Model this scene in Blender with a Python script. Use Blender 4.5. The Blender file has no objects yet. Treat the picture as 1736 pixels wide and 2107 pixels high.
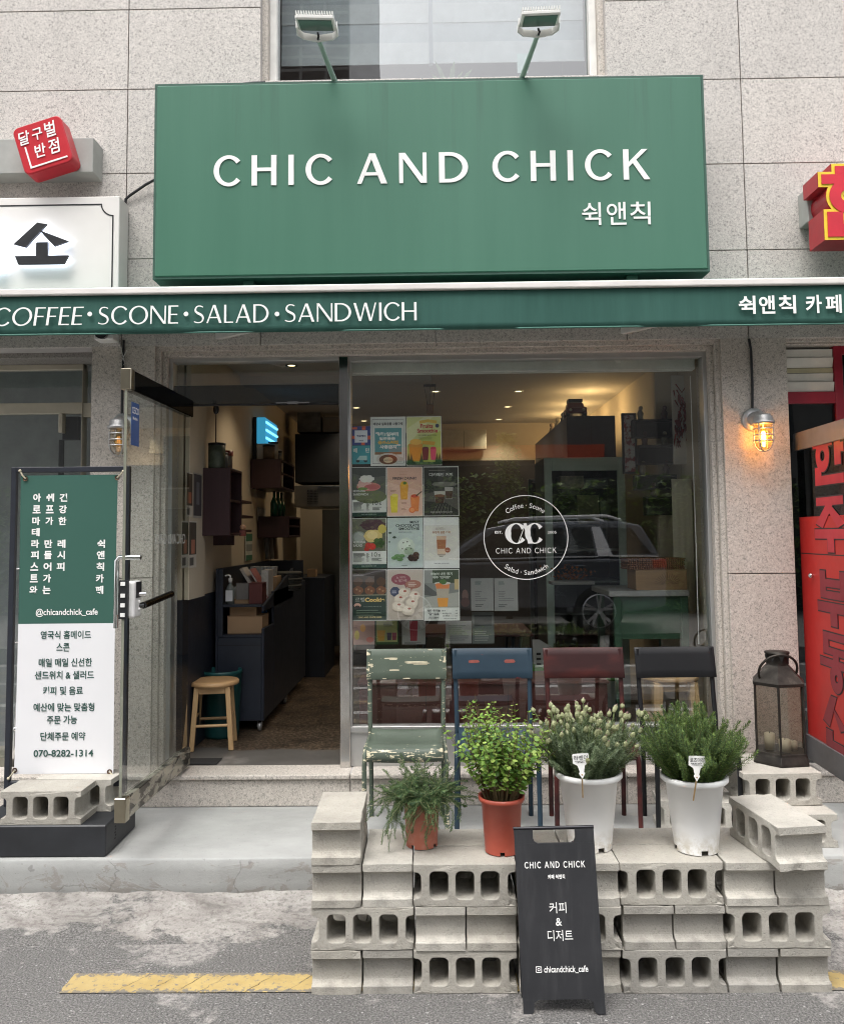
import bpy, bmesh, math, random
from mathutils import Vector, Matrix, noise
R = math.radians
SC = bpy.context.scene
COL = SC.collection
random.seed(7)

# ------------------------------------------------------------------ camera
CAM = Vector((0.0, -4.85, 1.72))
PITCH, YAW, ROLL, FPX, PPY = R(4.01), R(0.725), R(0.607), 1738.0, 978.0
IMW, IMH = 1736.0, 2107.0
fwd = Vector((-math.sin(YAW)*math.cos(PITCH), math.cos(YAW)*math.cos(PITCH), math.sin(PITCH)))
r0 = Vector((math.cos(YAW), math.sin(YAW), 0)); u0 = r0.cross(fwd)
rgt = math.cos(ROLL)*r0 - math.sin(ROLL)*u0
upv = math.cos(ROLL)*u0 + math.sin(ROLL)*r0
cd = bpy.data.cameras.new('camera'); cam = bpy.data.objects.new('camera', cd); COL.objects.link(cam)
cam.matrix_world = Matrix(((rgt.x, upv.x, -fwd.x, CAM.x), (rgt.y, upv.y, -fwd.y, CAM.y), (rgt.z, upv.z, -fwd.z, CAM.z), (0, 0, 0, 1)))
cd.sensor_fit = 'VERTICAL'; cd.sensor_height = 36.0; cd.lens = FPX/IMH*36.0
cd.shift_y = (PPY-IMH/2)/IMH
cd.clip_start = 0.05; cd.clip_end = 500
SC.camera = cam

# ------------------------------------------------------------------ light
w = bpy.data.worlds.new('World'); SC.world = w; w.use_nodes = True
nt = w.node_tree
bg = nt.nodes['Background']
sky = nt.nodes.new('ShaderNodeTexSky'); sky.sky_type = 'NISHITA'; sky.sun_disc = False
SUN_EL, SUN_AZ = R(62), R(205)
sky.sun_elevation = SUN_EL; sky.sun_rotation = SUN_AZ
sky.air_density = 1.0; sky.dust_density = 6.0; sky.ozone_density = 1.0
hs = nt.nodes.new('ShaderNodeHueSaturation'); hs.inputs['Saturation'].default_value = 0.20
nt.links.new(sky.outputs[0], hs.inputs['Color'])
nt.links.new(hs.outputs[0], bg.inputs['Color'])
bg.inputs['Strength'].default_value = 0.15
sd = bpy.data.lights.new('sun', 'SUN'); sd.energy = 0.6; sd.angle = R(42); sd.color = (1.0, 0.955, 0.90)
so = bpy.data.objects.new('sun', sd); COL.objects.link(so)
sdir = Vector((math.sin(SUN_AZ)*math.cos(SUN_EL), math.cos(SUN_AZ)*math.cos(SUN_EL), math.sin(SUN_EL)))
so.rotation_euler = sdir.to_track_quat('Z', 'Y').to_euler()
so.location = (0, -20, 20)
SC.view_settings.view_transform = 'Standard'
SC.view_settings.look = 'None'
SC.view_settings.gamma = 1.0
SC.view_settings.exposure = 1.22
SC.render.engine = 'CYCLES'
SC.cycles.max_bounces = 10
SC.cycles.transparent_max_bounces = 16
SC.cycles.use_denoising = True
SC.cycles.filter_width = 1.05

# ------------------------------------------------------------------ measuring: where a sight line of the survey photo meets a known plane
def ray(u, v):
    return (u-868.0)/FPX*rgt + (PPY-v)/FPX*upv + fwd
def Y(u, v, y):
    d = ray(u, v); return CAM + d*((y-CAM.y)/d.y)
def Z(u, v, z):
    d = ray(u, v); return CAM + d*((z-CAM.z)/d.z)
def X(u, v, x):
    d = ray(u, v); return CAM + d*((x-CAM.x)/d.x)
GLASS_Y = 0.14
def RF(u, v, y):            # a thing across the street seen mirrored in the window
    p = Y(u, v, 2*GLASS_Y-y); return Vector((p.x, y, p.z))

# ------------------------------------------------------------------ mesh builder
def srgb(r, g, b):
    f = lambda c: (c/255/12.92) if c/255 <= 0.04045 else ((c/255+0.055)/1.055)**2.4
    return (f(r), f(g), f(b))

_textcache = {}
def text_geo(body, bold=0.0, shear=0.0):
    k = (body, bold, shear)
    if k not in _textcache:
        cu = bpy.data.curves.new('tmp', 'FONT'); cu.body = body; cu.size = 1; cu.offset = bold; cu.resolution_u = 5; cu.shear = shear
        o = bpy.data.objects.new('tmp', cu); COL.objects.link(o)
        dg = bpy.context.evaluated_depsgraph_get()
        me = bpy.data.meshes.new_from_object(o.evaluated_get(dg))
        vs = [(v.co.x, v.co.y) for v in me.vertices]; fs = [tuple(p.vertices) for p in me.polygons]
        # keep faces facing +z
        out = []
        for f in fs:
            a = sum(vs[f[i]][0]*vs[f[(i+1) % len(f)]][1]-vs[f[(i+1) % len(f)]][0]*vs[f[i]][1] for i in range(len(f)))
            out.append(f if a > 0 else tuple(reversed(f)))
        bpy.data.objects.remove(o); bpy.data.curves.remove(cu); bpy.data.meshes.remove(me)
        xs = [p[0] for p in vs]; ys = [p[1] for p in vs]
        _textcache[k] = (vs, out, (min(xs), min(ys), max(xs), max(ys)))
    return _textcache[k]

class MB:
    def __init__(s):
        s.v = []; s.f = []; s.m = []; s.sm = []
    def add(s, vs, fs, mat=0, smooth=False):
        b = len(s.v); s.v += [Vector(p) for p in vs]
        for f in fs:
            s.f.append(tuple(b+i for i in f)); s.m.append(mat); s.sm.append(smooth)
        return s
    def box(s, x0, x1, y0, y1, z0, z1, mat=0):
        vs = [(x0, y0, z0), (x1, y0, z0), (x1, y1, z0), (x0, y1, z0), (x0, y0, z1), (x1, y0, z1), (x1, y1, z1), (x0, y1, z1)]
        return s.add(vs, [(3, 2, 1, 0), (4, 5, 6, 7), (0, 1, 5, 4), (1, 2, 6, 5), (2, 3, 7, 6), (3, 0, 4, 7)], mat)
    def obox(s, c, ax, ay, az, hx, hy, hz, mat=0):
        c = Vector(c); ax, ay, az = Vector(ax).normalized()*hx, Vector(ay).normalized()*hy, Vector(az).normalized()*hz
        vs = [c+ax*i+ay*j+az*k for k in (-1, 1) for i, j in ((-1, -1), (1, -1), (1, 1), (-1, 1))]
        return s.add(vs, [(3, 2, 1, 0), (4, 5, 6, 7), (0, 1, 5, 4), (1, 2, 6, 5), (2, 3, 7, 6), (3, 0, 4, 7)], mat)
    def quad(s, a, b, c, d, mat=0):
        return s.add([a, b, c, d], [(0, 1, 2, 3)], mat)
    def slab(s, pts, d, mat=0):     # polygon pts (ccw seen from the front), thickened backwards by vector d
        n = len(pts); d = Vector(d); P = [Vector(p) for p in pts]
        vs = P+[p+d for p in P]
        fs = [tuple(range(n)), tuple(range(2*n-1, n-1, -1))]+[(i, i+n, (i+1) % n+n, (i+1) % n) for i in range(n)]
        return s.add(vs, fs, mat)
    def tube(s, pts, r, seg=8, mat=0, caps=True, smooth=True):
        P = [Vector(p) for p in pts]; n = len(P)
        rs = r if isinstance(r, (list, tuple)) else [r]*n
        t0 = (P[1]-P[0]).normalized()
        a = Vector((0, 0, 1)) if abs(t0.z) < 0.9 else Vector((1, 0, 0))
        nrm = (a-t0*a.dot(t0)).normalized()
        vs = []
        for i in range(n):
            t = (P[min(i+1, n-1)]-P[max(i-1, 0)]).normalized()
            nrm = (nrm-t*nrm.dot(t)).normalized(); bn = t.cross(nrm)
            for k in range(seg):
                th = 2*math.pi*k/seg
                vs.append(P[i]+(nrm*math.cos(th)+bn*math.sin(th))*rs[i])
        fs = [(i*seg+k, i*seg+(k+1) % seg, (i+1)*seg+(k+1) % seg, (i+1)*seg+k) for i in range(n-1) for k in range(seg)]
        s.add(vs, fs, mat, smooth)
        if caps:
            s.add(vs[:seg], [tuple(range(seg-1, -1, -1))], mat); s.add(vs[-seg:], [tuple(range(seg))], mat)
        return s
    def lathe(s, prof, c=(0, 0, 0), seg=32, mat=0, smooth=True, ax=None):
        c = Vector(c); vs = []
        for (r, z) in prof:
            for k in range(seg):
                th = 2*math.pi*k/seg
                p = Vector((r*math.cos(th), r*math.sin(th), z))
                if ax is not None: p = ax @ p
                vs.append(c+p)
        n = len(prof)
        fs = [(i*seg+k, i*seg+(k+1) % seg, (i+1)*seg+(k+1) % seg, (i+1)*seg+k) for i in range(n-1) for k in range(seg)]
        return s.add(vs, fs, mat, smooth)
    def ball(s, c, rx, ry=None, rz=None, seg=12, rings=8, mat=0, jit=0.0):
        ry = ry or rx; rz = rz or rx; c = Vector(c); vs = [c+Vector((0, 0, -rz))]; fs = []
        for i in range(1, rings):
            ph = -math.pi/2+math.pi*i/rings
            for k in range(seg):
                th = 2*math.pi*k/seg
                j = 1+random.uniform(-jit, jit)
                vs.append(c+Vector((rx*math.cos(ph)*math.cos(th)*j, ry*math.cos(ph)*math.sin(th)*j, rz*math.sin(ph)*j)))
        vs.append(c+Vector((0, 0, rz)))
        for k in range(seg):
            fs.append((0, 1+(k+1) % seg, 1+k))
            t = len(vs)-1; b = 1+(rings-2)*seg
            fs.append((t, b+k, b+(k+1) % seg))
        for i in range(rings-2):
            for k in range(seg):
                fs.append((1+i*seg+k, 1+i*seg+(k+1) % seg, 1+(i+1)*seg+(k+1) % seg, 1+(i+1)*seg+k))
        return s.add(vs, fs, mat, True)
    def flat(s, vs2, fs, o, a, b, ext=0.0, mat=0):   # flat 2-D faces on plane o + x*a + y*b, thickened forward by ext
        o, a, b = Vector(o), Vector(a), Vector(b); n = a.cross(b).normalized()
        top = [o+a*x+b*y+n*ext for x, y in vs2]
        s.add(top, fs, mat)
        if ext > 0:
            edges = {}
            for f in fs:
                for i in range(len(f)):
                    e = (f[i], f[(i+1) % len(f)])
                    edges[e] = edges.get(e, 0)+1
            base = [o+a*x+b*y for x, y in vs2]; N = len(vs2)
            s.add(base+top, [(i, j, j+N, i+N) for (i, j) in edges if (j, i) not in edges], mat)
        return s
    def text(s, body, o, a, b, w=None, h=None, ext=0.0, mat=0, bold=0.0, align='L', shear=0.0):
        """text whose ink box starts at o (lower left; align C/R shift it); a, b unit right/up; w / h the ink box"""
        vs, fs, (x0, y0, x1, y1) = text_geo(body, bold, shear)
        o, a, b = Vector(o), Vector(a).normalized(), Vector(b).normalized()
        sy = (h/(y1-y0)) if h else None; sx = (w/(x1-x0)) if w else None
        if sy is None: sy = sx
        if sx is None: sx = sy
        W = (x1-x0)*sx
        off = 0 if align == 'L' else (-W/2 if align == 'C' else -W)
        v2 = [((x-x0)*sx+off, (y-y0)*sy) for x, y in vs]
        return s.flat(v2, fs, o, a, b, ext, mat)
    def build(s, name, mats, parent=None, org=None, bevel=0.0, smooth=None, seg=1):
        me = bpy.data.meshes.new(name)
        if org is None and parent is not None:
            q = parent
            while q.parent is not None: q = q.parent
            org = q.location
        if org is not None:
            org = Vector(org); vs = [v-org for v in s.v]
        else: vs = s.v
        me.from_pydata(vs, [], s.f); me.update()
        for m in (mats if isinstance(mats, (list, tuple)) else [mats]): me.materials.append(m)
        for p, mi, sm in zip(me.polygons, s.m, s.sm):
            p.material_index = mi; p.use_smooth = sm if smooth is None else smooth
        o = bpy.data.objects.new(name, me); COL.objects.link(o)
        if parent is not None: o.parent = parent
        if bevel > 0:
            b = o.modifiers.new('bevel', 'BEVEL'); b.width = bevel; b.segments = seg; b.limit_method = 'ANGLE'; b.angle_limit = R(40)
        return o

def thing(name, label, cat, loc=(0, 0, 0), group=None, rot=(0, 0, 0)):
    o = bpy.data.objects.new(name, None); COL.objects.link(o); o.empty_display_size = 0.1
    o.location = loc; o.rotation_euler = rot
    tag(o, label, cat, group); return o
def tag(o, label=None, cat=None, group=None, kind=None):
    if label: o['label'] = label
    if cat: o['category'] = cat
    if group: o['group'] = group
    if kind: o['kind'] = kind
    return o
def copy_tree(o, parent=None):
    c = o.copy(); COL.objects.link(c)
    if parent is not None: c.parent = parent
    for ch in o.children: copy_tree(ch, c)
    return c
EX, EZ = Vector((1, 0, 0)), Vector((0, 0, 1))

# ------------------------------------------------------------------ materials
class NT:
    def __init__(s, name):
        s.mat = bpy.data.materials.new(name); s.mat.use_nodes = True
        s.t = s.mat.node_tree; s.p = s.t.nodes['Principled BSDF']; s.out = s.t.nodes['Material Output']
        s._co = None
    def n(s, typ, **kw):
        x = s.t.nodes.new(typ)
        for k, v in kw.items(): setattr(x, k, v)
        return x
    def put(s, sock, val):
        if isinstance(val, bpy.types.NodeSocket): s.t.links.new(val, sock)
        elif isinstance(val, (tuple, list)) and len(val) == 3 and sock.type == 'RGBA': sock.default_value = (*val, 1)
        else: sock.default_value = val
    @property
    def co(s):
        if s._co is None: s._co = s.n('ShaderNodeTexCoord').outputs['Object']
        return s._co
    def mapping(s, scale=(1, 1, 1), rot=(0, 0, 0), loc=(0, 0, 0)):
        m = s.n('ShaderNodeMapping'); s.put(m.inputs['Vector'], s.co)
        m.inputs['Scale'].default_value = scale; m.inputs['Rotation'].default_value = rot; m.inputs['Location'].default_value = loc
        return m.outputs[0]
    def noise(s, scale, detail=3, rough=0.55, vec=None, dist=0.0):
        x = s.n('ShaderNodeTexNoise'); s.put(x.inputs['Vector'], vec or s.co)
        x.inputs['Scale'].default_value = scale; x.inputs['Detail'].default_value = detail; x.inputs['Roughness'].default_value = rough; x.inputs['Distortion'].default_value = dist
        return x.outputs[0]
    def vor(s, scale, feature='F1', vec=None, out=0, rand=1.0):
        x = s.n('ShaderNodeTexVoronoi'); x.feature = feature; s.put(x.inputs['Vector'], vec or s.co); x.inputs['Scale'].default_value = scale
        x.inputs['Randomness'].default_value = rand
        return x.outputs[out]
    def ramp(s, fac, stops, interp='LINEAR'):
        x = s.n('ShaderNodeValToRGB'); s.put(x.inputs[0], fac); cr = x.color_ramp; cr.interpolation = interp
        while len(cr.elements) < len(stops): cr.elements.new(0.5)
        for e, (p, c) in zip(cr.elements, stops):
            e.position = p; e.color = (*c, 1) if isinstance(c, (tuple, list)) else (c, c, c, 1)
        return x.outputs[0]
    def mix(s, fac, a, b, mode='MIX'):
        x = s.n('ShaderNodeMix'); x.data_type = 'RGBA'; x.blend_type = mode
        s.put(x.inputs[0], fac); s.put(x.inputs[6], a); s.put(x.inputs[7], b); return x.outputs[2]
    def math(s, op, a, b=0.0, clamp=False):
        x = s.n('ShaderNodeMath'); x.operation = op; x.use_clamp = clamp; s.put(x.inputs[0], a); s.put(x.inputs[1], b); return x.outputs[0]
    def sep(s, vec=None):
        x = s.n('ShaderNodeSeparateXYZ'); s.put(x.inputs[0], vec or s.co); return x.outputs
    def bump(s, h, strength=0.3, dist=0.01):
        x = s.n('ShaderNodeBump'); s.put(x.inputs['Height'], h); x.inputs['Strength'].default_value = strength; x.inputs['Distance'].default_value = dist
        s.t.links.new(x.outputs[0], s.p.inputs['Normal'])
    def base(s, c, rough=0.6, metal=0.0, spec=None):
        s.put(s.p.inputs['Base Color'], c); s.put(s.p.inputs['Roughness'], rough); s.put(s.p.inputs['Metallic'], metal)
        if spec is not None: s.p.inputs['Specular IOR Level'].default_value = spec
        return s.mat

_plain = {}
def plain(name, c, rough=0.55, metal=0.0, var=0.10, scale=9.0, bump=0.0, spec=None, grain=0.0):
    k = (name, tuple(c), rough, metal)
    if k in _plain: return _plain[k]
    n = NT(name)
    f = n.noise(scale, 4, 0.6)
    lo = tuple(x*(1-var) for x in c); hi = tuple(min(1, x*(1+var)) for x in c)
    cc = n.ramp(f, [(0.3, lo), (0.7, hi)])
    rr = n.math('ADD', rough-0.06, n.math('MULTIPLY', n.noise(scale*3.1, 3), 0.12), True)
    if bump > 0: n.bump(n.noise(scale*14, 3), bump, 0.003)
    _plain[k] = n.base(cc, rr, metal, spec)
    return _plain[k]
def emit(name, c, strength):
    n = NT(name); n.put(n.p.inputs['Base Color'], c); n.put(n.p.inputs['Emission Color'], c); n.p.inputs['Emission Strength'].default_value = strength
    return n.mat
def wood(name, c, axis='z', dark=0.6, scale=1.0, rough=0.45):
    n = NT(name)
    sc = {'x': (1.5, 22, 22), 'y': (22, 1.5, 22), 'z': (22, 22, 1.5)}[axis]
    f = n.noise(1.6*scale, 5, 0.6, n.mapping(sc), 1.2)
    f2 = n.noise(0.8, 2, 0.5, n.mapping((3, 3, 3)))
    a = n.ramp(f, [(0.3, tuple(x*dark for x in c)), (0.65, c)])
    n.bump(f, 0.08, 0.002)
    return n.base(n.mix(n.math('MULTIPLY', f2, 0.5), a, tuple(x*1.12 for x in c)), rough)
def glass(name, tint=(0.93, 0.96, 0.95), k=2.0, extra=0.0, dirt=0.0):
    n = NT(name); t = n.t
    tr = n.n('ShaderNodeBsdfTransparent'); tr.inputs[0].default_value = (*tint, 1)
    gl = n.n('ShaderNodeBsdfGlossy'); gl.inputs['Roughness'].default_value = 0.004; gl.inputs[0].default_value = (1, 1, 1, 1)
    fr = n.n('ShaderNodeFresnel'); fr.inputs[0].default_value = 1.5
    ge = n.n('ShaderNodeNewGeometry')
    f = n.math('MULTIPLY', n.math('ADD', n.math('MULTIPLY', fr.outputs[0], k), extra), n.math('SUBTRACT', 1.0, ge.outputs['Backfacing']), True)
    # float glass is never quite flat
    b = n.n('ShaderNodeBump'); b.inputs['Strength'].default_value = 0.012; b.inputs['Distance'].default_value = 0.05
    n.put(b.inputs['Height'], n.noise(2.2, 1)); t.links.new(b.outputs[0], gl.inputs['Normal'])
    ms = n.n('ShaderNodeMixShader'); n.put(ms.inputs[0], f); t.links.new(tr.outputs[0], ms.inputs[1]); t.links.new(gl.outputs[0], ms.inputs[2])
    res = ms.outputs[0]
    if dirt > 0:
        df = n.n('ShaderNodeBsdfDiffuse'); df.inputs[0].default_value = (.6, .6, .58, 1)
        m2 = n.n('ShaderNodeMixShader')
        n.put(m2.inputs[0], n.math('MULTIPLY', n.ramp(n.noise(3, 5, 0.65, n.mapping((1, 1, .4))), [(0.35, 0.0), (0.8, 1.0)]), dirt))
        t.links.new(res, m2.inputs[1]); t.links.new(df.outputs[0], m2.inputs[2]); res = m2.outputs[0]
    t.links.new(res, n.out.inputs['Surface'])
    return n.mat

def m_granite(name='granite', tone=1.0, warm=0.0):
    n = NT(name)
    sp = n.mapping((1, 1, 1))
    f = n.noise(92, 2.5, 0.6, sp, 1.0)
    g = n.noise(150, 2, 0.5)
    c1 = tuple(x*tone for x in (0.665-0.0*warm, 0.63-0.012*warm, 0.59-0.022*warm)); c2 = tuple(x*tone for x in (0.56, 0.53-.015*warm, 0.50-.03*warm)); c3 = tuple(x*tone for x in (0.31, 0.295, 0.28-.01*warm))
    a = n.ramp(f, [(0.36, c3), (0.44, c2), (0.52, c2), (0.60, c1)])
    b = n.mix(n.ramp(g, [(0.34, 0.65), (0.44, 0.0)]), a, c3)
    big = n.ramp(n.noise(1.1, 4, 0.6), [(0.3, 0.95), (0.7, 1.03)])
    streak = n.ramp(n.noise(1.0, 4, 0.6, n.mapping((7, 7, 0.35))), [(0.33, 0.95), (0.6, 1.0)])
    cc = n.mix(1.0, n.mix(1.0, b, big, 'MULTIPLY'), streak, 'MULTIPLY')
    n.bump(g, 0.12, 0.002)
    return n.base(cc, 0.5, 0, 0.3)
def m_concrete(name, c=(0.42, 0.41, 0.38), stain=0.5, fine=120, bump=0.5):
    n = NT(name)
    oi = n.n('ShaderNodeObjectInfo')
    big = n.noise(5, 5, 0.62); fineN = n.noise(fine, 3, 0.6); mid = n.noise(28, 4, 0.65)
    a = n.ramp(big, [(0.28, tuple(x*(1-0.35*stain) for x in c)), (0.5, c), (0.75, tuple(min(1, x*1.15) for x in c))])
    b = n.mix(n.ramp(fineN, [(0.3, 0.35), (0.5, 0.0)]), a, tuple(x*0.55 for x in c))
    d = n.mix(n.ramp(mid, [(0.55, 0.0), (0.75, 0.25)]), b, tuple(min(1, x*1.3) for x in c))
    rnd = n.ramp(oi.outputs['Random'], [(0, (0.76, 0.755, 0.75)), (.5, (.95, .93, .89)), (1, (1.12, 1.11, 1.09))])
    xyz = n.sep()
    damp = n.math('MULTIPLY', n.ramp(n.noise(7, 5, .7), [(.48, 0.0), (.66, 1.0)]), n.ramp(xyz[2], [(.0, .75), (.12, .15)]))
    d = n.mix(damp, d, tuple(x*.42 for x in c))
    pit = n.vor(90, 'F1')
    h = n.math('ADD', n.math('MULTIPLY', fineN, 0.5), n.math('ADD', n.math('MULTIPLY', mid, 0.7), n.math('MULTIPLY', n.ramp(pit, [(0.1, 0.0), (0.3, 1.0)]), 0.35)))
    n.bump(h, bump, 0.004)
    return n.base(n.mix(1.0, d, rnd, 'MULTIPLY'), 0.9, 0, 0.2)
def m_steel(name, c=(0.62, 0.61, 0.59), rough=0.28, axis=(1, 1, 60)):
    n = NT(name)
    f = n.noise(4, 3, 0.5, n.mapping(axis)); g = n.noise(3, 3, 0.6)
    cc = n.ramp(g, [(0.3, tuple(x*0.8 for x in c)), (0.7, c)])
    n.bump(f, 0.05, 0.002)
    return n.base(cc, n.math('ADD', rough-0.08, n.math('MULTIPLY', g, 0.16)), 1.0)

M = {}
M['granite'] = m_granite()
M['granite_low'] = m_granite('granite_pink', 0.97, 1.4)
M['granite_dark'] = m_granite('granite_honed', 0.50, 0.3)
M['granite_b'] = m_granite('granite_slab_pale', 1.045, .2)
M['granite_c'] = m_granite('granite_slab_grey', 0.955, -.1)
M['joint'] = plain('joint_mortar', (0.44, 0.42, 0.41), 0.9)
M['steel'] = m_steel('brushed_steel')
M['mirror_steel'] = m_steel('polished_steel', (.66, .65, .63), .12, (60, 60, 1))
M['chrome'] = plain('chrome', (0.75, 0.75, 0.75), 0.12, 1.0, 0.03)
M['alu'] = plain('grey_aluminium', (0.50, 0.50, 0.49), 0.4, 0.7, 0.06)
M['white_alu'] = plain('white_frame', (0.72, 0.71, 0.68), 0.4)
M['black'] = plain('black_paint', (0.018, 0.019, 0.022), 0.42, 0, 0.2)
M['rubber'] = plain('black_rubber', (0.02, 0.02, 0.02), 0.8)
M['white'] = plain('white_paint', (0.80, 0.80, 0.78), 0.45, 0, 0.04)
M['letter_white'] = plain('white_letter', (0.86, 0.86, 0.84), 0.4, 0, 0.03)
M['glass'] = glass('window_glass', (0.94, 0.96, 0.955), 3.0, 0.045)
M['glass_clear'] = glass('clear_glass', (0.94, 0.97, 0.96), 1.6)
M['glass_up'] = glass('upper_glass', (0.78, 0.81, 0.82), 2.2, 0.10)
M['glass_door'] = glass('smoked_door_glass', (.30, .32, .32), .6)
M['glass_dark'] = glass('smoked_glass', (0.45, 0.48, 0.50), 2.0, 0.01)

# ================================================================== heavy cut-out hangul built from bars, rings and wedges
HB = {
 '한': [('r', .22, .90, .50, 1.0), ('r', .04, .76, .66, .88), ('o', .35, .575, .215, .085), ('r', .74, .36, .91, 1.0), ('r', .90, .60, 1.0, .75), ('r', .10, .0, .28, .33), ('r', .10, .0, .97, .15)],
 '주': [('r', .08, .86, .92, 1.0), ('p', (.40, .87), (.62, .87), (.27, .44), (.04, .53)), ('p', (.40, .80), (.60, .80), (.96, .53), (.73, .44)), ('r', .0, .25, 1.0, .40), ('r', .41, .0, .59, .26)],
 '부': [('r', .10, .50, .27, 1.0), ('r', .73, .50, .90, 1.0), ('r', .26, .50, .74, .62), ('r', .26, .72, .74, .84), ('r', .0, .25, 1.0, .40), ('r', .41, .0, .59, .26)],
 '동': [('r', .12, .88, .90, 1.0), ('r', .12, .60, .28, .89), ('r', .12, .60, .90, .71), ('r', .42, .46, .58, .61), ('r', .0, .36, 1.0, .48), ('o', .50, .155, .18, .065)],
 '산': [('p', (.26, 1.0), (.46, 1.0), (.22, .42), (.0, .50)), ('p', (.32, .80), (.44, .72), (.72, .50), (.52, .42)), ('r', .74, .36, .91, 1.0), ('r', .90, .60, 1.0, .75), ('r', .10, .0, .28, .33), ('r', .10, .0, .97, .15)],
 '소': [('p', (.40, 1.0), (.58, .96), (.22, .42), (.0, .50)), ('p', (.44, .84), (.60, .74), (.98, .56), (.72, .44)), ('r', .42, .10, .60, .50), ('p', (.04, .16), (.98, .16), (.90, .0), (.10, .0))],
 '미': [('r', .0, .15, .16, .85), ('r', .15, .70, .55, .85), ('r', .15, .15, .55, .29), ('r', .45, .28, .60, .71), ('r', .80, .0, .98, 1.0)],
}
def block_glyph(mb, ch, o, a, b, w, h, grow, front, depth, mat=0, hole_mat=None, holes=True):
    """each stroke its own slab a hair apart; grow widens every stroke by that many metres; front/depth along the outward normal"""
    o, a, b = Vector(o), Vector(a).normalized(), Vector(b).normalized(); nn = a.cross(b).normalized()
    P = lambda x, z, e: o+a*(x*w)+b*(z*h)+nn*e
    for i, s_ in enumerate(HB[ch]):
        e = front+i*.0003; gx, gz = (grow+i*.0005)/w, (grow+i*.0005)/h
        if s_[0] == 'r': pts = [(s_[1]-gx, s_[2]-gz), (s_[3]+gx, s_[2]-gz), (s_[3]+gx, s_[4]+gz), (s_[1]-gx, s_[4]+gz)]
        elif s_[0] == 'p':
            q = s_[1:]; cx_ = sum(p_[0] for p_ in q)/4; cz_ = sum(p_[1] for p_ in q)/4
            pts = [(x+math.copysign(gx, x-cx_), z+math.copysign(gz, z-cz_)) for x, z in q]
            if sum(pts[k][0]*pts[(k+1) % 4][1]-pts[(k+1) % 4][0]*pts[k][1] for k in range(4)) < 0: pts = pts[::-1]
        else:
            _, cx_, cz_, r_, hr = s_
            N = 28; out = [(cx_+(r_+gx)*math.cos(6.2832*k/N), cz_+(r_*w/h*1.0+gz)*math.sin(6.2832*k/N)) for k in range(N)]
            inn = [(cx_+max(hr-gx, .01)*math.cos(6.2832*k/N), cz_+max(hr*w/h-gz, .01)*math.sin(6.2832*k/N)) for k in range(N)]
            vs = [P(x, z, e) for x, z in out+inn]+[P(x, z, e-depth) for x, z in out+inn]
            fs = [(k, (k+1) % N, N+(k+1) % N, N+k) for k in range(N)]+[((k+1) % N, k, 2*N+k, 2*N+(k+1) % N) for k in range(N)]+[(N+k, N+(k+1) % N, 3*N+(k+1) % N, 3*N+k) for k in range(N)]
            mb.add(vs, fs, mat); continue
        mb.slab([P(x, z, e) for x, z in pts], nn*-(depth+i*.0004), mat)
    return mb
# ================================================================== SETTING: street, pavement
# street: one sheet to the horizon
n = NT('asphalt')
f1 = n.noise(125, 3, 0.75); f2 = n.vor(210, 'F1'); big = n.noise(0.9, 5, 0.6); patch = n.noise(2.6, 6, 0.68, None, 0.6)
a = n.ramp(f1, [(0.32, (0.055, 0.054, 0.052)), (0.5, (0.148, 0.144, 0.139)), (0.66, (0.27, 0.262, 0.252))])
a = n.mix(1.0, a, n.ramp(big, [(0.3, 0.82), (0.7, 1.12)]), 'MULTIPLY')
st = n.ramp(n.noise(60, 2, 0.5), [(0.66, 0.0), (0.72, 0.9)])
a = n.mix(st, a, (0.40, 0.39, 0.38))
a = n.mix(n.ramp(n.noise(90, 2, .5), [(.26, .8), (.33, 0.0)]), a, (.05, .05, .05))
a = n.mix(n.math('MULTIPLY', n.ramp(n.math('ADD', patch, n.ramp(n.math('ADD', n.sep()[1], 2.0), [(.45, 0.0), (.82, .09)])), [(0.57, 0.0), (0.63, 0.85)]), n.ramp(n.noise(40, 4, .7), [(.40, 0.25), (.58, 1.0)])), a, (0.36, 0.34, 0.32))
n.bump(n.math('ADD', f1, n.math('MULTIPLY', f2, 0.6)), 0.7, 0.006)
M['asphalt'] = n.base(a, 0.88, 0, 0.25)
tag(MB().box(-160, 160, -300, 160, -0.3, 0.0).build('street', M['asphalt']), kind='structure')

# concrete pavement in front of the shop (painted grey step)
PZ = 0.214; PF = -0.78
n = NT('painted_concrete')
f = n.noise(1.6, 6, 0.65, n.mapping((1, 1.6, 1))); g = n.noise(14, 5, 0.7); sc = n.noise(5.0, 6, 0.75, n.mapping((1, 1, 1.6)), 0.8)
xyz = n.sep(n.n('ShaderNodeNewGeometry').outputs['Position'])
low = n.math('MULTIPLY', n.ramp(xyz[2], [(0.03, 1.0), (0.15, 0.0)]), 1.0)
a = n.ramp(f, [(0.28, (0.27, 0.275, 0.265)), (0.5, (0.345, 0.35, 0.34)), (0.72, (0.41, 0.415, 0.405))])
a = n.mix(n.ramp(g, [(0.58, 0.0), (0.72, 0.5)]), a, (0.30, 0.30, 0.285))
front = n.ramp(xyz[2], [(0.196, 1.0), (0.2105, 0.0)])
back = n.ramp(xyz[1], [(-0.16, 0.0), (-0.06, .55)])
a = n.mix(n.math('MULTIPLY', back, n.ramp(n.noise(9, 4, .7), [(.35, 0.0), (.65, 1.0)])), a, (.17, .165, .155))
wear = n.math('MULTIPLY', n.math('ADD', sc, n.math('MULTIPLY', low, 0.11)), front)
a = n.mix(n.ramp(wear, [(0.56, 0.0), (0.60, 0.9)]), a, (0.27, 0.255, 0.235))
n.bump(n.math('ADD', g, n.math('MULTIPLY', sc, 1.5)), 0.35, 0.006)
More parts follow.
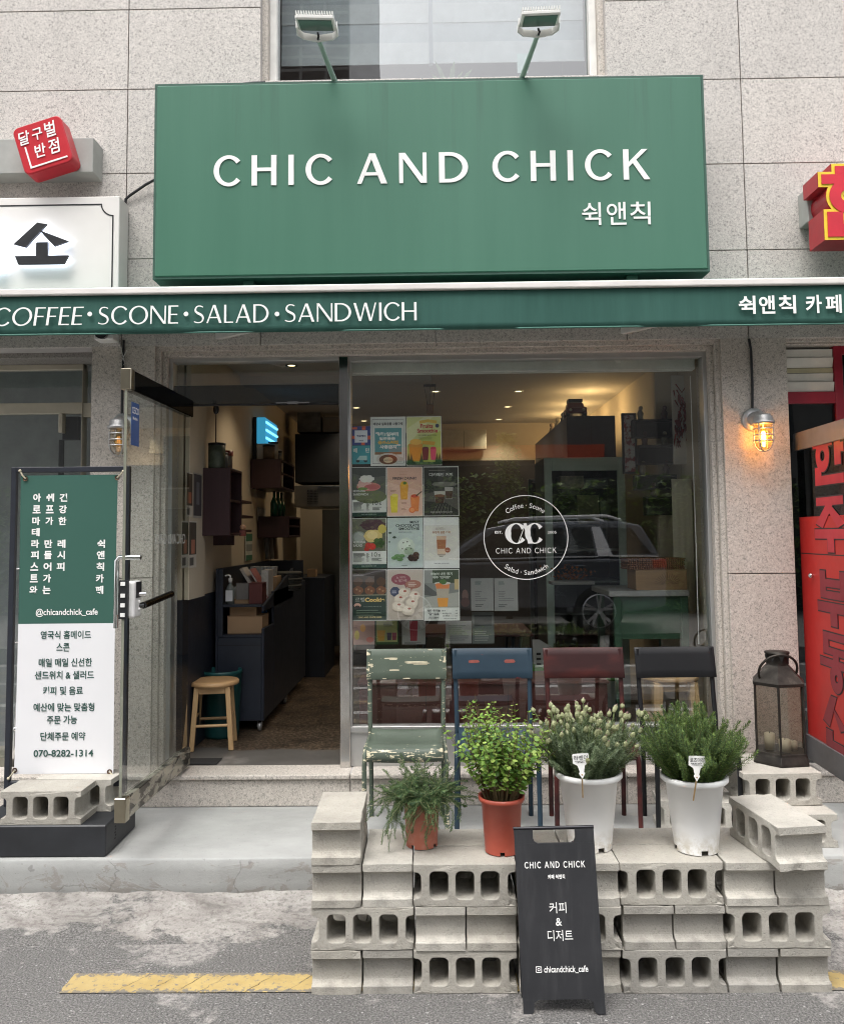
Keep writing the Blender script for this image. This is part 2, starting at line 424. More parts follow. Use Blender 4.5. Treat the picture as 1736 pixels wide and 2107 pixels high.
dv_ = n.n('ShaderNodeVectorMath'); dv_.operation = 'ADD'; n.put(dv_.inputs[0], n.co); nn_ = n.n('ShaderNodeTexNoise'); nn_.inputs['Scale'].default_value = 3.0; nn_.inputs['Detail'].default_value = 6; n.put(nn_.inputs['Vector'], n.co); n.put(dv_.inputs[1], nn_.outputs[1])
cr_ = n.vor(.9, 'DISTANCE_TO_EDGE', dv_.outputs[0])
a = n.mix(n.math('MULTIPLY', front, n.ramp(cr_, [(.0025, .6), (.006, 0.0)])), a, (.15, .145, .14))
a = n.mix(n.ramp(n.noise(70, 2, .5), [(.68, 0.0), (.73, .5)]), a, (.17, .165, .155))
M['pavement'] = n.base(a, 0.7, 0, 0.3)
mb = MB()
# slightly uneven front face and rounded nosing
xs = [-6+0.05*i for i in range(241)]
rows = []
for x in xs:
    k = noise.noise(Vector((x*2.2, 3, 1)))*0.010+noise.noise(Vector((x*9, 1, 7)))*0.004
    kz = noise.noise(Vector((x*1.1, 9, 2)))*0.004
    foot = noise.noise(Vector((x*6, 5, 5)))*0.012
    rows.append([(x, 0.3, PZ), (x, -0.05, PZ), (x, PF+0.012+k*.2, PZ+kz*.4), (x, PF+0.003+k*0.3, PZ-0.002+kz*.6), (x, PF-0.003+k*0.4, PZ-0.009+kz), (x, PF-0.006+k, PZ-0.06), (x, PF-0.004+k*1.4, 0.10), (x, PF-0.006+k*1.8, 0.055+foot), (x, PF+0.05, -0.05)])
nr = len(rows[0])
mb.add([p for r in rows for p in r], [(i*nr+j, i*nr+j+1, (i+1)*nr+j+1, (i+1)*nr+j) for i in range(len(rows)-1) for j in range(nr-1)], 0, True)
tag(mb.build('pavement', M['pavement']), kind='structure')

# rough cement apron between pavement and road
n = NT('cement_apron')
f = n.noise(3.6, 9, 0.74, n.mapping((0.8, 1.5, 1)), 0.5); g = n.noise(48, 5, 0.75); pk = n.noise(1.3, 3, 0.5, n.mapping((1, 1, 1), (0, 0, 0), (4, 1, 0)))
a = n.ramp(f, [(0.30, (0.13, 0.122, 0.115)), (0.42, (0.275, 0.26, 0.242)), (0.54, (0.375, 0.358, 0.335)), (0.68, (0.49, 0.475, 0.452))])
a = n.mix(n.ramp(pk, [(0.45, 0.0), (0.65, 0.25)]), a, (0.34, 0.30, 0.28))
a = n.mix(n.ramp(g, [(0.50, 0.0), (0.66, 0.75)]), a, (0.15, 0.138, 0.126))
n.bump(n.math('ADD', n.math('MULTIPLY', g, 0.8), f), 0.9, 0.016)
py_ = n.sep(n.n('ShaderNodeNewGeometry').outputs['Position'])[1]
w_ = n.math('ADD', n.noise(2.6, 7, .72, n.mapping((1, 1.3, 1), (0, 0, 0), (7, 2, 0))), n.ramp(n.math('ADD', py_, 2.0), [(.82, .22), (.98, 0.0)]))
ag = n.ramp(n.noise(125, 3, .75), [(.32, (.055, .054, .052)), (.5, (.148, .144, .139)), (.66, (.27, .262, .252))])
a = n.mix(n.ramp(w_, [(.56, 0.0), (.61, .95)]), a, ag)
M['apron'] = n.base(a, 0.92, 0, 0.2)
mb = MB(); NX, NY = 260, 26
vs = []
for i in range(NX+1):
    x = -4.0+8.4*i/NX
    edge = -1.185+0.03*noise.noise(Vector((x*1.1, 0, 0)))+0.045*noise.noise(Vector((x*3.7, 2, 0)))+0.018*noise.noise(Vector((x*13, 4, 0)))
    edge += 0.03*max(0, min(1, (x+1.25)/0.35))            # narrower away from the left shop
    for j in range(NY+1):
        t = j/NY; y = (PF+0.035)*(1-t)+edge*t
        z = 0.066*(1-t)**1.15+0.004
        z += (0.012*noise.noise(Vector((x*5, y*9, 3)))+0.007*noise.noise(Vector((x*17, y*25, 8))))*min(1, (1-t)*4)
        z = max(z, 0.004*(1-t)+0.0015) if j < NY else -0.006
        vs.append((x, y, z))
mb.add(vs, [(i*(NY+1)+j, i*(NY+1)+j+1, (i+1)*(NY+1)+j+1, (i+1)*(NY+1)+j) for i in range(NX) for j in range(NY)], 0, True)
tag(mb.build('path', M['apron']), label='rough worn cement strip sloping from the grey pavement to the road', kind='structure')

# yellow no-parking line, cracked
n = NT('yellow_road_paint')
f = n.noise(7, 5, 0.6); g = n.noise(60, 4, 0.75)
a = n.ramp(f, [(0.3, (0.37, 0.265, 0.10)), (0.6, (0.46, 0.345, 0.14)), (0.8, (0.52, 0.415, 0.20))])
a = n.mix(n.ramp(g, [(0.60, 0.0), (0.70, 0.75)]), a, (0.28, 0.22, 0.12))
n.bump(g, 0.35, 0.004)
yy_ = n.sep()[1]
edge = n.math('ABSOLUTE', n.math('SUBTRACT', yy_, (Z(155, 2003, .004).y+Z(122, 2043, .004).y)/2))
worn = n.math('ADD', n.noise(38, 5, .75), n.math('MULTIPLY', n.ramp(edge, [(.040, 0.0), (.062, 1.0)]), .16))
a = n.mix(n.ramp(worn, [(.57, 0.0), (.63, .9)]), a, (.15, .145, .138))
a = n.mix(n.ramp(n.noise(2.2, 4, .6, n.mapping((1, 1, 1), (0, 0, 0), (3, 3, 0))), [(.5, 0.0), (.7, .35)]), a, (.26, .20, .11))
M['yellow'] = n.base(a, 0.75)
pa, pb = Z(155, 2003, .004), Z(122, 2043, .004)
yb, yf = pa.y, pb.y
rr = random.Random(3)
cuts = [0.30, 0.42, 0.525, 0.62, 0.80, 0.95, 1.13, 1.4, 1.9, 2.3, 2.75, 3.2, 3.6]
mb = MB(); sk = pb.x-pa.x
def crackline(x):
    pts = []
    for k in range(9):
        t = k/8; pts.append((x-.095*t+rr.uniform(-.007, .007), yb+(yf-yb)*t))
    return pts
left = [(pa.x+sk*t/8+rr.uniform(-.003, .003), yb+(yf-yb)*t/8) for t in range(9)]
for cx in cuts+[None]:
    right = crackline(pa.x+cx) if cx is not None else [(4.0, yb+(yf-yb)*t/8) for t in range(9)]
    for k in range(8):
        mb.quad((*left[k+1], .004), (*right[k+1], .004), (*right[k], .004), (*left[k], .004))
    wd = [rr.uniform(.001, .0045) for _ in range(9)]
    left = [(p[0]+d, p[1]) for p, d in zip(right, wd)]
tag(mb.build('yellow_road_line', M['yellow']), kind='structure')

# paint on the carriageway behind the photographer (seen mirrored in the window)
mb = MB(); M['road_white'] = plain('white_road_paint', (0.55, 0.55, 0.53), 0.7, 0, .15)
for (yy, wd, mi) in ((-2.75, .16, 0), (-3.15, .14, 1), (-3.65, .16, 0), (-4.45, .14, 1), (-5.25, .16, 0), (-5.9, .14, 1)):
    mb.quad((-9, yy-wd, .004), (9, yy-wd, .004), (9, yy, .004), (-9, yy, .004), mi)
tag(mb.build('road_stripes', [M['yellow'], M['road_white']]), kind='structure')
tag(MB().box(-60, 60, -30, -6.2, -0.05, 0.2).build('far_pavement', m_concrete('far_concrete', (0.30, 0.295, 0.28), 0.4, 60, .2)), kind='structure')

# ================================================================== BUILDING
B = thing('building', 'grey speckled granite building with a ground floor cafe and a neighbouring shop on each side', 'building', (0, 0.2, 0))
BO = (0, 0.2, 0)
WL, WR = Y(536, 90, 0).x, Y(1246, 90, 0).x
WS = Y(868, 168, 0).z
SL, SR = Y(316, 1000, 0).x, Y(1492, 1000, 0).x           # shopfront opening
LX, RX = Y(185, 1000, 0).x, Y(1628, 1000, 0).x           # neighbours' openings
HEAD = 2.835
SILLZ = 0.392
seamx = [Y(262, 300, 0).x, Y(1528, 300, 0).x, -4.0, 4.0]
seamz = [Y(265, 184, 0).z, Y(265, 357, 0).z, Y(265, 533, 0).z, Y(265, 20, 0).z, Y(265, 20, 0).z+.51]
def panels(mb, x0, x1, z0, z1, sx, sz, y0=0.0, y1=0.03, gap=0.0027, mi=0, vary=False):
    X_ = sorted({x0, x1, *[s for s in sx if x0+.02 < s < x1-.02]}); Z_ = sorted({z0, z1, *[s for s in sz if z0+.02 < s < z1-.02]})
    for i in range(len(X_)-1):
        for j in range(len(Z_)-1):
            mb.box(X_[i]+gap*(X_[i] != x0), X_[i+1]-gap*(X_[i+1] != x1), y0, y1, Z_[j]+gap*(Z_[j] != z0), Z_[j+1]-gap*(Z_[j+1] != z1), random.choice((0, 0, 2, 3)) if vary else mi)
mb = MB()
TOP = 6.4
panels(mb, -6, WL, HEAD+.10, TOP, seamx, seamz, vary=True)
panels(mb, WR, 6, HEAD+.10, TOP, seamx, seamz, vary=True)
panels(mb, WL, WR, HEAD+.10, WS, [Y(868, 165, 0).x], seamz)
lint = [Y(536, 700, 0).x, Y(896, 700, 0).x, Y(250, 700, 0).x, Y(1540, 700, 0).x, Y(1290, 700, 0).x]
panels(mb, -6, 6, HEAD, HEAD+.10, lint, [])
ps = Y(1500, 1181, 0).z
panels(mb, LX, SL, PZ, HEAD, [], [Y(250, 1190, 0).z], mi=1)
panels(mb, SR, RX, PZ, HEAD, [], [ps], mi=1)
mb.build('facade_wall', [M['granite'], M['granite_low'], M['granite_b'], M['granite_c']], B, BO, 0.0015)
mb = MB()      # masonry behind the slabs
for (x0, x1, z0, z1) in ((-6, WL+.003, HEAD+.004, TOP), (WR-.003, 6, HEAD+.004, TOP), (WL+.003, WR-.003, HEAD+.004, WS-.01), (LX+.004, SL-.004, PZ, HEAD+.004), (SR+.004, RX-.004, PZ, HEAD+.004)):
    mb.box(x0, x1, 0.0285, 0.30, z0, z1)
mb.build('masonry_core', M['joint'], B, BO)
# stepped granite reveal round the shopfront
mb = MB()
def frame3(mb, x0, x1, z0, z1, t, y0, y1, mi=0, bottom=False):
    mb.box(x0, x0+t, y0, y1, z0, z1, mi); mb.box(x1-t, x1, y0, y1, z0, z1, mi)
    mb.box(x0+t, x1-t, y0, y1, z1-t, z1, mi)
    if bottom: mb.box(x0+t, x1-t, y0, y1, z0, z0+t, mi)
frame3(mb, SL-.002, SR+.002, SILLZ, HEAD+.002, .030, 0.022, 0.30)
frame3(mb, SL+.028, SR-.028, SILLZ, HEAD-.028, .026, 0.052, 0.30)
mb.build('shopfront_reveal', M['granite_low'], B, BO, 0.003)
# door step and sill
mb = MB()
DS0, DS1 = LX-1.5, RX+.25
cut = [Y(720, 1590, -.05).x, Y(1290, 1590, -.05).x, SL-.3]
panels(mb, DS0, DS1, PZ+.001, SILLZ-.030, cut+[0.35], [], -0.035, 0.12)
panels(mb, DS0, DS1, SILLZ-.026, SILLZ, cut, [], -0.055, 0.16)
mb.build('doorstep', M['granite_low'], B, BO, 0.006, seg=2)
mb = MB(); mb.box(DS0+.01, DS1-.01, -0.02, 0.125, PZ, SILLZ-.004); mb.build('step_core', M['joint'], B, BO)

# ---- stainless shopfront frame
FL, FR, FH = SL+.054, SR-.054, HEAD-.054
MX0, MX1 = Y(699, 1150, .10).x, Y(719, 1150, .10).x       # mullion
KICK = Y(1000, 1497, .11).z
mb = MB()
mb.box(MX0, MX1, 0.085, 0.185, SILLZ, FH)
mb.build('mullion', M['mirror_steel'], B, BO, 0.003)
mb = MB()
mb.box(MX1, FR, 0.100, 0.18, KICK-.022, KICK+.012)
mb.box(MX1, FR, 0.112, 0.17, SILLZ, KICK-.022)
mb.box(MX1, MX1+.012, 0.10, 0.18, KICK+.012, FH); mb.box(FR-.022, FR, 0.10, 0.18, KICK+.012, FH)
mb.box(MX1+.012, FR-.022, 0.10, 0.18, FH-.03, FH)
mb.box(FL, MX0, 0.10, 0.18, FH-.022, FH); mb.box(FL, FL+.022, 0.10, 0.18, SILLZ, FH-.022)
mb.build('window_frame', M['alu'], B, BO, 0.002)
wp = MB().box(MX1+.010, FR-.020, GLASS_Y-.003, GLASS_Y+.003, KICK+.010, FH-.028).build('window_pane', M['glass'], B, BO)
TRZ = Y(520, 827, .13).z
mb = MB(); mb.box(FL+.020, MX0+.002, GLASS_Y-.003, GLASS_Y+.003, TRZ, FH-.02)
mb.build('transom_pane', M['glass'], B, BO)
mb = MB(); mb.box(FL+.02, MX0, 0.118, 0.172, TRZ-.012, TRZ+.10)
mb.build('transom_rail', M['glass_dark'], B, BO)
mb = MB(); mb.box(FL, FL+.022, 0.13, 0.16, TRZ-.006, TRZ+.002); mb.box(FL+.02, MX0, 0.127, 0.153, TRZ-.020, TRZ-.012); mb.build('door_head', M['black'], B, BO)
# mirrored closer bracket
o_ = Y(603, 829, .11)
mb = MB(); mb.box(o_.x-.10, o_.x+.10, .10, .114, o_.z-.004, o_.z+.004); mb.box(o_.x-.03, o_.x+.03, .098, .113, o_.z-.009, o_.z+.007); mb.build('pivot_fitting', M['chrome'], B, BO)

# ---- upper window
mb = MB()
frame3(mb, WL+.001, WR-.001, WS+.012, TOP, .035, 0.04, 0.30)
mb.build('upper_window_reveal', M['granite_low'], B, BO, .003)
uf = MB()
frame3(uf, WL+.036, WR-.036, WS+.012, TOP, .045, 0.09, 0.22)
uf = uf.build('upper_window', M['white_alu'], B, BO, .004)
mb = MB(); mb.box(WL+.08, WR-.08, 0.148, 0.154, WS+.012, TOP-.04); mb.build('upper_pane', M['glass_up'], uf)
mb = MB(); cx = Y(886, 60, .2).x; mb.box(cx-.012, cx+.012, .17, .21, Y(886, 134, .2).z, TOP); mb.build('meeting_rail', plain('grey_rail', (.30, .33, .37), .5), uf)
mb = MB(); panels(mb, WL-.01, WR+.01, WS, WS+.012, [Y(868, 165, 0).x], [], -0.02, 0.25); mb.build('upper_sill', M['granite'], B, BO, .003)
# ================================================================== interior shell (parts of the building)
M['cream'] = plain('cream_plaster', (0.50, 0.43, 0.33), 0.8, 0, 0.06, 2.0, .1)
M['navy'] = plain('navy_paint', (0.012, 0.016, 0.026), 0.5, 0, 0.15)
M['ceil'] = plain('ceiling_paint', (0.46, 0.43, 0.38), 0.85, 0, 0.04, 1.5)
IX0, IX1, IY1, CEIL, FLZ = -1.53, 1.72, 4.9, 3.0, 0.392
mb = MB()
WZ = X(400, 1228, IX0).z
mb.box(IX0-.05, IX0, 0.30, IY1, WZ, CEIL, 0); mb.box(IX0-.05, IX0+.006, 0.30, IY1, FLZ-.1, WZ-.001, 1)
mb.box(IX0+.012, IX0+.012+.03, .305, .66, WZ, 2.86, 0)
mb.box(IX1, IX1+.05, 0.30, IY1, FLZ-.1, CEIL, 0)
mb.box(IX0-.05, IX1+.05, IY1, IY1+.05, FLZ-.1, CEIL, 0)
mb.box(-6, IX0-.06, 1.5, 1.6, -.1, 6.5, 2); mb.box(IX1+.06, 6, 1.5, 1.6, -.1, 6.5, 2)
mb.build('interior_wall', [M['cream'], M['navy'], plain('dim_wall', (.06, .062, .066), .7)], B)
mb = MB(); mb.box(IX0-.05, IX1+.05, 0.2, IY1, CEIL, CEIL+.1); mb.box(-6, 6, .3, 6, 3.35, 3.5); mb.box(-6, 6, 0.25, 6, 6.4, 6.5); mb.box(-6, -5.9, .25, 6, 0, 6.5); mb.box(5.9, 6, .25, 6, 0, 6.5); mb.box(-6, 6, 6, 6.1, 0, 6.5)
mb.box(IX0, .0, 1.83, 2.02, CEIL-.06, CEIL-.0005)
mb.build('ceiling', M['ceil'], B)
n = NT('terrazzo_floor')
f = n.noise(46, 5, 0.75); v_ = n.vor(55, 'F1', None, 1); bigf = n.noise(2.2, 5, 0.6)
a = n.ramp(f, [(0.38, (0.022, 0.017, 0.013)), (0.50, (0.085, 0.064, 0.046)), (0.62, (0.23, 0.18, 0.135))])
a = n.mix(1.0, a, n.ramp(n.noise(4.5, 6, .75), [(.34, (.30, .29, .28)), (.64, (1.25, 1.2, 1.12))]), 'MULTIPLY')
y_ = n.sep(n.n('ShaderNodeNewGeometry').outputs['Position'])[1]
bare = n.ramp(n.math('ADD', y_, n.math('MULTIPLY', bigf, 0.7)), [(0.86, 1.0), (0.90, 0.0)])
a = n.mix(bare, a, n.ramp(bigf, [(0.3, (0.075, 0.07, 0.064)), (0.6, (0.125, 0.117, 0.107)), (0.7, (0.24, 0.225, 0.21))]))
M['terrazzo'] = n.base(a, 0.45, 0, 0.35)
MB().box(IX0-.05, IX1+.05, 0.155, IY1, FLZ-.1, FLZ-.002).build('interior_floor', M['terrazzo'], B)

# ================================================================== neighbour on the left: recessed header, steel-framed glass entrance
M['beige_steel'] = plain('champagne_steel', (0.50, 0.46, 0.37), 0.38, .25, .12, 5)
le = MB()
hz = Y(60, 750, .34).z
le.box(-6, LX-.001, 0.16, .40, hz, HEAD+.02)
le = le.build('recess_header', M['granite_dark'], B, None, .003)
ye = .36
def yb2(u0_, v0_, u1_, v1_, y0, y1):
    a, b = Y(u0_, v1_, y0), Y(u1_, v0_, y0); return (a.x, b.x, y0, y1, a.z, b.z)
en = MB()
p0 = yb2(155, 750, 170, 1700, ye-.03, ye+.05); en.box(p0[0], p0[1], ye-.03, ye+.05, PZ+.17, hz)
q = yb2(-300, 828, 155, 856, ye-.02, ye+.04); en.box(-6, p0[0], ye-.02, ye+.04, q[4], q[5])
q2 = yb2(172, 829, 186, 858, ye-.02, ye+.04); en.box(p0[1], LX+.06, ye-.02, ye+.04, q2[4], q2[5])
en.box(-6, p0[0], ye-.015, ye+.03, hz-.035, hz-.0005)
q3 = yb2(120, 856, 129, 890, ye-.03, ye+.02); en.box(q3[0], q3[1], ye-.03, ye+.02, q3[4], q[4]-.0006)
en.box(-6, LX+.06, ye+.05, ye+.30, PZ+.0, SILLZ)
en = en.build('left_entrance', M['beige_steel'], B, None, .003)
mb = MB(); mb.box(-6, p0[0]-.001, ye, ye+.008, SILLZ, hz-.036); mb.box(p0[1]+.001, LX+.3, ye, ye+.008, SILLZ, hz-.001)
mb.build('entrance_pane', M['glass'], en)
mb = MB(); q4 = yb2(129, 857, 155, 905, ye+.03, ye+.06); mb.box(q4[0], q4[1]+.02, ye+.03, ye+.07, q4[4], q4[5]); q5 = yb2(119, 900, 122, 1500, ye+.03, ye+.06); mb.box(q5[0], q5[1], ye+.03, ye+.05, SILLZ, q4[4]); mb.build('door_rail', M['black'], en)
mb = MB(); hx = Y(20, 1300, ye-.12)
mb.tube([(hx.x+.09, ye-.10, Y(20, 1180, ye-.1).z), (hx.x+.03, ye-.10, Y(20, 1590, ye-.1).z)], .013, 10)
for vv in (1205, 1235, 1500): mb.ball((hx.x+.09-(vv-1180)/410*.06, ye-.10, Y(20, vv, ye-.1).z), .018)
mb.build('pull_handle', M['chrome'], en)
# grey wall behind that entrance
MB().box(-6, LX+.3, 1.15, 1.2, PZ, 3.3).build('lobby_wall', plain('lobby_grey', (.42, .44, .45), .6), B)

# ================================================================== neighbour on the right: red frame, louvred blind, swung-out door
M['red_frame'] = plain('dark_red_paint', (0.30, 0.012, 0.030), 0.38, 0, .12)
M['red'] = plain('red_film', (0.52, 0.025, 0.020), 0.42, 0, .05)
yr = .10
re = MB()
frz = Y(1700, 712, yr).z
a = Y(1716, 760, yr); b = Y(1733, 760, yr)
re.box(a.x, b.x, yr, yr+.06, SILLZ, frz)
hb0, hb1 = Y(1650, 830, yr).z, Y(1650, 806, yr).z
re.box(RX+.02, a.x, yr, yr+.06, hb0, hb1)
re.box(b.x, 6, yr, yr+.06, frz-.05, frz)
re = re.build('right_entrance', M['red_frame'], B, None, .003)
mb = MB(); mb.box(RX-.002, 6, .03, .30, frz+.012, HEAD+.02); mb.box(RX-.002, 6, .06, .30, frz, frz+.011); mb.build('right_reveal', M['granite_low'], B, None, .003)
mb = MB(); mb.box(b.x, 6, yr+.02, yr+.026, hb0-1.9, frz-.05); mb.box(RX+.0, b.x, yr+.02, yr+.026, SILLZ, hb0); mb.build('right_pane', M['glass_dark'], re)
mb = MB()
zz = hb1; k = 0
while zz < frz-.02:
    hgt = (.058, .050, .030)[k % 3]
    mb.slab([(RX+.008, yr+.012+.006*(k % 2), zz+.002), (a.x-.004, yr+.012+.006*(k % 2), zz+.002), (a.x-.004, yr+.002+.008*(k % 3), zz+hgt), (RX+.008, yr+.002+.008*(k % 3), zz+hgt)], (0, .008, 0), 1 if k % 3 == 2 else 0)
    zz += hgt+.002; k += 1
mb.build('louvre', [plain('cream_vinyl', (.72, .70, .64), .5), plain('yellowed_vinyl', (.62, .57, .38), .5)], re)
# the door leaf, hinged at the pillar and standing open towards the street
ha = Y(1634, 905, .06); hz0, hz1 = .44, Y(1637, 893, .06).z
fb = Z(1736, 1607, .44)
d = Vector((fb.x-ha.x, fb.y-.06, 0)).normalized(); nrm = Vector((-d.y, d.x, 0))   # n points to the cafe side / away
if nrm.x > 0: nrm = -nrm
DW = .86; o = Vector((ha.x+.012, .06, 0))
def DP(s, z, off=0.0): return o+d*s+nrm*off+Vector((0, 0, z))
def dslab(mb, s0, s1, z0, z1, t0, t1, mi=0):
    return mb.slab([DP(s0, z0, t1), DP(s1, z0, t1), DP(s1, z1, t1), DP(s0, z1, t1)], nrm*(t0-t1), mi)
door = MB(); dslab(door, 0, DW, hz1-.10, hz1, -.02, .02)
M['bronze'] = plain('bronze_steel', (.15, .15, .155), .5, .2)
door = door.build('red_shop_door', M['bronze'], re)
mb = MB(); dslab(mb, 0, DW, hz0, hz0+.13, -.02, .02); mb.build('bottom_rail', M['bronze'], door)
mb = MB(); dslab(mb, 0.004, DW, hz0+.131, hz1-.101, -.005, .004); mb.build('door_pane', M['glass_door'], door)
ft = X(1640, 1065, ha.x+.05).z
mb = MB(); dslab(mb, 0.004, DW, hz0+.132, ft, .0045, .0056); dslab(mb, .004, DW, X(1640, 1138, ha.x+.05).z, X(1640, 1138, ha.x+.05).z+.006, .0057, .0062, 1)
mb.build('red_film', [M['red'], M['black']], door)
mb = MB(); kp = DP(.17, 1.47, .02); mb.ball(kp, .014); mb.tube([DP(.17, 1.47, .004), kp], .006); mb.build('door_knob', M['chrome'], door)
mb = MB()
def sdoor(u, v):      # how far along the door leaf a sight line lands
    q = ray(u, v); t = (o-CAM).dot(nrm)/q.dot(nrm); p = CAM+q*t; return (p-o).dot(d), p.z
sL, sR = sdoor(1673, 950)[0], sdoor(1738, 950)[0]
sgn = d if d.cross(EZ).dot(nrm) > 0 else -d
for ch, (v0, v1) in zip('한주부동산', ((893, 1003), (1020, 1139), (1168, 1284), (1290, 1402), (1414, 1528))):
    z0, z1 = sdoor(1682, v1)[1], sdoor(1682, v0)[1]
    oo = o+d*(sL if sgn is d else sR)+Vector((0, 0, z0))
    wl_ = sR-sL; dz = (z1-z0)*.045; z0 += dz; z1 -= dz; oo.z = z0
    dark = ch in '부동산'
    block_glyph(mb, ch, oo, sgn, EZ, wl_, z1-z0, .009, .0064, .0003, 0)
    block_glyph(mb, ch, oo, sgn, EZ, wl_, z1-z0, .002, .0084, .0003, 1 if dark else 2)
mb.build('lettering', [M['black'], plain('crimson_film', (.26, .016, .030), .4), plain('bright_red_film', (.52, .030, .045), .4)], door)

# ================================================================== the cafe's glass door, swung out on the left
dh = Vector((Y(386, 1200, .09).x, .09, 0)); dz0, dz1 = Y(378, 1574, .09).z, Y(389, 824, .09).z
fe = Z(247, 1691, dz0)
d = Vector((fe.x-dh.x, fe.y-dh.y, 0)); DW = d.length; d.normalize(); nrm = Vector((-d.y, d.x, 0))
if nrm.x < 0: nrm = -nrm           # towards the doorway
print('door width', DW, 'dir', d, dz0, dz1)
o = dh
def DP(s, z, off=0.0): return o+d*s+nrm*off+Vector((0, 0, z))
def dbox(mb, s0, s1, z0, z1, t0, t1, mi=0):
    c = DP((s0+s1)/2, (z0+z1)/2, (t0+t1)/2); return mb.obox(c, d, nrm, EZ, abs(s1-s0)/2, abs(t1-t0)/2, abs(z1-z0)/2, mi)
g = MB(); dbox(g, 0.0, DW, dz0+.10, dz1-.09, -.006, .006)
gd = g.build('glass_door', M['glass_clear'], B)
mb = MB(); dbox(mb, -.01, DW-.045, dz1-.10, dz1, -.024, .024); mb.build('top_rail', M['steel_mirror'] if 'steel_mirror' in M else plain('black_mirror_steel', (.05, .05, .055), .08, 1.0), gd, None, .004)
M['brass'] = plain('brass_steel', (.42, .38, .29), .3, 1.0)
mb = MB(); dbox(mb, DW-.0445, DW+.004, dz1-.10, dz1+.002, -.026, .026); mb.build('rail_end', M['brass'], gd, None, .003)
mb = MB(); dbox(mb, DW-.05, DW+.004, dz0-.006, dz0+.105, -.027, .027)
mb.build('rail_end', M['brass'], gd, None, .003)
#('brass_steel', (.42, .38, .29), .3, 1.0), gd, None, .003)
n = NT('taped_rail'); f = n.noise(9, 5, .7, n.mapping((1, 1, 2.5)), .6)
a = n.ramp(f, [(.42, (.40, .38, .31)), (.50, (.36, .34, .29)), (.55, (.07, .065, .055))])
M['taped'] = n.base(a, .25, .55)
mb = MB(); dbox(mb, -.01, DW-.0505, dz0, dz0+.10, -.024, .024); mb.build('bottom_rail', M['taped'], gd, None, .004)
mb = MB(); dbox(mb, DW-.005, DW-.001, dz0+.106, dz1-.101, -.0065, .0065); mb.build('edge_strip', plain('yellowed_strip', (.24, .235, .19), .4), gd)
# long pull handle outside + bar inside + electronic lock
hzA, hzB = Y(258, 1148, fe.y).z, Y(258, 1225, fe.y).z
mb = MB()
mb.tube([DP(DW-.075, hzA, .055), DP(DW-.075, hzA, .0), DP(DW-.075, hzA, -.05), DP(DW-.075, hzA-.015, -.062), DP(DW-.075, hzB-.16, -.062)], .012, 12)
mb.tube([DP(DW-.055, hzB+.0, .02), DP(DW-.09, hzB+.0, .075)], .012, 10)
mb.build('pull_handle', M['chrome'], gd)
mb = MB(); lc = (Y(277, 1248, fe.y+.03)).z
mb.tube([DP(DW-.10, lc+.0, .06), DP(DW-.46, lc+.03, .075)], .017, 12); mb.tube([DP(DW-.06, lc+.00, .02), DP(DW-.10, lc, .06)], .012)
mb.build('push_bar', plain('dark_chrome', (.10, .10, .10), .15, 1.0), gd)
mb = MB(); dbox(mb, DW-.105, DW-.012, lc-.055, lc+.120, .008, .050); mb2 = mb.build('door_lock', plain('white_lock', (.70, .70, .69), .25), gd, None, .014, seg=4)
mb = MB(); dbox(mb, DW-.095, DW-.03, lc+.040, lc+.115, .0505, .053); dbox(mb, DW-.0115, DW+.004, lc-.055, lc+.125, -.018, .024)
mb.build('lock_keypad', M['black'], mb2)
mb = MB()
for zz in (-.045, -.0, .045, .10): dbox(mb, DW+.0045, DW+.009, lc+zz, lc+zz+.018, -.009, .012)
for zz in (.02, -.015): mb.ball(DP(DW-.07, lc+zz, .05), .008)
mb.build('lock_bolt', M['white'], mb2)
# etched lettering, read from inside
mb = MB(); mb.text('CHIC AND CHICK', DP(.07, X(350, 1108, -1.46).z-.03, .0075), d, EZ, .50, .055, 0, 0, .0); mb.build('lettering', plain('frosted_letter', (.45, .45, .43), .6), gd)

# blue pest-control sticker on the door glass
sp0 = X(292, 822, fe.x+.05); st_z1 = Y(290, 822, fe.y).z; st_z0 = Y(290, 912, fe.y).z
mb = MB(); dbox(mb, DW-.155, DW-.055, st_z0, st_z1, .0065, .0078); sk = mb.build('sticker', plain('sticker_blue', (.012, .075, .25), .4), gd, None, .0)
mb = MB(); sg = -d if (-d).cross(EZ).dot(nrm) > 0 else d
mb.text('CESCO', DP(DW-.062, st_z1-.055, .0082), sg, EZ, .086, .032, 0, 0, .01); mb.text('Members', DP(DW-.072, st_z1-.085, .0082), sg, EZ, .06, .016, 0, 0, .01)
mb.build('lettering', M['letter_white'], sk)
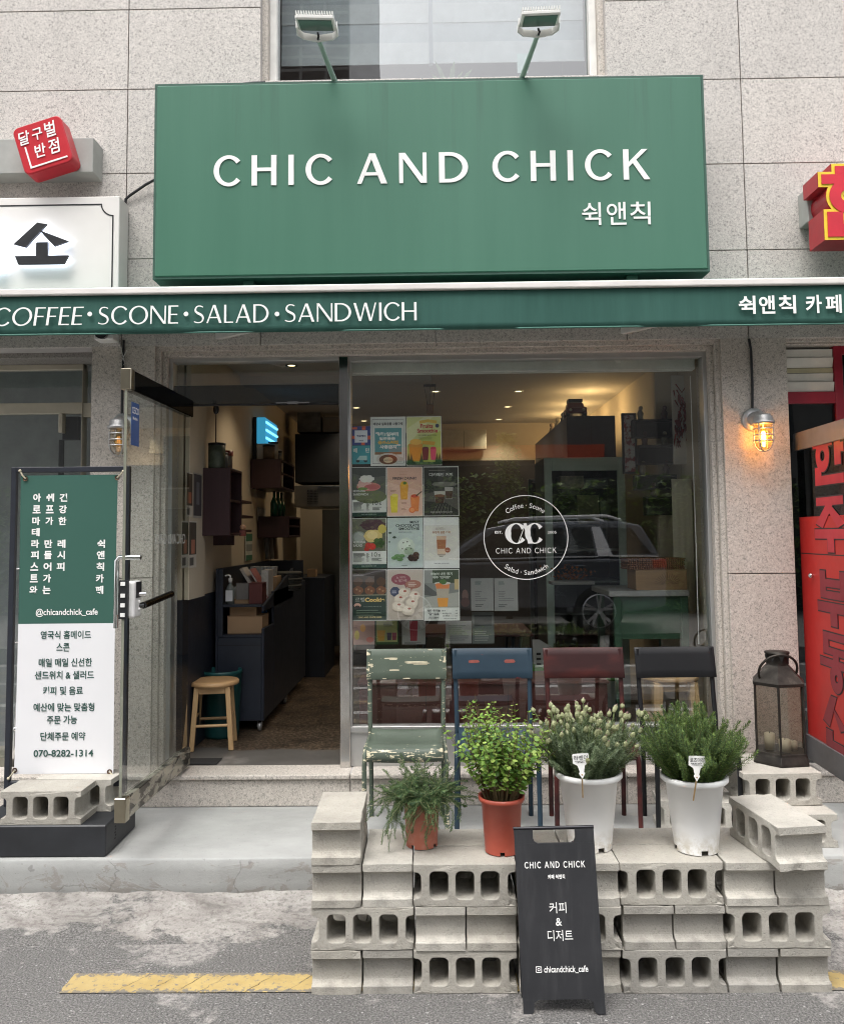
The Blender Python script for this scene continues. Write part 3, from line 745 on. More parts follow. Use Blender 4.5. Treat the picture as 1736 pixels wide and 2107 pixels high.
# ================================================================== flared capitals for the sign lettering
def g_arc(cx, cy, rx, ry, a0, a1, tk, tn, n=36, ecc=0.0):
    """band along an ellipse; tk thickness at the sides, tn at top and bottom"""
    out = []; inn = []
    for i in range(n+1):
        t = math.radians(a0+(a1-a0)*i/n); c, s_ = math.cos(t), math.sin(t)
        th = tn+(tk-tn)*abs(c)**1.4
        out.append((cx+rx*c, cy+ry*s_)); inn.append((cx+(rx-th)*c, cy+(ry-th)*s_))
    return [[out[i], out[i+1], inn[i+1], inn[i]] for i in range(n)]
def g_bar(x0, y0, x1, y1, wd):
    return [[(x0-wd/2, y0), (x0+wd/2, y0), (x1+wd/2, y1), (x1-wd/2, y1)]]
def g_rect(x0, y0, x1, y1): return [[(x0, y0), (x1, y0), (x1, y1), (x0, y1)]]
def g_path(pts, ws):
    q = []; n = len(pts); L = []; Rr = []
    for i in range(n):
        a, b = pts[max(0, i-1)], pts[min(n-1, i+1)]
        dx, dy = b[0]-a[0], b[1]-a[1]; l = math.hypot(dx, dy); nx, ny = -dy/l, dx/l
        L.append((pts[i][0]+nx*ws[i]/2, pts[i][1]+ny*ws[i]/2)); Rr.append((pts[i][0]-nx*ws[i]/2, pts[i][1]-ny*ws[i]/2))
    return [[L[i], Rr[i], Rr[i+1], L[i+1]] for i in range(n-1)]
def bez(p, n=10):
    out = []
    for k in range((len(p)-1)//3):
        a, b, c, d_ = p[3*k:3*k+4]
        for i in range(n+(k == (len(p)-1)//3-1)):
            t = i/n; m = 1-t
            out.append(tuple(m**3*a[j]+3*m*m*t*b[j]+3*m*t*t*c[j]+t**3*d_[j] for j in (0, 1)))
    return out
def glyph(ch, W=0.15, w_=0.11):
    if ch == 'C':
        return .80, [g_arc(.46, .5, .46, .515, 40, 320, W, w_)]
    if ch == 'O': return .98, [g_arc(.49, .5, .49, .515, 0, 360, W, w_, 48)]
    if ch == 'H': return .76, [g_rect(0, 0, W, 1), g_rect(.76-W, 0, .76, 1), g_rect(W, .47, .76-W, .47+w_)]
    if ch == 'I': return W, [g_rect(0, 0, W, 1)]
    if ch == 'A': return .86, [g_bar(.06, 0, .42, 1, w_*1.1), g_bar(.78, 0, .44, 1, W*1.12), g_rect(.19, .27, .66, .27+w_*.9)]
    if ch == 'N': return .80, [g_rect(0, 0, w_, 1), g_rect(.80-w_, 0, .80, 1), g_bar(.80-w_*.75, 0, w_*.75, 1, W*1.1)]
    if ch == 'D': return .84, [g_rect(0, 0, W, 1), g_arc(.30, .5, .54, .5, -90, 90, W, w_), g_rect(W, 0, .30, w_), g_rect(W, 1-w_, .30, 1)]
    if ch == 'K': return .76, [g_rect(0, 0, W, 1), [[(W, .42), (W, .58), (.56, 1), (.74, 1)]], [[(.25, .60), (.36, .70), (.80, 0), (.62, 0)]]]
    if ch == 'E': return .52, [g_rect(0, 0, W, 1), g_rect(W, 0, .52, w_*.9), g_rect(W, .47, .47, .47+w_*.9), g_rect(W, 1-w_*.9, .51, 1)]
    if ch == 'F': return .50, [g_rect(0, 0, W, 1), g_rect(W, .46, .45, .46+w_*.9), g_rect(W, 1-w_*.9, .50, 1)]
    if ch == 'L': return .50, [g_rect(0, 0, W, 1), g_rect(W, 0, .50, w_*.9)]
    if ch == 'S':
        p = bez([(.50, .88), (.42, .96), (.12, 1.03), (.09, .75), (.07, .50), (.52, .55), (.51, .25), (.50, -.02), (.14, .0), (.02, .10)], 12)
        n = len(p); ws = [w_*.75+(W*1.05-w_*.75)*math.exp(-((i/(n-1)-.5)/.2)**2) for i in range(n)]
        return .56, [g_path(p, ws)]
    if ch == 'W': return 1.20, [g_bar(.06, 1, .34, 0, W), g_bar(.60, 1, .36, 0, w_*.95), g_bar(.62, 1, .88, 0, W), g_bar(1.14, 1, .90, 0, w_*.95)]
    if ch == '·': return .22, [[[(.11+.085*math.cos(k*math.pi/8), .47+.085*math.sin(k*math.pi/8)) for k in range(16)]]]
    return .40, []
def caps(mb, body, o, a, b, w, h, ext, mat=0, track=0.18, W=.15, w_=.11, shear=0.0, sp=.42):
    """flared capitals fitted to the box w x h"""
    x = 0; items = []
    for i, ch in enumerate(body):
        if ch == ' ': x += sp; continue
        wd, strokes = glyph(ch, W, w_); items.append((x, strokes)); x += wd+track; last = x-track
    o, a, b = Vector(o), Vector(a).normalized(), Vector(b).normalized(); sx = w/last; nn = a.cross(b)
    lay = 0
    for gx, strokes in items:
        for si, st in enumerate(strokes):
            e = ext+si*.0004
            for poly in st:
                area = sum(poly[i][0]*poly[(i+1) % len(poly)][1]-poly[(i+1) % len(poly)][0]*poly[i][1] for i in range(len(poly)))
                if area < 0: poly = poly[::-1]
                pts = [((gx+px)*sx+shear*py*h, py*h) for px, py in poly]
                mb.flat(pts, [tuple(range(len(pts)))], o, a, b, e, mat)
    return mb

# ================================================================== main signboard
n = NT('sign_green')
f = n.noise(1.2, 4, .6, n.mapping((6, 1, .5))); g = n.noise(.7, 3, .5)
a = n.ramp(f, [(.3, (.052, .156, .105)), (.7, (.062, .174, .119))])
a = n.mix(n.ramp(g, [(.4, 0.0), (.75, .30)]), a, (.074, .185, .133))
sk_ = n.noise(1.0, 6, .7, n.mapping((11, 1, .45)))
zz = n.sep()[2]
a = n.mix(n.math('MULTIPLY', n.ramp(sk_, [(.55, 0.0), (.72, .5)]), n.ramp(zz, [(.35, .15), (1.1, 1.0)])), a, (.045, .10, .075))
M['sign_green'] = n.base(a, .42, 0, .4)
M['sign_edge'] = plain('sign_green_edge', (.035, .095, .070), .45)
SYF, SYB = -0.30, -0.14
c0, c1, c2, c3 = Y(322, 175, SYF), Y(1444, 158, SYF), Y(1454, 553, SYF), Y(319, 570, SYF)
x0, x1, z0, z1 = (c0.x+c3.x)/2, (c1.x+c2.x)/2, (c2.z+c3.z)/2, (c0.z+c1.z)/2
S = thing('signboard', 'large green shop sign with white flared capitals above the awning', 'shop sign', ((x0+x1)/2, SYB, z0))
mb = MB(); mb.box(x0, x1, SYF, SYB, z0, z1); mb.build('panel', M['sign_green'], S, None, .006)
mb = MB(); t = .012
for bx in ((x0-t, x0-.0005, SYF+.006, SYB+.01, z0-t, z1+t), (x1+.0005, x1+t, SYF+.006, SYB+.01, z0-t, z1+t), (x0, x1, SYF+.006, SYB+.01, z1+.0005, z1+t), (x0, x1, SYF+.006, SYB+.01, z0-t, z0-.0005)): mb.box(*bx)
mb.build('edge_trim', M['sign_edge'], S)
for u in (520, 1290): p = Y(u, 560, SYB); MB().box(p.x-.03, p.x+.03, SYF+.05, 0.0, z0-.045, z0-t-.0005).build('wall_bracket', M['sign_edge'], S, None, .003)
for u in (480, 1300): p = Y(u, 175, SYB); MB().box(p.x-.02, p.x+.02, SYB+.0105, 0.0, z1-.15, z1-.11).build('wall_bracket', M['sign_edge'], S, None, .003)
mb = MB()
l0, l1 = Y(440, 383, SYF), Y(1335, 370, SYF); lt = Y(890, 313, SYF)
hh = .172
for word, ua, ub in (('CHIC', 440, 683), ('AND', 735, 963), ('CHICK', 1013, 1334)):
    pa_, pb_ = Y(ua, 384-(ua-440)*.0145, SYF), Y(ub, 384-(ub-440)*.0145, SYF)
    caps(mb, word, (pa_.x, SYF-.001, (l0.z+l1.z)/2), EX, EZ, pb_.x-pa_.x, hh, .004, 0, .36, .165, .115)
for ch, ua, ub in (('쉭', 1197, 1236), ('앤', 1248, 1288), ('칙', 1296, 1338)):
    pa_, pb_ = Y(ua, 462, SYF), Y(ub, 462, SYF)
    mb.text(ch, (pa_.x, SYF-.001, Y(1268, 463, SYF).z), EX, EZ, pb_.x-pa_.x, .128, .004, 0, .006)
mb.build('lettering', M['letter_white'], S)

# ================================================================== floodlights over the sign
FG = 'floodlights above the shop sign'
def flood(u, v, ub, vb, label):
    base = Vector((Y(ub, vb, -.22).x, -.22, z1+.013)); hd = Y(u, v, -.62)
    T = thing('floodlight', label, 'floodlight', base, FG)
    joint = hd+Vector((0, .088, -.033))
    MB().tube([base, base+(joint-base)*.55+Vector((0, 0, 0)), joint], [.016, .014, .012], 10).build('arm', plain('mint_paint', (.30, .42, .36), .5), T)
    ax = Vector((.99 if ub < 900 else .985, 0, .03 if ub > 900 else -.035)).normalized()
    fn = Vector((0, .10, -1)).normalized(); up = ax.cross(fn).normalized()
    if up.y < 0: up = -up
    M['lamp_white'] = plain('white_lamp_shell', (.78, .78, .75), .4, 0, .04)
    mb = MB(); mb.obox(hd, ax, up, fn, .100, .066, .012)
    body = mb.build('housing', M['lamp_white'], T, None, .006)
    mb = MB()
    for i in range(15): mb.obox(hd+ax*(-.094+.0134*i)-fn*.0205, ax, up, fn, .0028, .066, .0085)
    mb.build('cooling_fin', M['lamp_white'], body)
    mb = MB(); mb.obox(hd+fn*.0135, ax, up, fn, .086, .053, .002); mb.build('lens', plain('green_grey_lens', (.10, .16, .135), .12), body)
    mb = MB(); b0 = hd-ax*.106+up*.025; b1 = hd+ax*.106+up*.025
    pts = [b0, b0+up*.04+fn*.018, b0+ax*.028+up*.062+fn*.028, joint, b1-ax*.028+up*.062+fn*.028, b1+up*.04+fn*.018, b1]
    for i in range(len(pts)-1):
        mid = (pts[i]+pts[i+1])/2; dv = pts[i+1]-pts[i]; mb.obox(mid, dv, fn, dv.cross(fn), dv.length/2+.004, .018, .003)
    mb.build('yoke', M['lamp_white'], T)
    MB().tube([joint+Vector((0, -.014, -.012)), joint+Vector((.006, -.03, -.004)), hd+up*.066+fn*.02], .006, 6).build('lead', M['black'], T)
flood(650, 47, 694, 171, 'white floodlight leaning left on its arm, over the first word of the green sign')
flood(1110, 38, 1068, 166, 'white floodlight leaning right on its arm, over the last word of the green sign')

# ================================================================== awning
n = NT('awning_cloth')
f = n.noise(2.0, 4, .6, n.mapping((9, 1, .8))); g = n.noise(1.3, 4, .6)
a = n.ramp(f, [(.3, (.028, .085, .070)), (.7, (.038, .106, .087))]); a = n.mix(n.ramp(g, [(.5, 0.0), (.8, .4)]), a, (.047, .122, .101))
n.bump(n.noise(420, 2), .15, .001)
M['awning'] = n.base(a, .75, 0, .2)
AY = -.42
za, zb, zc, zd = Y(868, 575, AY).z, Y(868, 585, AY).z, Y(868, 598, AY).z, Y(868, 679, AY).z
A = thing('awning', 'green folded-out awning with a white front rail and white lettering on its valance', 'awning', (0, 0, zc))
mb = MB(); mb.slab([(-4, AY-.015, zb+.004), (4, AY-.015, zb+.004), (4, -.02, zb+.055), (-4, -.02, zb+.055)], (0, 0, -.02)); mb.build('hood', plain('awning_hood', (.075, .19, .15), .5), A, None, .004)
mb = MB(); mb.box(-4, 4, AY-.022, AY+.03, zc-.001, zb+.002); mb.build('front_rail', plain('white_rail', (.72, .69, .66), .45, 0, .1, 3), A, None, .007, seg=2)
mb = MB(); NX = 320; vs = []
for i in range(NX+1):
    x = -4+8*i/NX
    for j in range(7):
        t = j/6
        yy = AY+.004-.012*t*(.5+noise.noise(Vector((x*1.6, t*.5, 0))))-.003*t*math.sin(x*7.0)
        vs.append((x, yy, zc+(zd-zc)*t+.004*t*noise.noise(Vector((x*2, 7, 0)))))
fs = [(i*7+j, i*7+j+1, (i+1)*7+j+1, (i+1)*7+j) for i in range(NX) for j in range(6)]
mb.add(vs, fs, 0, True)
val = mb.build('valance', M['awning'], A); so_ = val.modifiers.new('thick', 'SOLIDIFY'); so_.thickness = .003; so_.offset = 1
mb = MB(); mb.tube([(-4, AY-.002, zd+.003), (4, AY-.002, zd+.003)], .005, 8); mb.build('hem', plain('hem_green', (.06, .17, .135), .7), val)
mb = MB()
ly = AY-.0195
tz = lambda u, v: Y(u, v, ly).z
for word, ua, ub, sh in (('COFFEE', -14, 169, .12), ('·', 180, 190, 0), ('SCONE', 202, 367, .02), ('·', 378, 388, 0), ('SALAD', 399, 553, 0), ('·', 565, 575, 0), ('SANDWICH', 586, 857, 0)):
    pa_, pb_ = Y(ua, 650, ly), Y(ub, 650, ly)
    if word == '·':
        cx = (pa_.x+pb_.x)/2; r = .0125
        mb.slab([(cx+r*math.cos(k*math.pi/8), ly, tz(ua, 646)+r*math.sin(k*math.pi/8)) for k in range(16)], (0, .004, 0)); continue
    caps(mb, word, (pa_.x, ly, tz(420, 665)), EX, EZ, pb_.x-pa_.x, .098, .001, 0, .12, .125, .075, sh)
for ch, ua, ub in (('쉭', 1519, 1554), ('앤', 1561, 1594), ('칙', 1601, 1637), ('카', 1657, 1690), ('페', 1698, 1731)):
    pa_, pb_ = Y(ua, 640, ly), Y(ub, 640, ly)
    mb.text(ch, (pa_.x, ly, tz(1620, 645)), EX, EZ, pb_.x-pa_.x, .098, .001, 0, .022)
mb.build('lettering', M['letter_white'], val)
mb = MB()
for ua, ub in ((440, 520), (1280, 1345)):
    p, q = Y(ua, 690, -.10), Y(ub, 700, -.30); mb.slab([(p.x, -.06, zd+.10), (p.x, -.06, zd+.05), (q.x, -.36, zd+.02), (q.x, -.36, zd+.07)], (.02, .02, 0)); mb.build('folding_arm', M['white_alu'], A); mb = MB()


# ================================================================== caged wall lamps
LG = 'caged wall lamps either side of the shopfront'
M['galv'] = plain('galvanised_metal', (.52, .52, .52), .42, .75, .15, 14)
n = NT('lamp_glass'); 
M['lamp_glass'] = glass('amber_jar', (.97, .86, .66), 2.2, .03); M['clear_jar'] = glass('clear_jar', (.93, .92, .88), 2.4, .05)
def wall_lamp(u, v, label, power, cuv):
    p = Y(u, v, 0.0)       # wall plate centre
    T = thing('wall_lamp', label, 'wall lamp', p, LG)
    rx = Matrix.Rotation(R(90), 3, 'X')
    mb = MB(); mb.lathe([(0, .022), (.062, .022), (.068, .012), (.068, 0.0)], p, 28, 0, True, rx)
    mb.build('wall_plate', M['galv'], T)
    c = p+Vector((0.012, -.115, -.012))
    mb = MB(); mb.tube([p+Vector((0, -.015, 0)), p+Vector((.006, -.07, .004)), c+Vector((0, .02, .0))], [.042, .038, .036], 16)
    mb.lathe([(0, .028), (.040, .027), (.052, .018), (.054, -.008), (.062, -.012), (.062, -.026), (.0, -.026)], c, 28)
    mb.build('cap', M['galv'], T)
    mb = MB(); mb.lathe([(.047, -.027), (.047, -.12), (.040, -.150), (.024, -.168), (0, -.174)], c, 28); mb.build('jar', M['lamp_glass'] if power > .3 else M['clear_jar'], T)
    cage = MB()
    for z in (-.055, -.090, -.122): cage.lathe([(.053, z-.003), (.056, z-.003), (.056, z+.003), (.053, z+.003), (.053, z-.003)], c, 28)
    for k in range(2):
        th = R(45)+k*R(90); e = Vector((math.cos(th), math.sin(th), 0))
        prof = [(.0545, -.026), (.0545, -.125), (.047, -.152), (.030, -.174), (0, -.183), (-.030, -.174), (-.047, -.152), (-.0545, -.125), (-.0545, -.026)]
        cage.tube([c+e*a_+Vector((0, 0, z)) for a_, z in prof], .0036, 6)
    cage.build('cage', M['galv'], T)
    bulb = MB(); bulb.lathe([(.0, -.030), (.013, -.030), (.013, -.062), (.021, -.078), (.026, -.098), (.020, -.120), (0, -.130)], c, 20)
    bulb.build('bulb', glass('bulb_glass', (.98, .85, .6) if power > .3 else (.86, .80, .66), 2.0), T)
    fil = MB()
    for k in range(4): fil.tube([c+Vector((.006*math.cos(k*1.57), .006*math.sin(k*1.57), -.070)), c+Vector((.008*math.cos(k*1.57), .008*math.sin(k*1.57), -.108))], .0022 if power > .3 else .0011, 5)
    fil.build('filament', emit('warm_filament', (1.0, .50, .16), 70 if power > .3 else .35), T)
    l = bpy.data.lights.new('lamp_glow', 'POINT'); l.energy = power; l.color = (1.0, .52, .18); l.shadow_soft_size = .02
    lo = bpy.data.objects.new('lamp_glow', l); COL.objects.link(lo); lo.location = c+Vector((0, 0, -.088))
    # supply cable on the wall
    pts = [Y(a_, b_, -.012) for a_, b_ in cuv]
    cb = MB(); cb.tube(pts, .0075, 8)
    tag(cb.build('power_cable', M['black']), cuv_label[label], 'cable')
L1 = 'caged galvanised lamp on the left pillar above the banner stand, barely lit'
L2 = 'caged galvanised lamp glowing orange on the right pillar'
cuv_label = {L1: 'black cable running down the left pillar to the dim caged lamp', L2: 'black cable running down the right pillar to the glowing caged lamp'}
wall_lamp(256, 874, L1, .01, [(255, 700), (254, 740), (252, 790), (251, 862)])
wall_lamp(1548, 864, L2, .4, [(1540, 697), (1544, 720), (1547, 790), (1547, 850)])
# loose tie on the left cable
mb = MB(); pts = [Y(a_, b_, -.02) for a_, b_ in ((228, 700), (246, 704), (254, 735), (250, 745), (251, 755), (257, 748), (254, 735), (262, 720))]
mb.tube(pts, .0022, 5); tag(mb.build('cable_tie', plain('clear_tie', (.6, .6, .58), .4)), 'loose pale string tied round the cable on the left pillar', 'string')
mb = MB(); mb.tube([Y(322, 368, -.05), Y(300, 380, -.03), Y(268, 402, -.02), Y(259, 410, -.012), Y(257, 440, -.012), Y(256, 480, -.012)], .008, 8)
tag(mb.build('sign_cable', M['black']), 'black cable drooping from the left edge of the green sign to the white sign', 'cable')
mb = MB(); mb.tube([Y(490, 174, -.05), Y(505, 172, -.03), Y(520, 170, -.012), Y(545, 169, -.03)], .008, 8)
tag(mb.build('loose_cable', M['black']), 'short black cable lying along the top of the green sign below the upper window', 'cable')

# ================================================================== security camera under the awning
p = Y(218, 702, -.06)
T = thing('security_camera', 'small white and black security camera under the awning at the left pillar', 'camera', p)
mb = MB(); mb.box(p.x-.055, p.x+.055, -.10, 0, p.z+.0, p.z+.055); mb.build('mount', M['white'], T, None, .006)
mb = MB(); mb.tube([p+Vector((.0, -.05, .03)), p+Vector((.045, -.19, .005))], [.030, .034], 16); mb.build('lens_hood', M['black'], T)

# ================================================================== neighbours' signs
wy = -.16
c0, c1 = Y(248, 402, wy), Y(245, 584, wy)
T = thing('white_signboard', 'white sign with a thin black notched border and black backlit brush letters', 'shop sign', (c0.x-1, wy, c1.z-.1))
xr, zt, zb_ = Y(247, 402, wy).x, Y(150, 405, wy).z, Y(150, 610, wy).z
mb = MB(); mb.box(xr-3, xr, wy, -.02, zb_, zt); mb.build('panel', plain('sign_white', (.74, .72, .69), .4, 0, .05, 2), T, None, .004)
mb = MB(); bw = .0075; ax_ = Y(234, 470, wy).x; az_ = Y(100, 421, wy).z; rr_ = .075
mb.box(ax_-bw, ax_, wy-.002, wy-.0005, zb_+.02, az_-rr_); mb.box(xr-2.9, ax_-rr_, wy-.002, wy-.0005, az_-bw, az_)
for i in range(10):
    t0, t1 = R(180+9*i), R(189+9*i); c = Vector((ax_, wy-.002, az_)); r1, r2 = rr_+bw*.0, rr_-bw
    pts = [c+Vector((math.cos(t)*r, 0, math.sin(t)*r)) for t, r in ((t0, r1), (t1, r1), (t1, r2), (t0, r2))]
    mb.slab(pts[::-1], (0, .0015, 0))
mb.build('border', M['black'], T)
glow = emit('backlit_acrylic', (.80, .87, 1.0), 1.25)
mb = MB(); gl = MB()
for ch, ua, ub, va, vb in (('소', 27, 141, 457, 541), ('미', -130, 7, 470, 555)):
    a0_ = Y(ua, vb, wy-.06); a1_ = Y(ub, va, wy-.06)
    ww_, hh_ = a1_.x-a0_.x, a1_.z-a0_.z
    block_glyph(mb if ua > 0 else gl, ch, (a0_.x, wy, a0_.z), EX, EZ, ww_, hh_, .004, .050, .016)
    block_glyph(gl, ch, (a0_.x, wy, a0_.z), EX, EZ, ww_, hh_, .004, .033, .032)
mb.build('lettering', M['black'], T); gl.build('backlight', glow, T)

# grey mounting rail with the red cube sign
by = -.14
T = thing('sign_rail', 'grey boxed metal rail fixed to the granite behind the tilted red sign', 'sign rail', (-2.6, by, 3.9))
e0, e1 = Y(193, 283, by), Y(193, 354, by)
mb = MB(); mb.box(-5, e0.x, by, 0, e1.z, e0.z); mb.build('casing', plain('grey_casing', (.36, .37, .35), .45), T, None, .003)
mb = MB(); mb.slab([(-2.85, by, e1.z-.001), (-2.72, by, e1.z-.001), (-2.78, by+.10, e1.z-.10), (-2.92, by+.10, e1.z-.10)], (0, .04, 0)); mb.build('strut', M['sign_edge'], T)
cy = -.26
cc = Y(88, 298, cy); tl = R(17.5)
ax, az = Vector((math.cos(tl), 0, math.sin(tl))), Vector((-math.sin(tl), 0, math.cos(tl)))
T = thing('red_sign', 'tilted red rounded square sign with white brush lettering', 'shop sign', cc)
def rrect(hw, r, n=6):
    return [(sx_*(hw-r)+r*math.cos(R(q+90*k/n)), sy_*(hw-r)+r*math.sin(R(q+90*k/n))) for sx_, sy_, q in ((1, 1, 0), (-1, 1, 90), (-1, -1, 180), (1, -1, 270)) for k in range(n+1)]
hw = .142
mb = MB(); mb.slab([cc+ax*a_+az*b_ for a_, b_ in rrect(hw, .035)], (0, cy*-1-.02-.12+.0, 0)); mb.build('case', plain('glossy_red', (.50, .018, .030), .35, 0, .05), T, None, .006)
mb = MB()
wl = plain('white_brush', (.85, .84, .83), .5)
for ch, ox, oz, ww, hh_ in (('달', -.118, .030, .066, .078), ('구', -.040, .036, .06, .066), ('벌', .036, .030, .066, .088), ('반', -.052, -.066, .066, .076), ('점', .030, -.070, .068, .084)):
    mb.text(ch, cc+ax*ox+az*oz+Vector((0, -.001, 0)), ax, az, ww, hh_, .003, 0, .012, shear=.18)
mb.obox(cc+ax*-.096+az*-.045+Vector((0, -.0022, 0)), ax, (0, 1, 0), az, .0045, .0022, .060); mb.obox(cc+ax*.008+az*-.1095+Vector((0, -.0022, 0)), ax, (0, 1, 0), az, .1085, .0022, .0045)
mb.build('lettering', wl, T)

# big red and yellow channel letter at the right edge
T = thing('letter_sign', 'thick red channel letter outlined in yellow on a grey mounting box', 'shop sign', (2.4, -.15, 3.5))
gy = -.12
e0, e1 = Y(1646, 386, gy), Y(1646, 463, gy)
mb = MB(); mb.box(e0.x+.035, 5, gy, 0, e1.z+.02, e0.z); mb.build('mounting_box', plain('grey_casing', (.36, .37, .35), .45), T, None, .004)
ly_ = -.30
a0_, a1_ = Y(1680, 494, ly_), Y(1790, 336, ly_)
hgt = a1_.z-a0_.z; wid = .46
block_glyph(MB(), '한', (a0_.x+.02, 0, a0_.z+.02), EX, EZ, wid-.04, hgt-.04, .020, .300, .18).build('letter_body', plain('channel_red', (.40, .015, .025), .35), T)
block_glyph(MB(), '한', (a0_.x+.02, 0, a0_.z+.02), EX, EZ, wid-.04, hgt-.04, .019, .3055, .002).build('letter_outline', plain('yellow_acrylic', (.80, .58, .04), .4), T)
block_glyph(MB(), '한', (a0_.x+.02, 0, a0_.z+.02), EX, EZ, wid-.04, hgt-.04, .003, .3110, .002).build('letter_face', plain('red_acrylic', (.58, .02, .04), .4), T)
# ================================================================== concrete blocks
BW, BH, BD = .388, .157, .19      # lying on the side: length, height, core depth
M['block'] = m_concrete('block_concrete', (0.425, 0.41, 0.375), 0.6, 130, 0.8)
def rpoly(x0, x1, z0, z1, r, n=5):
    out = []
    for cx, cz, q in ((x1-r, z1-r, 0), (x0+r, z1-r, 90), (x0+r, z0+r, 180), (x1-r, z0+r, 270)):
        for k in range(n+1): out.append((cx+r*math.cos(R(q+90*k/n)), cz+r*math.sin(R(q+90*k/n))))
    return out
def block_mesh(seed):
    rr = random.Random(seed)
    h2 = BW/2; fl, r = .031, .019; gd = .030
    # outline with a half core at each end
    out = []
    def end(sx):
        p = [(h2, 0), (h2, fl-.004)]
        p += [(h2-.006, fl)]
        for k in range(5): t = R(270-90*k/4*1.0); p.append((h2-gd+.020+.020*math.cos(R(180+90-90*k/4))*1.0, fl+.020+.020*math.sin(R(180+90-90*k/4))))
        q = [(x, BH-z) for x, z in reversed(p)]
        return p+q
    e = end(1)
    right = e; left = [(-x, z) for x, z in reversed(e)]
    outline = right+left                  # ccw: bottom right up, then left top down
    cu = bpy.data.curves.new('tmp', 'CURVE'); cu.dimensions = '2D'; cu.fill_mode = 'BOTH'; cu.extrude = BD/2-.004; cu.bevel_depth = .003; cu.bevel_resolution = 1; cu.offset = -.003
    loops = [outline]
    for k in (-1, 0, 1):
        cx = k*.0985; dx = rr.uniform(-.002, .002)
        loops.append(rpoly(cx-.0355+dx, cx+.0355+dx, .028, BH-.027, r)[::-1])
    for L in loops:
        sp = cu.splines.new('POLY'); sp.points.add(len(L)-1); sp.use_cyclic_u = True
        for pt, (x, z) in zip(sp.points, L): pt.co = (x, z, 0, 1)
    o = bpy.data.objects.new('tmp', cu); COL.objects.link(o)
    me = bpy.data.meshes.new_from_object(o.evaluated_get(bpy.context.evaluated_depsgraph_get()))
    bpy.data.objects.remove(o); bpy.data.curves.remove(cu)
    bm = bmesh.new(); bm.from_mesh(me)
    bmesh.ops.remove_doubles(bm, verts=bm.verts, dist=.0004)
    # finer edges, then worn corners
    long_e = [e_ for e_ in bm.edges if e_.calc_length() > .05]
    bmesh.ops.subdivide_edges(bm, edges=long_e, cuts=5)
    bmesh.ops.triangulate(bm, faces=[f_ for f_ in bm.faces if len(f_.verts) > 4])
    for v in bm.verts:
        x, z, y = v.co.x, v.co.y, v.co.z
        q = Vector((x*14+seed*7.3, y*14, z*14))
        k = noise.noise(q*3.3)*.0009
        corner = (abs(abs(x)-h2) < .01)+(min(abs(z), abs(z-BH)) < .01)+(abs(abs(y)-BD/2) < .01)
        ch = max(0, noise.noise(q*2.2+Vector((5, 1, 2)))-.18)*.016*(corner >= 2)
        c = Vector((0, BH/2, 0)); dr = (v.co-c)
        v.co = (x-math.copysign(ch*.9, x)+k, z-(z-BH/2)/BH*2*ch+noise.noise(q*2.5+Vector((9, 9, 9)))*.0006, y-math.copysign(ch*.8, y)+noise.noise(q*2.5+Vector((3, 8, 1)))*.0010)
    # to z up: (x, z_2d, depth) -> (x, depth, z)
    for v in bm.verts: v.co = Vector((v.co.x, v.co.z+BD/2, v.co.y))
    bmesh.ops.recalc_face_normals(bm, faces=bm.faces)
    bm.to_mesh(me); bm.free()
    for p in me.polygons: p.use_smooth = False
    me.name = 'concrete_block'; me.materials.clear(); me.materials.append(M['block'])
    return me
BM = [block_mesh(s) for s in range(6)]
BG = 'grey hollow concrete blocks'
def place_block(x, y, z, rot, label, k=None):
    """x, y: middle of the front edge; rot 0 shows the cores, 90 deg shows the grooved end"""
    o = bpy.data.objects.new('concrete_block', BM[k if k is not None else random.randrange(6)]); COL.objects.link(o)
    o.location = (x, y, z); o.rotation_euler = (0, 0, rot)
    return tag(o, label, 'concrete block', BG)
WY, WX = -1.555, -0.480
def end_block(x, y, z, label, jit=0, k=None):      # grooved end towards the street
    a = R(90)+jit
    # rotated 90: local x -> y, local y -> -x ; shift so that the front is at y and the middle at x
    o = place_block(x+BD/2, y+BW/2, z, a, label, k)
    return o
def face_block(x, y, z, label, jit=0, k=None): return place_block(x, y, z, jit, label, k)
rr = random.Random(11)
def course(z, pattern, labels, dy=0.0, deep=False):
    x = WX; li = 0
    for ch in pattern:
        if ch == 'F':
            face_block(x+BW/2+rr.uniform(-.002, .002), WY+dy+rr.uniform(-.005, .005), z, labels[li], rr.uniform(-.008, .008)); li += 1
            if deep: face_block(x+BW/2, WY+.197, z, labels[li], rr.uniform(-.01, .01)); li += 1
            x += BW+.006
        else:
            end_block(x+BD/2+.001, WY+dy+rr.uniform(-.004, .004), z, labels[li], rr.uniform(-.008, .008)); li += 1
            x += BD+.004
course(0, 'EEFEEFEE', [
    'grey grooved-end block, bottom left corner of the wall on the yellow line',
    'grey grooved-end block in the bottom course, second from the left end of the wall',
    'grey cored block in the bottom course, left of the black sandwich board',
    'grey grooved-end block in the bottom course, hidden behind the black sandwich board',
    'grey grooved-end block in the bottom course, just right of the black sandwich board',
    'grey cored block in the bottom course, right of the black sandwich board',
    'grey grooved-end block in the bottom course, second from the right end of the wall',
    'grey grooved-end block, bottom right corner of the wall'])
course(BH+.001, 'FEEFEEF', [
    'grey cored block at the left end of the middle course',
    'grey grooved-end block in the middle course, beside the left cored block',
    'grey grooved-end block in the middle course, touching the left edge of the sandwich board',
    'grey cored block in the middle course, mostly covered by the sandwich board',
    'grey grooved-end block in the middle course, under the white rosemary pot and nearer the board',
    'grey grooved-end block in the middle course, beside the right cored block',
    'grey cored block at the right end of the middle course'])
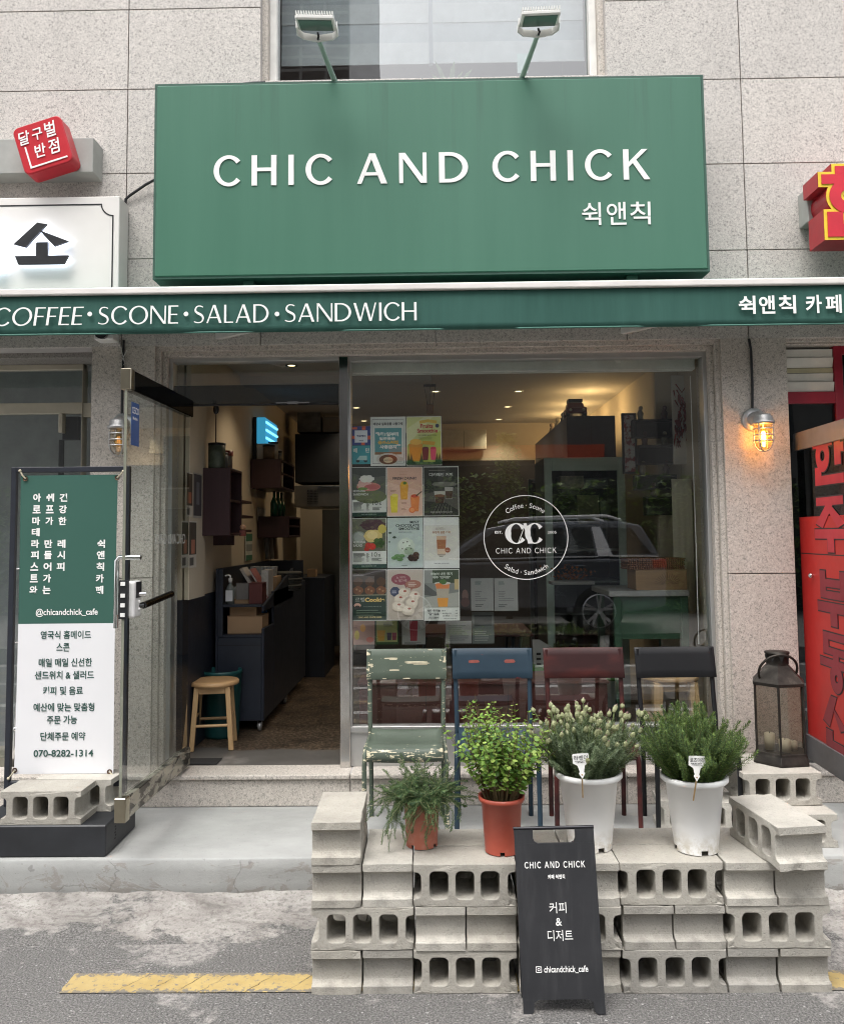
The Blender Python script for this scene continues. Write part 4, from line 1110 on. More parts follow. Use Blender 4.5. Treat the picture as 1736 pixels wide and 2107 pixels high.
course(2*(BH+.001), 'EEFEEFEE', [
    'grey grooved-end block at the left end of the top course, under a single block',
    'grey grooved-end block in the top course, left of the terracotta pots',
    'grey cored block in the top course, in front below the two terracotta pots',
    'grey block in the top course lying behind, under the backs of the terracotta pots',
    'grey grooved-end block in the top course, behind the handle of the sandwich board',
    'grey grooved-end block in the top course, under the white lavender pot',
    'grey cored block in the top course, in front below the white rosemary pot',
    'grey block in the top course lying behind the white rosemary pot',
    'grey grooved-end block in the top course, second from the right end',
    'grey grooved-end block at the right end of the top course, under a single block'], 0, True)
ZT = 3*(BH+.001)
pl = Y(696, 1740, WY-.004)
end_block(Y(690, 1740, WY).x, WY-.004, ZT, 'single smooth-topped grey block standing alone on the left end of the wall', .012, 2)
a_, b_ = Z(1597, 1700, ZT+BH), Z(1527.5, 1655.5, ZT+BH)
dv = Vector((b_.x-a_.x, b_.y-a_.y)); ang = math.atan2(dv.y, dv.x)      # block runs back along dv
fm = Z(1650, 1701, ZT+BH)
dvn = dv.normalized(); ctr = Vector((fm.x, fm.y))+dvn*BW/2
# local x along dv ; local y (0..BD) to its left
side = Vector((-dvn.y, dvn.x)); orig = ctr-side*BD/2
place_block(orig.x, orig.y, ZT, ang, 'single grey block standing alone on the right end of the wall, cores along its side', 4)
print('skew', math.degrees(ang), fm)
# two layers under the lantern
fb_ = Z(1725, 1745, PZ)
t1 = Y(1690, 1651, fb_.y+.10)
BTAN = 'tan block on the pavement under the lantern stack, its grooved end at the right'
place_block(fb_.x-BW/2, fb_.y, PZ, R(0), BTAN, 1)
place_block(fb_.x-BW*1.5-.02, fb_.y+.20, PZ, R(-6), 'shaded concrete block on the pavement behind the black chair legs, left under the lantern stack', 3)
LBY = fb_.y+.12
t0 = Y(1610, 1620, LBY)
place_block(t0.x, LBY, PZ+BH+.001, R(1), 'concrete block with open cores directly under the dark lantern', 5)
place_block(t0.x+.01, LBY+.196, PZ+BH+.001, R(-1), 'concrete block behind the cored one under the lantern, against the granite pillar', 0)
place_block(fb_.x-BW/2+.01, fb_.y+.20, PZ, R(2), 'concrete block on the pavement behind the tan one, under the lantern stack', 2)
LZ = PZ+2*(BH+.001)

# ================================================================== lantern with candles
lc0 = Z(1606, 1565, LZ)
T = thing('lantern', 'tall dark metal six-sided candle lantern with glass panes on stacked blocks by the pillar', 'lantern', (lc0.x, lc0.y, LZ))
n = NT('weathered_iron'); f = n.noise(16, 5, .65); n.bump(n.noise(60, 4), .2, .002)
M['iron'] = n.base(n.ramp(f, [(.35, (.022, .019, .017)), (.6, (.045, .040, .034)), (.75, (.085, .075, .066))]), .5, .6)
c = Vector((lc0.x, lc0.y, LZ)); rot = R(9)
def hexp(r, z): return [c+Vector((r*math.cos(R(60*k)+rot), r*math.sin(R(60*k)+rot), z)) for k in range(6)]
def hexring(mb, prof, mat=0):
    rows = [hexp(r, z) for r, z in prof]
    mb.add([p for row in rows for p in row], [(i*6+k, i*6+(k+1) % 6, (i+1)*6+(k+1) % 6, (i+1)*6+k) for i in range(len(rows)-1) for k in range(6)], mat)
mb = MB(); hexring(mb, [(0, 0), (.152, 0), (.150, .012), (.136, .046), (.134, .058), (0, .058)]); mb.build('base', M['iron'], T, None, .002)
mb = MB()
for p, q in zip(hexp(.132, .058), hexp(.132, .395)): mb.tube([p, q], .0055, 6)
mb.build('corner_post', M['iron'], T)
mb = MB(); hexring(mb, [(.128, .060), (.128, .395)])
n = NT('sooty_glass'); tr = n.n('ShaderNodeBsdfTransparent'); tr.inputs[0].default_value = (.62, .60, .55, 1); gl = n.n('ShaderNodeBsdfGlossy'); gl.inputs['Roughness'].default_value = .08; df = n.n('ShaderNodeBsdfDiffuse'); df.inputs[0].default_value = (.16, .14, .11, 1)
m1 = n.n('ShaderNodeMixShader'); m1.inputs[0].default_value = .07; n.t.links.new(tr.outputs[0], m1.inputs[1]); n.t.links.new(gl.outputs[0], m1.inputs[2])
m2 = n.n('ShaderNodeMixShader'); n.put(m2.inputs[0], n.math('MULTIPLY', n.noise(6, 4, .6, n.mapping((1, 1, .5))), .22)); n.t.links.new(m1.outputs[0], m2.inputs[1]); n.t.links.new(df.outputs[0], m2.inputs[2]); n.t.links.new(m2.outputs[0], n.out.inputs['Surface'])
mb.build('glass_pane', n.mat, T)
mb = MB(); hexring(mb, [(.126, .392), (.140, .395), (.142, .410), (.062, .492), (.060, .500)])
mb.lathe([(.056, .498), (.056, .548), (.062, .550), (.062, .560), (.0, .562)], c, 24)
mb.build('roof', M['iron'], T)
mb = MB()
for k in range(8):
    t = R(45*k); e = Vector((math.cos(t), math.sin(t), 0)); tg = Vector((-math.sin(t), math.cos(t), 0))
    mb.add([c+e*.0575+tg*-.016+Vector((0, 0, .544)), c+e*.0575+tg*.016+Vector((0, 0, .544)), c+e*.0575+Vector((0, 0, .508))], [(0, 2, 1)])
mb.build('vent_opening', plain('vent_black', (.006, .006, .006), .9), T)  # near-black triangles laid on the neck mark the vents
mb = MB(); hc = c+Vector((-.02, -.075, .470))
ring = [hc+Vector((.098*math.cos(R(10*k)), .020-.045*math.sin(R(10*k)), .085*math.sin(R(10*k)))) for k in range(37)]
mb.tube(ring, .0065, 8, 0, False); mb.build('ring_handle', M['iron'], T)
for i, (dx, dy, r, h, lab) in enumerate(((.005, -.045, .030, .062, 'cream pillar candle at the front of the lantern'), (-.055, .0, .026, .085, 'tall cream candle at the left inside the lantern'), (.06, -.01, .022, .045, 'small stub candle at the right inside the lantern'))):
    k = Vector((c.x+dx, c.y+dy, LZ+.059)); CT = thing('candle', lab, 'candle', k, 'candles in the lantern')
    m_ = MB(); m_.lathe([(0, 0), (r, 0), (r, h-.004), (r-.006, h), (r*.5, h-.006), (0, h-.006)], k, 20); m_.build('wax', plain('candle_wax', (.66, .62, .50), .5), CT)
    m_ = MB(); m_.tube([k+Vector((0, 0, h-.006)), k+Vector((.002, 0, h+.008))], .0015, 5); m_.build('wick', M['black'], CT)

# ================================================================== banner stand
ZP2 = .366
f0, f1_ = Z(218, 1764, PZ), Z(277, 1697, PZ)
px1, pyf, pyb = f0.x, f0.y, f0.y+.40
pz1 = Y(218, 1698, pyf).z
T = thing('banner_stand', 'black framed banner stand with a green and white cafe banner on a black plinth', 'banner stand', (px1-.3, pyf, PZ))
mb = MB(); mb.box(px1-.66, px1, pyf, pyb, PZ+.002, pz1); mb.build('plinth', plain('scuffed_black', (.022, .024, .028), .5, 0, .35, 5), T, None, .006)
mb = MB()
for k in range(7): mb.box(px1+.0003, px1+.0016, pyf+.11+.006*(k % 2), pyf+.122+.006*(k % 2), PZ+.045+.014*k, PZ+.051+.014*k)
mb.build('bolt_hole', M['rubber'], T)
ypost = pyb-.10
tl_, tr_ = Y(38, 962, ypost), Y(268, 962, ypost); bl_, br_ = Y(8, 1690, ypost), Y(250, 1660, ypost)
hxl, hxr = (tl_.x+bl_.x)/2, (tr_.x+br_.x)/2
tk = .014
mb = MB(); mb.box(hxl-tk, hxl+tk, ypost-tk, ypost+tk, pz1, tl_.z); mb.box(hxr-tk, hxr+tk, ypost-tk, ypost+tk, pz1, tl_.z)
mb.box(hxl+tk, hxr-tk, ypost-tk, ypost+tk, tl_.z-2*tk, tl_.z); cb = Y(130, 1606, ypost).z; mb.box(hxl+tk, hxr-tk, ypost-tk, ypost+tk, cb-2*tk, cb)
mb.build('frame', plain('frame_black', (.020, .023, .032), .4, 0, .2), T, None, .003)
yb_ = ypost-.008
A_, B_, C_, D_ = Y(46, 978, yb_), Y(245, 977, yb_), Y(232, 1594, yb_), Y(27, 1590, yb_)
bx0, bx1 = (A_.x+D_.x)/2, (B_.x+C_.x)/2; bz1, bz0 = (A_.z+B_.z)/2, (C_.z+D_.z)/2; bzm = Y(140, 1283, yb_).z
n = NT('banner_vinyl')
zc_ = n.sep()[2]
gmask = n.math('GREATER_THAN', zc_, bzm-PZ)
gc = n.mix(n.noise(2, 3), (.040, .108, .086), (.049, .124, .099))
M['banner'] = n.base(n.mix(gmask, (.76, .76, .78), gc), .42, 0, .35)
mb = MB(); NXb, NZb = 14, 40; vs = []
for i in range(NXb+1):
    for j in range(NZb+1):
        u_, v_ = i/NXb, j/NZb
        pull = .004*(abs(u_-.5)*2)**2*math.sin(v_*math.pi)
        y_ = yb_+.0008*math.sin(u_*5+v_*3)-.0008*noise.noise(Vector((u_*4, v_*9, 0)))
        vs.append((bx0+(bx1-bx0)*u_-math.copysign(pull, u_-.5), y_, bz0+(bz1-bz0)*v_))
mb.add(vs, [(i*(NZb+1)+j, (i+1)*(NZb+1)+j, (i+1)*(NZb+1)+j+1, i*(NZb+1)+j+1) for i in range(NXb) for j in range(NZb)], 0, True)
ban = mb.build('banner', M['banner'], T); ban['label'] = 'vinyl banner, green above and white below'
ty = yb_-.0018
wt = MB(); gt = MB()
cols = [(77, [(1024, '아'), (1048, '로'), (1072, '마'), (1095, '테'), (1119, '라'), (1142, '피'), (1166, '스'), (1190, '트'), (1214, '와')]),
        (104, [(1024, '쉐'), (1048, '프'), (1072, '가'), (1119, '만'), (1142, '들'), (1166, '어'), (1190, '가'), (1214, '는')]),
        (131, [(1024, '건'), (1048, '강'), (1072, '한'), (1119, '레'), (1142, '시'), (1166, '피')]),
        (212.5, [(1119, '쉭'), (1142, '앤'), (1166, '칙'), (1190, '카'), (1214, '페')])]
pxm = (bx1-bx0)/203.0
for uc, lst in cols:
    for v_, ch in lst:
        uu = uc-(v_-1024)*.040; cc_ = Y(uu, v_, ty)
        wt.text(ch, (cc_.x, ty, cc_.z-8.4*pxm), EX, EZ, 16.5*pxm, 17*pxm, .0003, 0, .035, 'C')
cc_ = Y(138, 1262, ty); wt.text('@chicandchick_cafe', (cc_.x, ty, cc_.z-7*pxm), EX, EZ, 128*pxm, 17*pxm, .0003, 0, .016, 'C')
for v_, s_, uc, wd in ((1306, '영국식 홈메이드', 136, 104), (1332, '스콘', 130, 27), (1363, '매일 매일 신선한', 135, 110), (1389, '샌드위치 & 샐러드', 133, 122), (1421, '커피 및 음료', 130, 82), (1455, '예산에 맞는 맞춤형', 132, 125), (1481, '주문 가능', 128, 62), (1515, '단체주문 예약', 130, 92), (1550, '070-8282-1314', 131, 122)):
    cc_ = Y(uc, v_, ty); hh_ = 17 if v_ != 1550 else 14
    gt.text(s_, (cc_.x, ty, cc_.z-hh_/2*pxm), EX, EZ, wd*pxm, hh_*pxm, .0003, 0, .018, 'C')
wt.build('lettering', M['letter_white'], ban); gt.build('lettering', plain('deep_green_ink', (.030, .085, .070), .5), ban)
ey = MB(); tie = MB()
for u_, v_, uu, vv in ((53, 985, 42, 969), (242, 983, 254, 970), (31, 1585, 18, 1602), (226, 1588, 242, 1602)):
    p = Y(u_, v_, ty-.002); q = Y(uu, vv, ypost-tk-.002)
    ey.lathe([(.006, 0), (.010, -.002), (.013, 0), (.013, .003)], p, 16, 0, True, Matrix.Rotation(R(90), 3, 'X'))
    tie.tube([p, (p+q)/2+Vector((0, -.004, -.003)), q], .004, 6); tie.ball(q, .008)
ey.build('eyelet', plain('rusty_eyelet', (.16, .10, .07), .45, .7), ban); tie.build('tie', plain('pale_tie', (.5, .45, .33), .6), T)
mb = MB()
for v_ in (1171, 1322): p = Y(40-(v_-978)*.031, v_, ypost); mb.tube([p, p+Vector((.03, 0, 0))], .004, 6)
mb.build('hook', M['chrome'], T)
# two blocks weighing the plinth down
q0 = Y(83, 1690, pyf+.006)
place_block(Y(82, 1690, pyf).x, pyf+.004, pz1+.001, R(0), 'concrete block with open cores at the front edge of the black banner plinth', 0)
place_block(Y(150, 1690, pyf+.2).x, pyf+.20, pz1+.001, R(-3), 'concrete block at the back of the black banner plinth, mostly hidden behind another block', 3)

# ================================================================== four metal chairs
def m_chair(name, base, kind):
    n = NT(name)
    big = n.noise(3.2, 5, .6); c0 = n.ramp(big, [(.3, tuple(x*.8 for x in base)), (.7, tuple(x*1.18 for x in base))])
    rough = n.math('ADD', .33, n.math('MULTIPLY', n.noise(8, 3), .2))
    if kind == 'chipped':
        streak = n.noise(6, 5, .65, n.mapping((2.2, 14, 14), (0, 0, .05)), .5)
        spots = n.noise(46, 4, .7)
        chip = n.math('ADD', n.math('MULTIPLY', streak, .72), n.math('MULTIPLY', spots, .36))
        x = n.sep()
        ex = n.math('ADD', n.ramp(n.math('ABSOLUTE', x[0]), [(.17, 0.0), (.212, .10)]), n.ramp(n.math('ADD', x[1], .5), [(.315, .10), (.335, .01), (.39, .0), (.43, .05), (.46, 0.0)]))
        c0 = n.mix(n.ramp(n.math('ADD', chip, ex), [(.685, 0.0), (.70, 1.0)]), c0, (.62, .56, .40))
        n.bump(chip, .25, .002)
    elif kind == 'scuffed':      # red undercoat showing in places
        q = n.noise(5, 4, .7, n.mapping((1, 1, 2.2), (0, 0, 0), (2, 0, 1)))
        c0 = n.mix(n.ramp(q, [(.655, 0.0), (.685, .8)]), c0, (.30, .045, .035))
    elif kind == 'rusty':
        q = n.noise(2.6, 4, .6, n.mapping((1, 1, 2.4)))
        c0 = n.mix(n.ramp(q, [(.40, 0.0), (.62, .9)]), c0, (.085, .022, .019))
    return n.base(c0, rough, 0, .25)
CRM = plain('cream_undercoat', (.50, .45, .32), .6, 0, .15, 30)
M['red_wear'] = plain('red_undercoat', (.20, .048, .036), .5, 0, .2, 20)
CHG = 'metal chairs in a row before the shop window'
def chair(cx, cyc, mat, label, patches=(), yaw=0.0, swap=None):
    T = thing('metal_chair', label, 'chair', (0, 0, 0), CHG)
    def rear(s):
        mb = MB(); mb.tube([(s*.193, .155, 0), (s*.194, .152, .25), (s*.196, .140, .44), (s*.197, .142, .52), (s*.199, .165, .62), (s*.200, .182, .74), (s*.200, .196, .872)], .0125, 10); return mb
    def front(s):
        pts = [(s*.208, -.150, 0), (s*.206, -.150, .34)]
        for k in range(7): a_ = R(180-90*k/6); pts.append((s*(.206-.006*k/6), -.150+.075+.075*math.cos(a_), .34+.085*math.sin(a_)))
        pts += [(s*.198, .02, .425), (s*.197, .142, .43)]
        mb = MB(); mb.tube(pts, .0125, 10); return mb
    for s in (-1, 1):
        rear(s).build('leg', mat, T, (0, 0, 0)); front(s).build('leg', mat, T, (0, 0, 0))
    mb = MB(); nx, ny = 10, 14; vs = []
    prof = [(-.185, .372), (-.192, .395), (-.186, .420), (-.170, .436), (-.14, .444), (-.09, .440), (-.04, .434), (.01, .432), (.06, .437), (.11, .450), (.135, .462)]
    for i in range(nx+1):
        x = -.190+.380*i/nx
        for (y_, z_) in prof: vs.append((x, y_, z_+.006*(abs(x)/.19)**3))
    m_ = len(prof)
    mb.add(vs, [(i*m_+j, (i+1)*m_+j, (i+1)*m_+j+1, i*m_+j+1) for i in range(nx) for j in range(m_-1)], 0, True)
    st = mb.build('seat', mat, T, (0, 0, 0)); sm = st.modifiers.new('thick', 'SOLIDIFY'); sm.thickness = .004; sm.offset = 1
    mb = MB(); vs = []
    for i in range(13):
        x = -.217+.434*i/12
        for j in range(5):
            z_ = .722+.160*j/4; vs.append((x, .160+.012*(1-(x/.217)**2)+.034*(j/4)-.006, z_))
    mb.add(vs, [(i*5+j, (i+1)*5+j, (i+1)*5+j+1, i*5+j+1) for i in range(12) for j in range(4)], 0, True)
    bk = mb.build('backrest', mat, T, (0, 0, 0)); sm = bk.modifiers.new('thick', 'SOLIDIFY'); sm.thickness = .005; sm.offset = -1
    bv = bk.modifiers.new('bevel', 'BEVEL'); bv.width = .002; bv.limit_method = 'ANGLE'
    for (x_, z_, hw_, hh_, *mt) in patches:
        mb = MB(); pts = []
        for k in range(16):
            t = 2*math.pi*k/16; px_ = x_+hw_*math.copysign(abs(math.cos(t))**.5, math.cos(t))*random.uniform(.92, 1.05); pz_ = z_+hh_*math.copysign(abs(math.sin(t))**.6, math.sin(t))*random.uniform(.85, 1.1)
            yy = .160+.012*(1-(px_/.217)**2)+.034*((pz_-.722)/.16)-.006
            pts.append((px_, yy-.0008, pz_))
        mb.slab(pts, (0, .0006, 0)); mb.build('worn_patch', mt[0] if mt else M['red_wear'], bk, (0, 0, 0))
    T.location = (cx, cyc, PZ); T.rotation_euler = (0, 0, yaw)
    return T
chx = lambda ua, ub: Y((ua+ub)/2, 1368, -.19).x
CY = -.36
chair(chx(751, 921), CY, m_chair('chipped_green', (.085, .108, .084), 'chipped'), 'grey-green metal chair with cream paint chipping off, leftmost in the row', tuple((x_, z_, a_, b_, CRM) for x_, z_, a_, b_ in ((-.085, .832, .038, .0035), (-.072, .826, .022, .0025), (.052, .812, .062, .0035), (.062, .806, .066, .003), (.075, .800, .040, .002), (-.066, .770, .027, .004), (.209, .826, .005, .017), (.206, .815, .008, .005), (-.196, .800, .014, .006), (-.188, .792, .008, .003), (-.205, .775, .004, .008), (.13, .876, .012, .003), (.0, .727, .02, .0025), (-.12, .727, .012, .002), (.17, .728, .012, .002))))
chair(chx(927, 1097), CY, m_chair('worn_blue', (.022, .041, .060), 'scuffed'), 'dark blue metal chair with two small red worn patches on its backrest', ((-.100, .812, .030, .008), (.095, .812, .030, .009)), R(-.5))
chair(chx(1114, 1287), CY-.005, m_chair('rusty_maroon', (.034, .013, .013), 'rusty'), 'dark maroon metal chair with a rusty red backrest', (), R(.3))
chair(chx(1302, 1477), CY-.01, m_chair('matt_black', (.012, .0125, .014), 'black'), 'plain black metal chair, nearest the right pillar', (), R(1.5))

# ================================================================== sandwich board
b0, b1 = Z(1077, 2087, 0), Z(1246, 2090, 0)
yb0 = (b0.y+b1.y)/2
yt = -1.612
t0, t1 = Y(1057, 1707, yt), Y(1220, 1707, yt)
T = thing('sandwich_board', 'small black folding sandwich board with white cafe lettering before the block wall', 'sandwich board', ((b0.x+b1.x)/2, yb0, 0))
upb = ((t0+t1)/2-(b0+b1)/2); L_ = upb.length; upb.normalize(); axb = (b1-b0).normalized(); axb = (axb-upb*axb.dot(upb)).normalized(); nb = axb.cross(upb)
org = (b0+b1)/2; HW0, HW1 = (b1-b0).length/2, (t1-t0).length/2
def BP(x, h, off=0.0):      # x in metres from the axis, h along the panel
    return org+axb*x+upb*h+nb*off
mb = MB()
wd = lambda h: HW0+(HW1-HW0)*h/L_
def bslab(pts, th=.016, mat=0): mb.slab([BP(x, h, .0) for x, h in pts], nb*-th, mat)
hk = .050      # leg cut-out height
W0 = wd(0)
cut = [(-W0, 0), (-W0+.028, 0), (-W0+.038, .012), (-W0+.040, hk-.010), (-W0+.052, hk), (W0-.052, hk), (W0-.040, hk-.010), (W0-.038, .012), (W0-.028, 0), (W0, 0)]
hy0, hy1 = L_-.048, L_-.004
hx = .078
left = [(-W0, 0), (-W0+.028, 0), (-W0+.038, .012), (-W0+.040, hk-.010), (-W0+.055, hk), (W0-.055, hk), (W0-.040, hk-.010), (W0-.038, .012), (W0-.028, 0), (W0, 0),
        (wd(L_), L_), (hx, L_), (hx, hy0+.018), (hx-.006, hy0+.005), (hx-.018, hy0), (-hx+.018, hy0), (-hx+.006, hy0+.005), (-hx, hy0+.018), (-hx, L_), (-wd(L_), L_)]
# concave outline: fill as strips
def strip(pts): bslab(pts)
strip([(-W0, 0), (-W0+.028, 0), (-W0+.038, .012), (-W0+.040, hk-.010), (-W0+.055, hk), (-wd(hk), hk)])
strip([(W0-.055, hk), (W0-.040, hk-.010), (W0-.038, .012), (W0-.028, 0), (W0, 0), (wd(hk), hk)])
strip([(-wd(hk), hk+.0002), (wd(hk), hk+.0002), (wd(hy0), hy0), (-wd(hy0), hy0)])
strip([(-wd(hy0), hy0+.0002), (-hx+.016, hy0+.0002), (-hx+.005, hy0+.006), (-hx, hy0+.018), (-hx, L_), (-wd(L_), L_)])
strip([(hx-.016, hy0+.0002), (wd(hy0), hy0+.0002), (wd(L_), L_), (hx, L_), (hx, hy0+.018), (hx-.005, hy0+.006)])
n = NT('black_board'); f = n.noise(3, 5, .65); g = n.noise(2, 5, .6, n.mapping((14, 14, .8)))
M['board'] = n.base(n.mix(n.ramp(g, [(.5, 0.0), (.75, .5)]), n.ramp(f, [(.3, (.024, .025, .028)), (.7, (.036, .037, .041))]), (.060, .060, .064)), .42, 0, .4)
bpan = mb.build('front_panel', M['board'], T)
mb = MB()
rb0 = Vector((org.x, -1.578, .0)); rt0 = BP(0, L_-.01, -.022); ru = (rt0-rb0); Lr = ru.length; ru.normalize(); rn = axb.cross(ru).normalized()
mb.obox(rb0+ru*(Lr-.055)*.5, axb, rn, ru, W0*.98, .006, (Lr-.055)/2)
mb.build('rear_panel', M['board'], T)
mb = MB(); mb.tube([BP(-wd(L_)-.002, L_+.004, -.012), BP(wd(L_)+.002, L_+.004, -.012)], .007, 10); mb.build('hinge_bar', plain('hinge_black', (.02, .02, .024), .3, .5), T)
mb = MB()
px_b = HW0*2/170.0
def bt(body, uc, vc, wpx, hpx, bold=0.0, align='C'):
    # project the picture position on the panel plane
    d_ = ray(uc, vc); tt = (org+nb*.0006-CAM).dot(nb)/d_.dot(nb); p = CAM+d_*tt
    mb.text(body, p-upb*(hpx/2*px_b), axb, upb, wpx*px_b, hpx*px_b*1.02, .0012, 0, bold, align)
def bpos(uc, vc):
    d_ = ray(uc, vc); tt = (org+nb*.0006-CAM).dot(nb)/d_.dot(nb); return CAM+d_*tt
p = bpos(1079, 1787)
caps(mb, 'CHIC AND CHICK', p, axb, upb, 129*px_b, 13*px_b, .0012, 0, .30, .17, .14, 0, .5)
bt('카페 쉭앤칙', 1144, 1804, 36, 9, .02)
bt('커피', 1147, 1868, 36, 21); bt('&', 1149, 1897, 13, 15, .01); bt('디저트', 1152, 1925, 53, 21)
bt('chicandchick_cafe', 1164, 1995, 92, 14, .01)
ic = bpos(1108, 1995); s_ = 6.2*px_b
def ringpoly(mb, outer, inner, e):
    n_ = len(outer); v2 = outer+inner
    mb.flat(v2, [(i, (i+1) % n_, n_+(i+1) % n_, n_+i) for i in range(n_)], ic, axb, upb, e)
ringpoly(mb, [(x*s_/.142, z*s_/.142) for x, z in rrect(.142, .045)], [(x*s_/.142*.80, z*s_/.142*.80) for x, z in rrect(.142, .040)], .0012)
circ = lambda r: [(r*math.cos(k*math.pi/12), r*math.sin(k*math.pi/12)) for k in range(24)]
ringpoly(mb, circ(s_*.48), circ(s_*.30), .0012)
mb.flat([(x+s_*.52, z+s_*.52) for x, z in circ(s_*.11)], [tuple(range(24))], ic, axb, upb, .0012)
mb.build('lettering', M['letter_white'], bpan)
# ================================================================== potted herbs
def leafmat(name, c, rough=.55):
    n = NT(name); t = n.t
    f = n.noise(22, 3, .6); cc = n.ramp(f, [(.3, tuple(x*.72 for x in c)), (.7, tuple(x*1.22 for x in c))])
    n.base(cc, rough, 0, .35)
    tl = n.n('ShaderNodeBsdfTranslucent'); n.put(tl.inputs[0], n.mix(.4, cc, (c[0]*1.6, c[1]*1.8, c[2]*.5)))
    ms = n.n('ShaderNodeMixShader'); ms.inputs[0].default_value = .28
    t.links.new(n.p.outputs[0], ms.inputs[1]); t.links.new(tl.outputs[0], ms.inputs[2]); t.links.new(ms.outputs[0], n.out.inputs['Surface'])
    return n.mat
ROS = [leafmat('rosemary_leaf', (.105, .165, .052)), leafmat('rosemary_young_leaf', (.175, .25, .075)), leafmat('rosemary_old_leaf', (.065, .115, .045)), leafmat('rosemary_stem', (.17, .17, .085), .8)]
TRL = [leafmat('trailing_leaf', (.085, .145, .062)), leafmat('trailing_young_leaf', (.155, .225, .095)), leafmat('trailing_old_leaf', (.045, .090, .045)), leafmat('trailing_stem', (.28, .30, .17), .8)]
LAV = [leafmat('lavender_leaf', (.150, .200, .118)), leafmat('lavender_pale_leaf', (.24, .29, .185)), leafmat('lavender_deep_leaf', (.10, .145, .082)), leafmat('lavender_stem', (.20, .25, .11), .8)]
ORE = [leafmat('oregano_leaf', (.175, .300, .055)), leafmat('oregano_pale_leaf', (.30, .41, .10)), leafmat('oregano_deep_leaf', (.105, .205, .050)), leafmat('oregano_stem', (.20, .15, .075), .8)]
FLO = [leafmat('lavender_bud', (.34, .36, .205)), leafmat('lavender_petal', (.42, .26, .27))]
M['soil'] = plain('potting_soil', (.035, .027, .020), .95, 0, .4, 40, .8)
rg = random.Random(21)
def basis_of(d):
    d = d.normalized(); a = Vector((0, 0, 1)) if abs(d.z) < .95 else Vector((1, 0, 0))
    e = d.cross(a).normalized(); return e, d.cross(e).normalized()
def needle(mb, p, d, side, ln, wd, mi):
    m_ = p+d*ln*.5+Vector((0, 0, -.06*ln)); tip = p+d*ln+Vector((0, 0, -.02*ln)); s_ = side*wd/2
    mb.add([p, m_-s_, tip, m_+s_], [(0, 1, 2, 3)], mi)
def oval(mb, p, d, side, ln, wd, mi):
    n_ = d.cross(side).normalized()
    q1, q2 = p+d*ln*.35-n_*ln*.05, p+d*ln*.72-n_*ln*.06
    tip = p+d*ln
    mb.add([p, q1-side*wd*.5+n_*wd*.12, q2-side*wd*.42+n_*wd*.1, tip, q2+side*wd*.42+n_*wd*.1, q1+side*wd*.5+n_*wd*.12, q1, q2],
           [(0, 1, 6), (1, 2, 7, 6), (2, 3, 7), (0, 6, 5), (6, 7, 4, 5), (7, 3, 4)], mi, True)
def curve_stem(p0, d0, ln, n=14, droop=0.0, lift=0.0, wob=.25):
    pts = [Vector(p0)]; d = d0.normalized(); st = ln/n
    for i in range(n):
        d = (d+Vector((rg.uniform(-wob, wob)*.3, rg.uniform(-wob, wob)*.3, -droop/n+lift/n))).normalized(); pts.append(pts[-1]+d*st)
    return pts
def sprig(mb, st, pts, nl, nw, gap, per, spread=.9, r=.0016, start=.12, yng=.25):
    st.tube(pts, [r*(1-.6*i/len(pts)) for i in range(len(pts))], 5, 0, False)
    tot = sum((pts[i+1]-pts[i]).length for i in range(len(pts)-1)); k = int(tot/gap)
    for w_i in range(int(k*start), k+1):
        t = w_i/max(k, 1)*(len(pts)-1); i = min(int(t), len(pts)-2); f_ = t-i
        p = pts[i].lerp(pts[i+1], f_); d = (pts[i+1]-pts[i]).normalized(); e1, e2 = basis_of(d)
        a0 = rg.uniform(0, 6.28); tip = w_i/k
        for j in range(per):
            a = a0+6.283*j/per+rg.uniform(-.3, .3)
            out = e1*math.cos(a)+e2*math.sin(a)
            sp = spread*(1-.55*max(0, (tip-.75)/.25))
            dd = (d*(.75-.18*sp)+out*sp).normalized()
            mi = 1 if rg.random() < yng+.5*max(0, tip-.7) else (2 if rg.random() < .35 else 0)
            needle(mb, p, dd, dd.cross(d).normalized() if dd.cross(d).length > 1e-4 else e1, nl*rg.uniform(.7, 1.15)*(1-.25*max(0, tip-.85)/.15), nw, mi)
def pot(T, c, prof, notch_w, notch_h, mat, nnotch, a0=0.0, soil_r=.1, soil_z=.1):
    mb = MB(); seg = 96
    rows = []
    for (r, z) in prof: rows.append([Vector((r*math.cos(2*math.pi*k/seg), r*math.sin(2*math.pi*k/seg), z)) for k in range(seg)])
    # drainage notches: leave out the faces of the lowest band
    def cutk(k):
        a = 2*math.pi*(k+.5)/seg
        return any(abs((a-(a0+2*math.pi*j/nnotch)+math.pi) % (2*math.pi)-math.pi) < notch_w/prof[1][0]/2 for j in range(nnotch))
    vs = [c+p for row in rows for p in row]; fs = []
    for i in range(len(rows)-1):
        for k in range(seg):
            if i in (0, len(rows)-2) and cutk(k): continue
            fs.append((i*seg+k, i*seg+(k+1) % seg, (i+1)*seg+(k+1) % seg, (i+1)*seg+k))
    mb.add(vs, fs, 0, True)
    mb.lathe([(prof[1][0]-.004, notch_h+.001), (0, notch_h+.001)], c, seg, 0, False)
    mb.build('pot', mat, T)
    s_ = MB(); vs = [c+Vector((0, 0, soil_z+.004))]; 
    for rr_ in (soil_r*.5, soil_r):
        for k in range(28): vs.append(c+Vector((rr_*math.cos(k*6.283/28), rr_*math.sin(k*6.283/28), soil_z+rg.uniform(-.004, .006))))
    s_.add(vs, [(0, 1+k, 1+(k+1) % 28) for k in range(28)]+[(1+k, 29+k, 29+(k+1) % 28, 1+(k+1) % 28) for k in range(28)], 0, False)
    s_.build('soil', M['soil'], T)
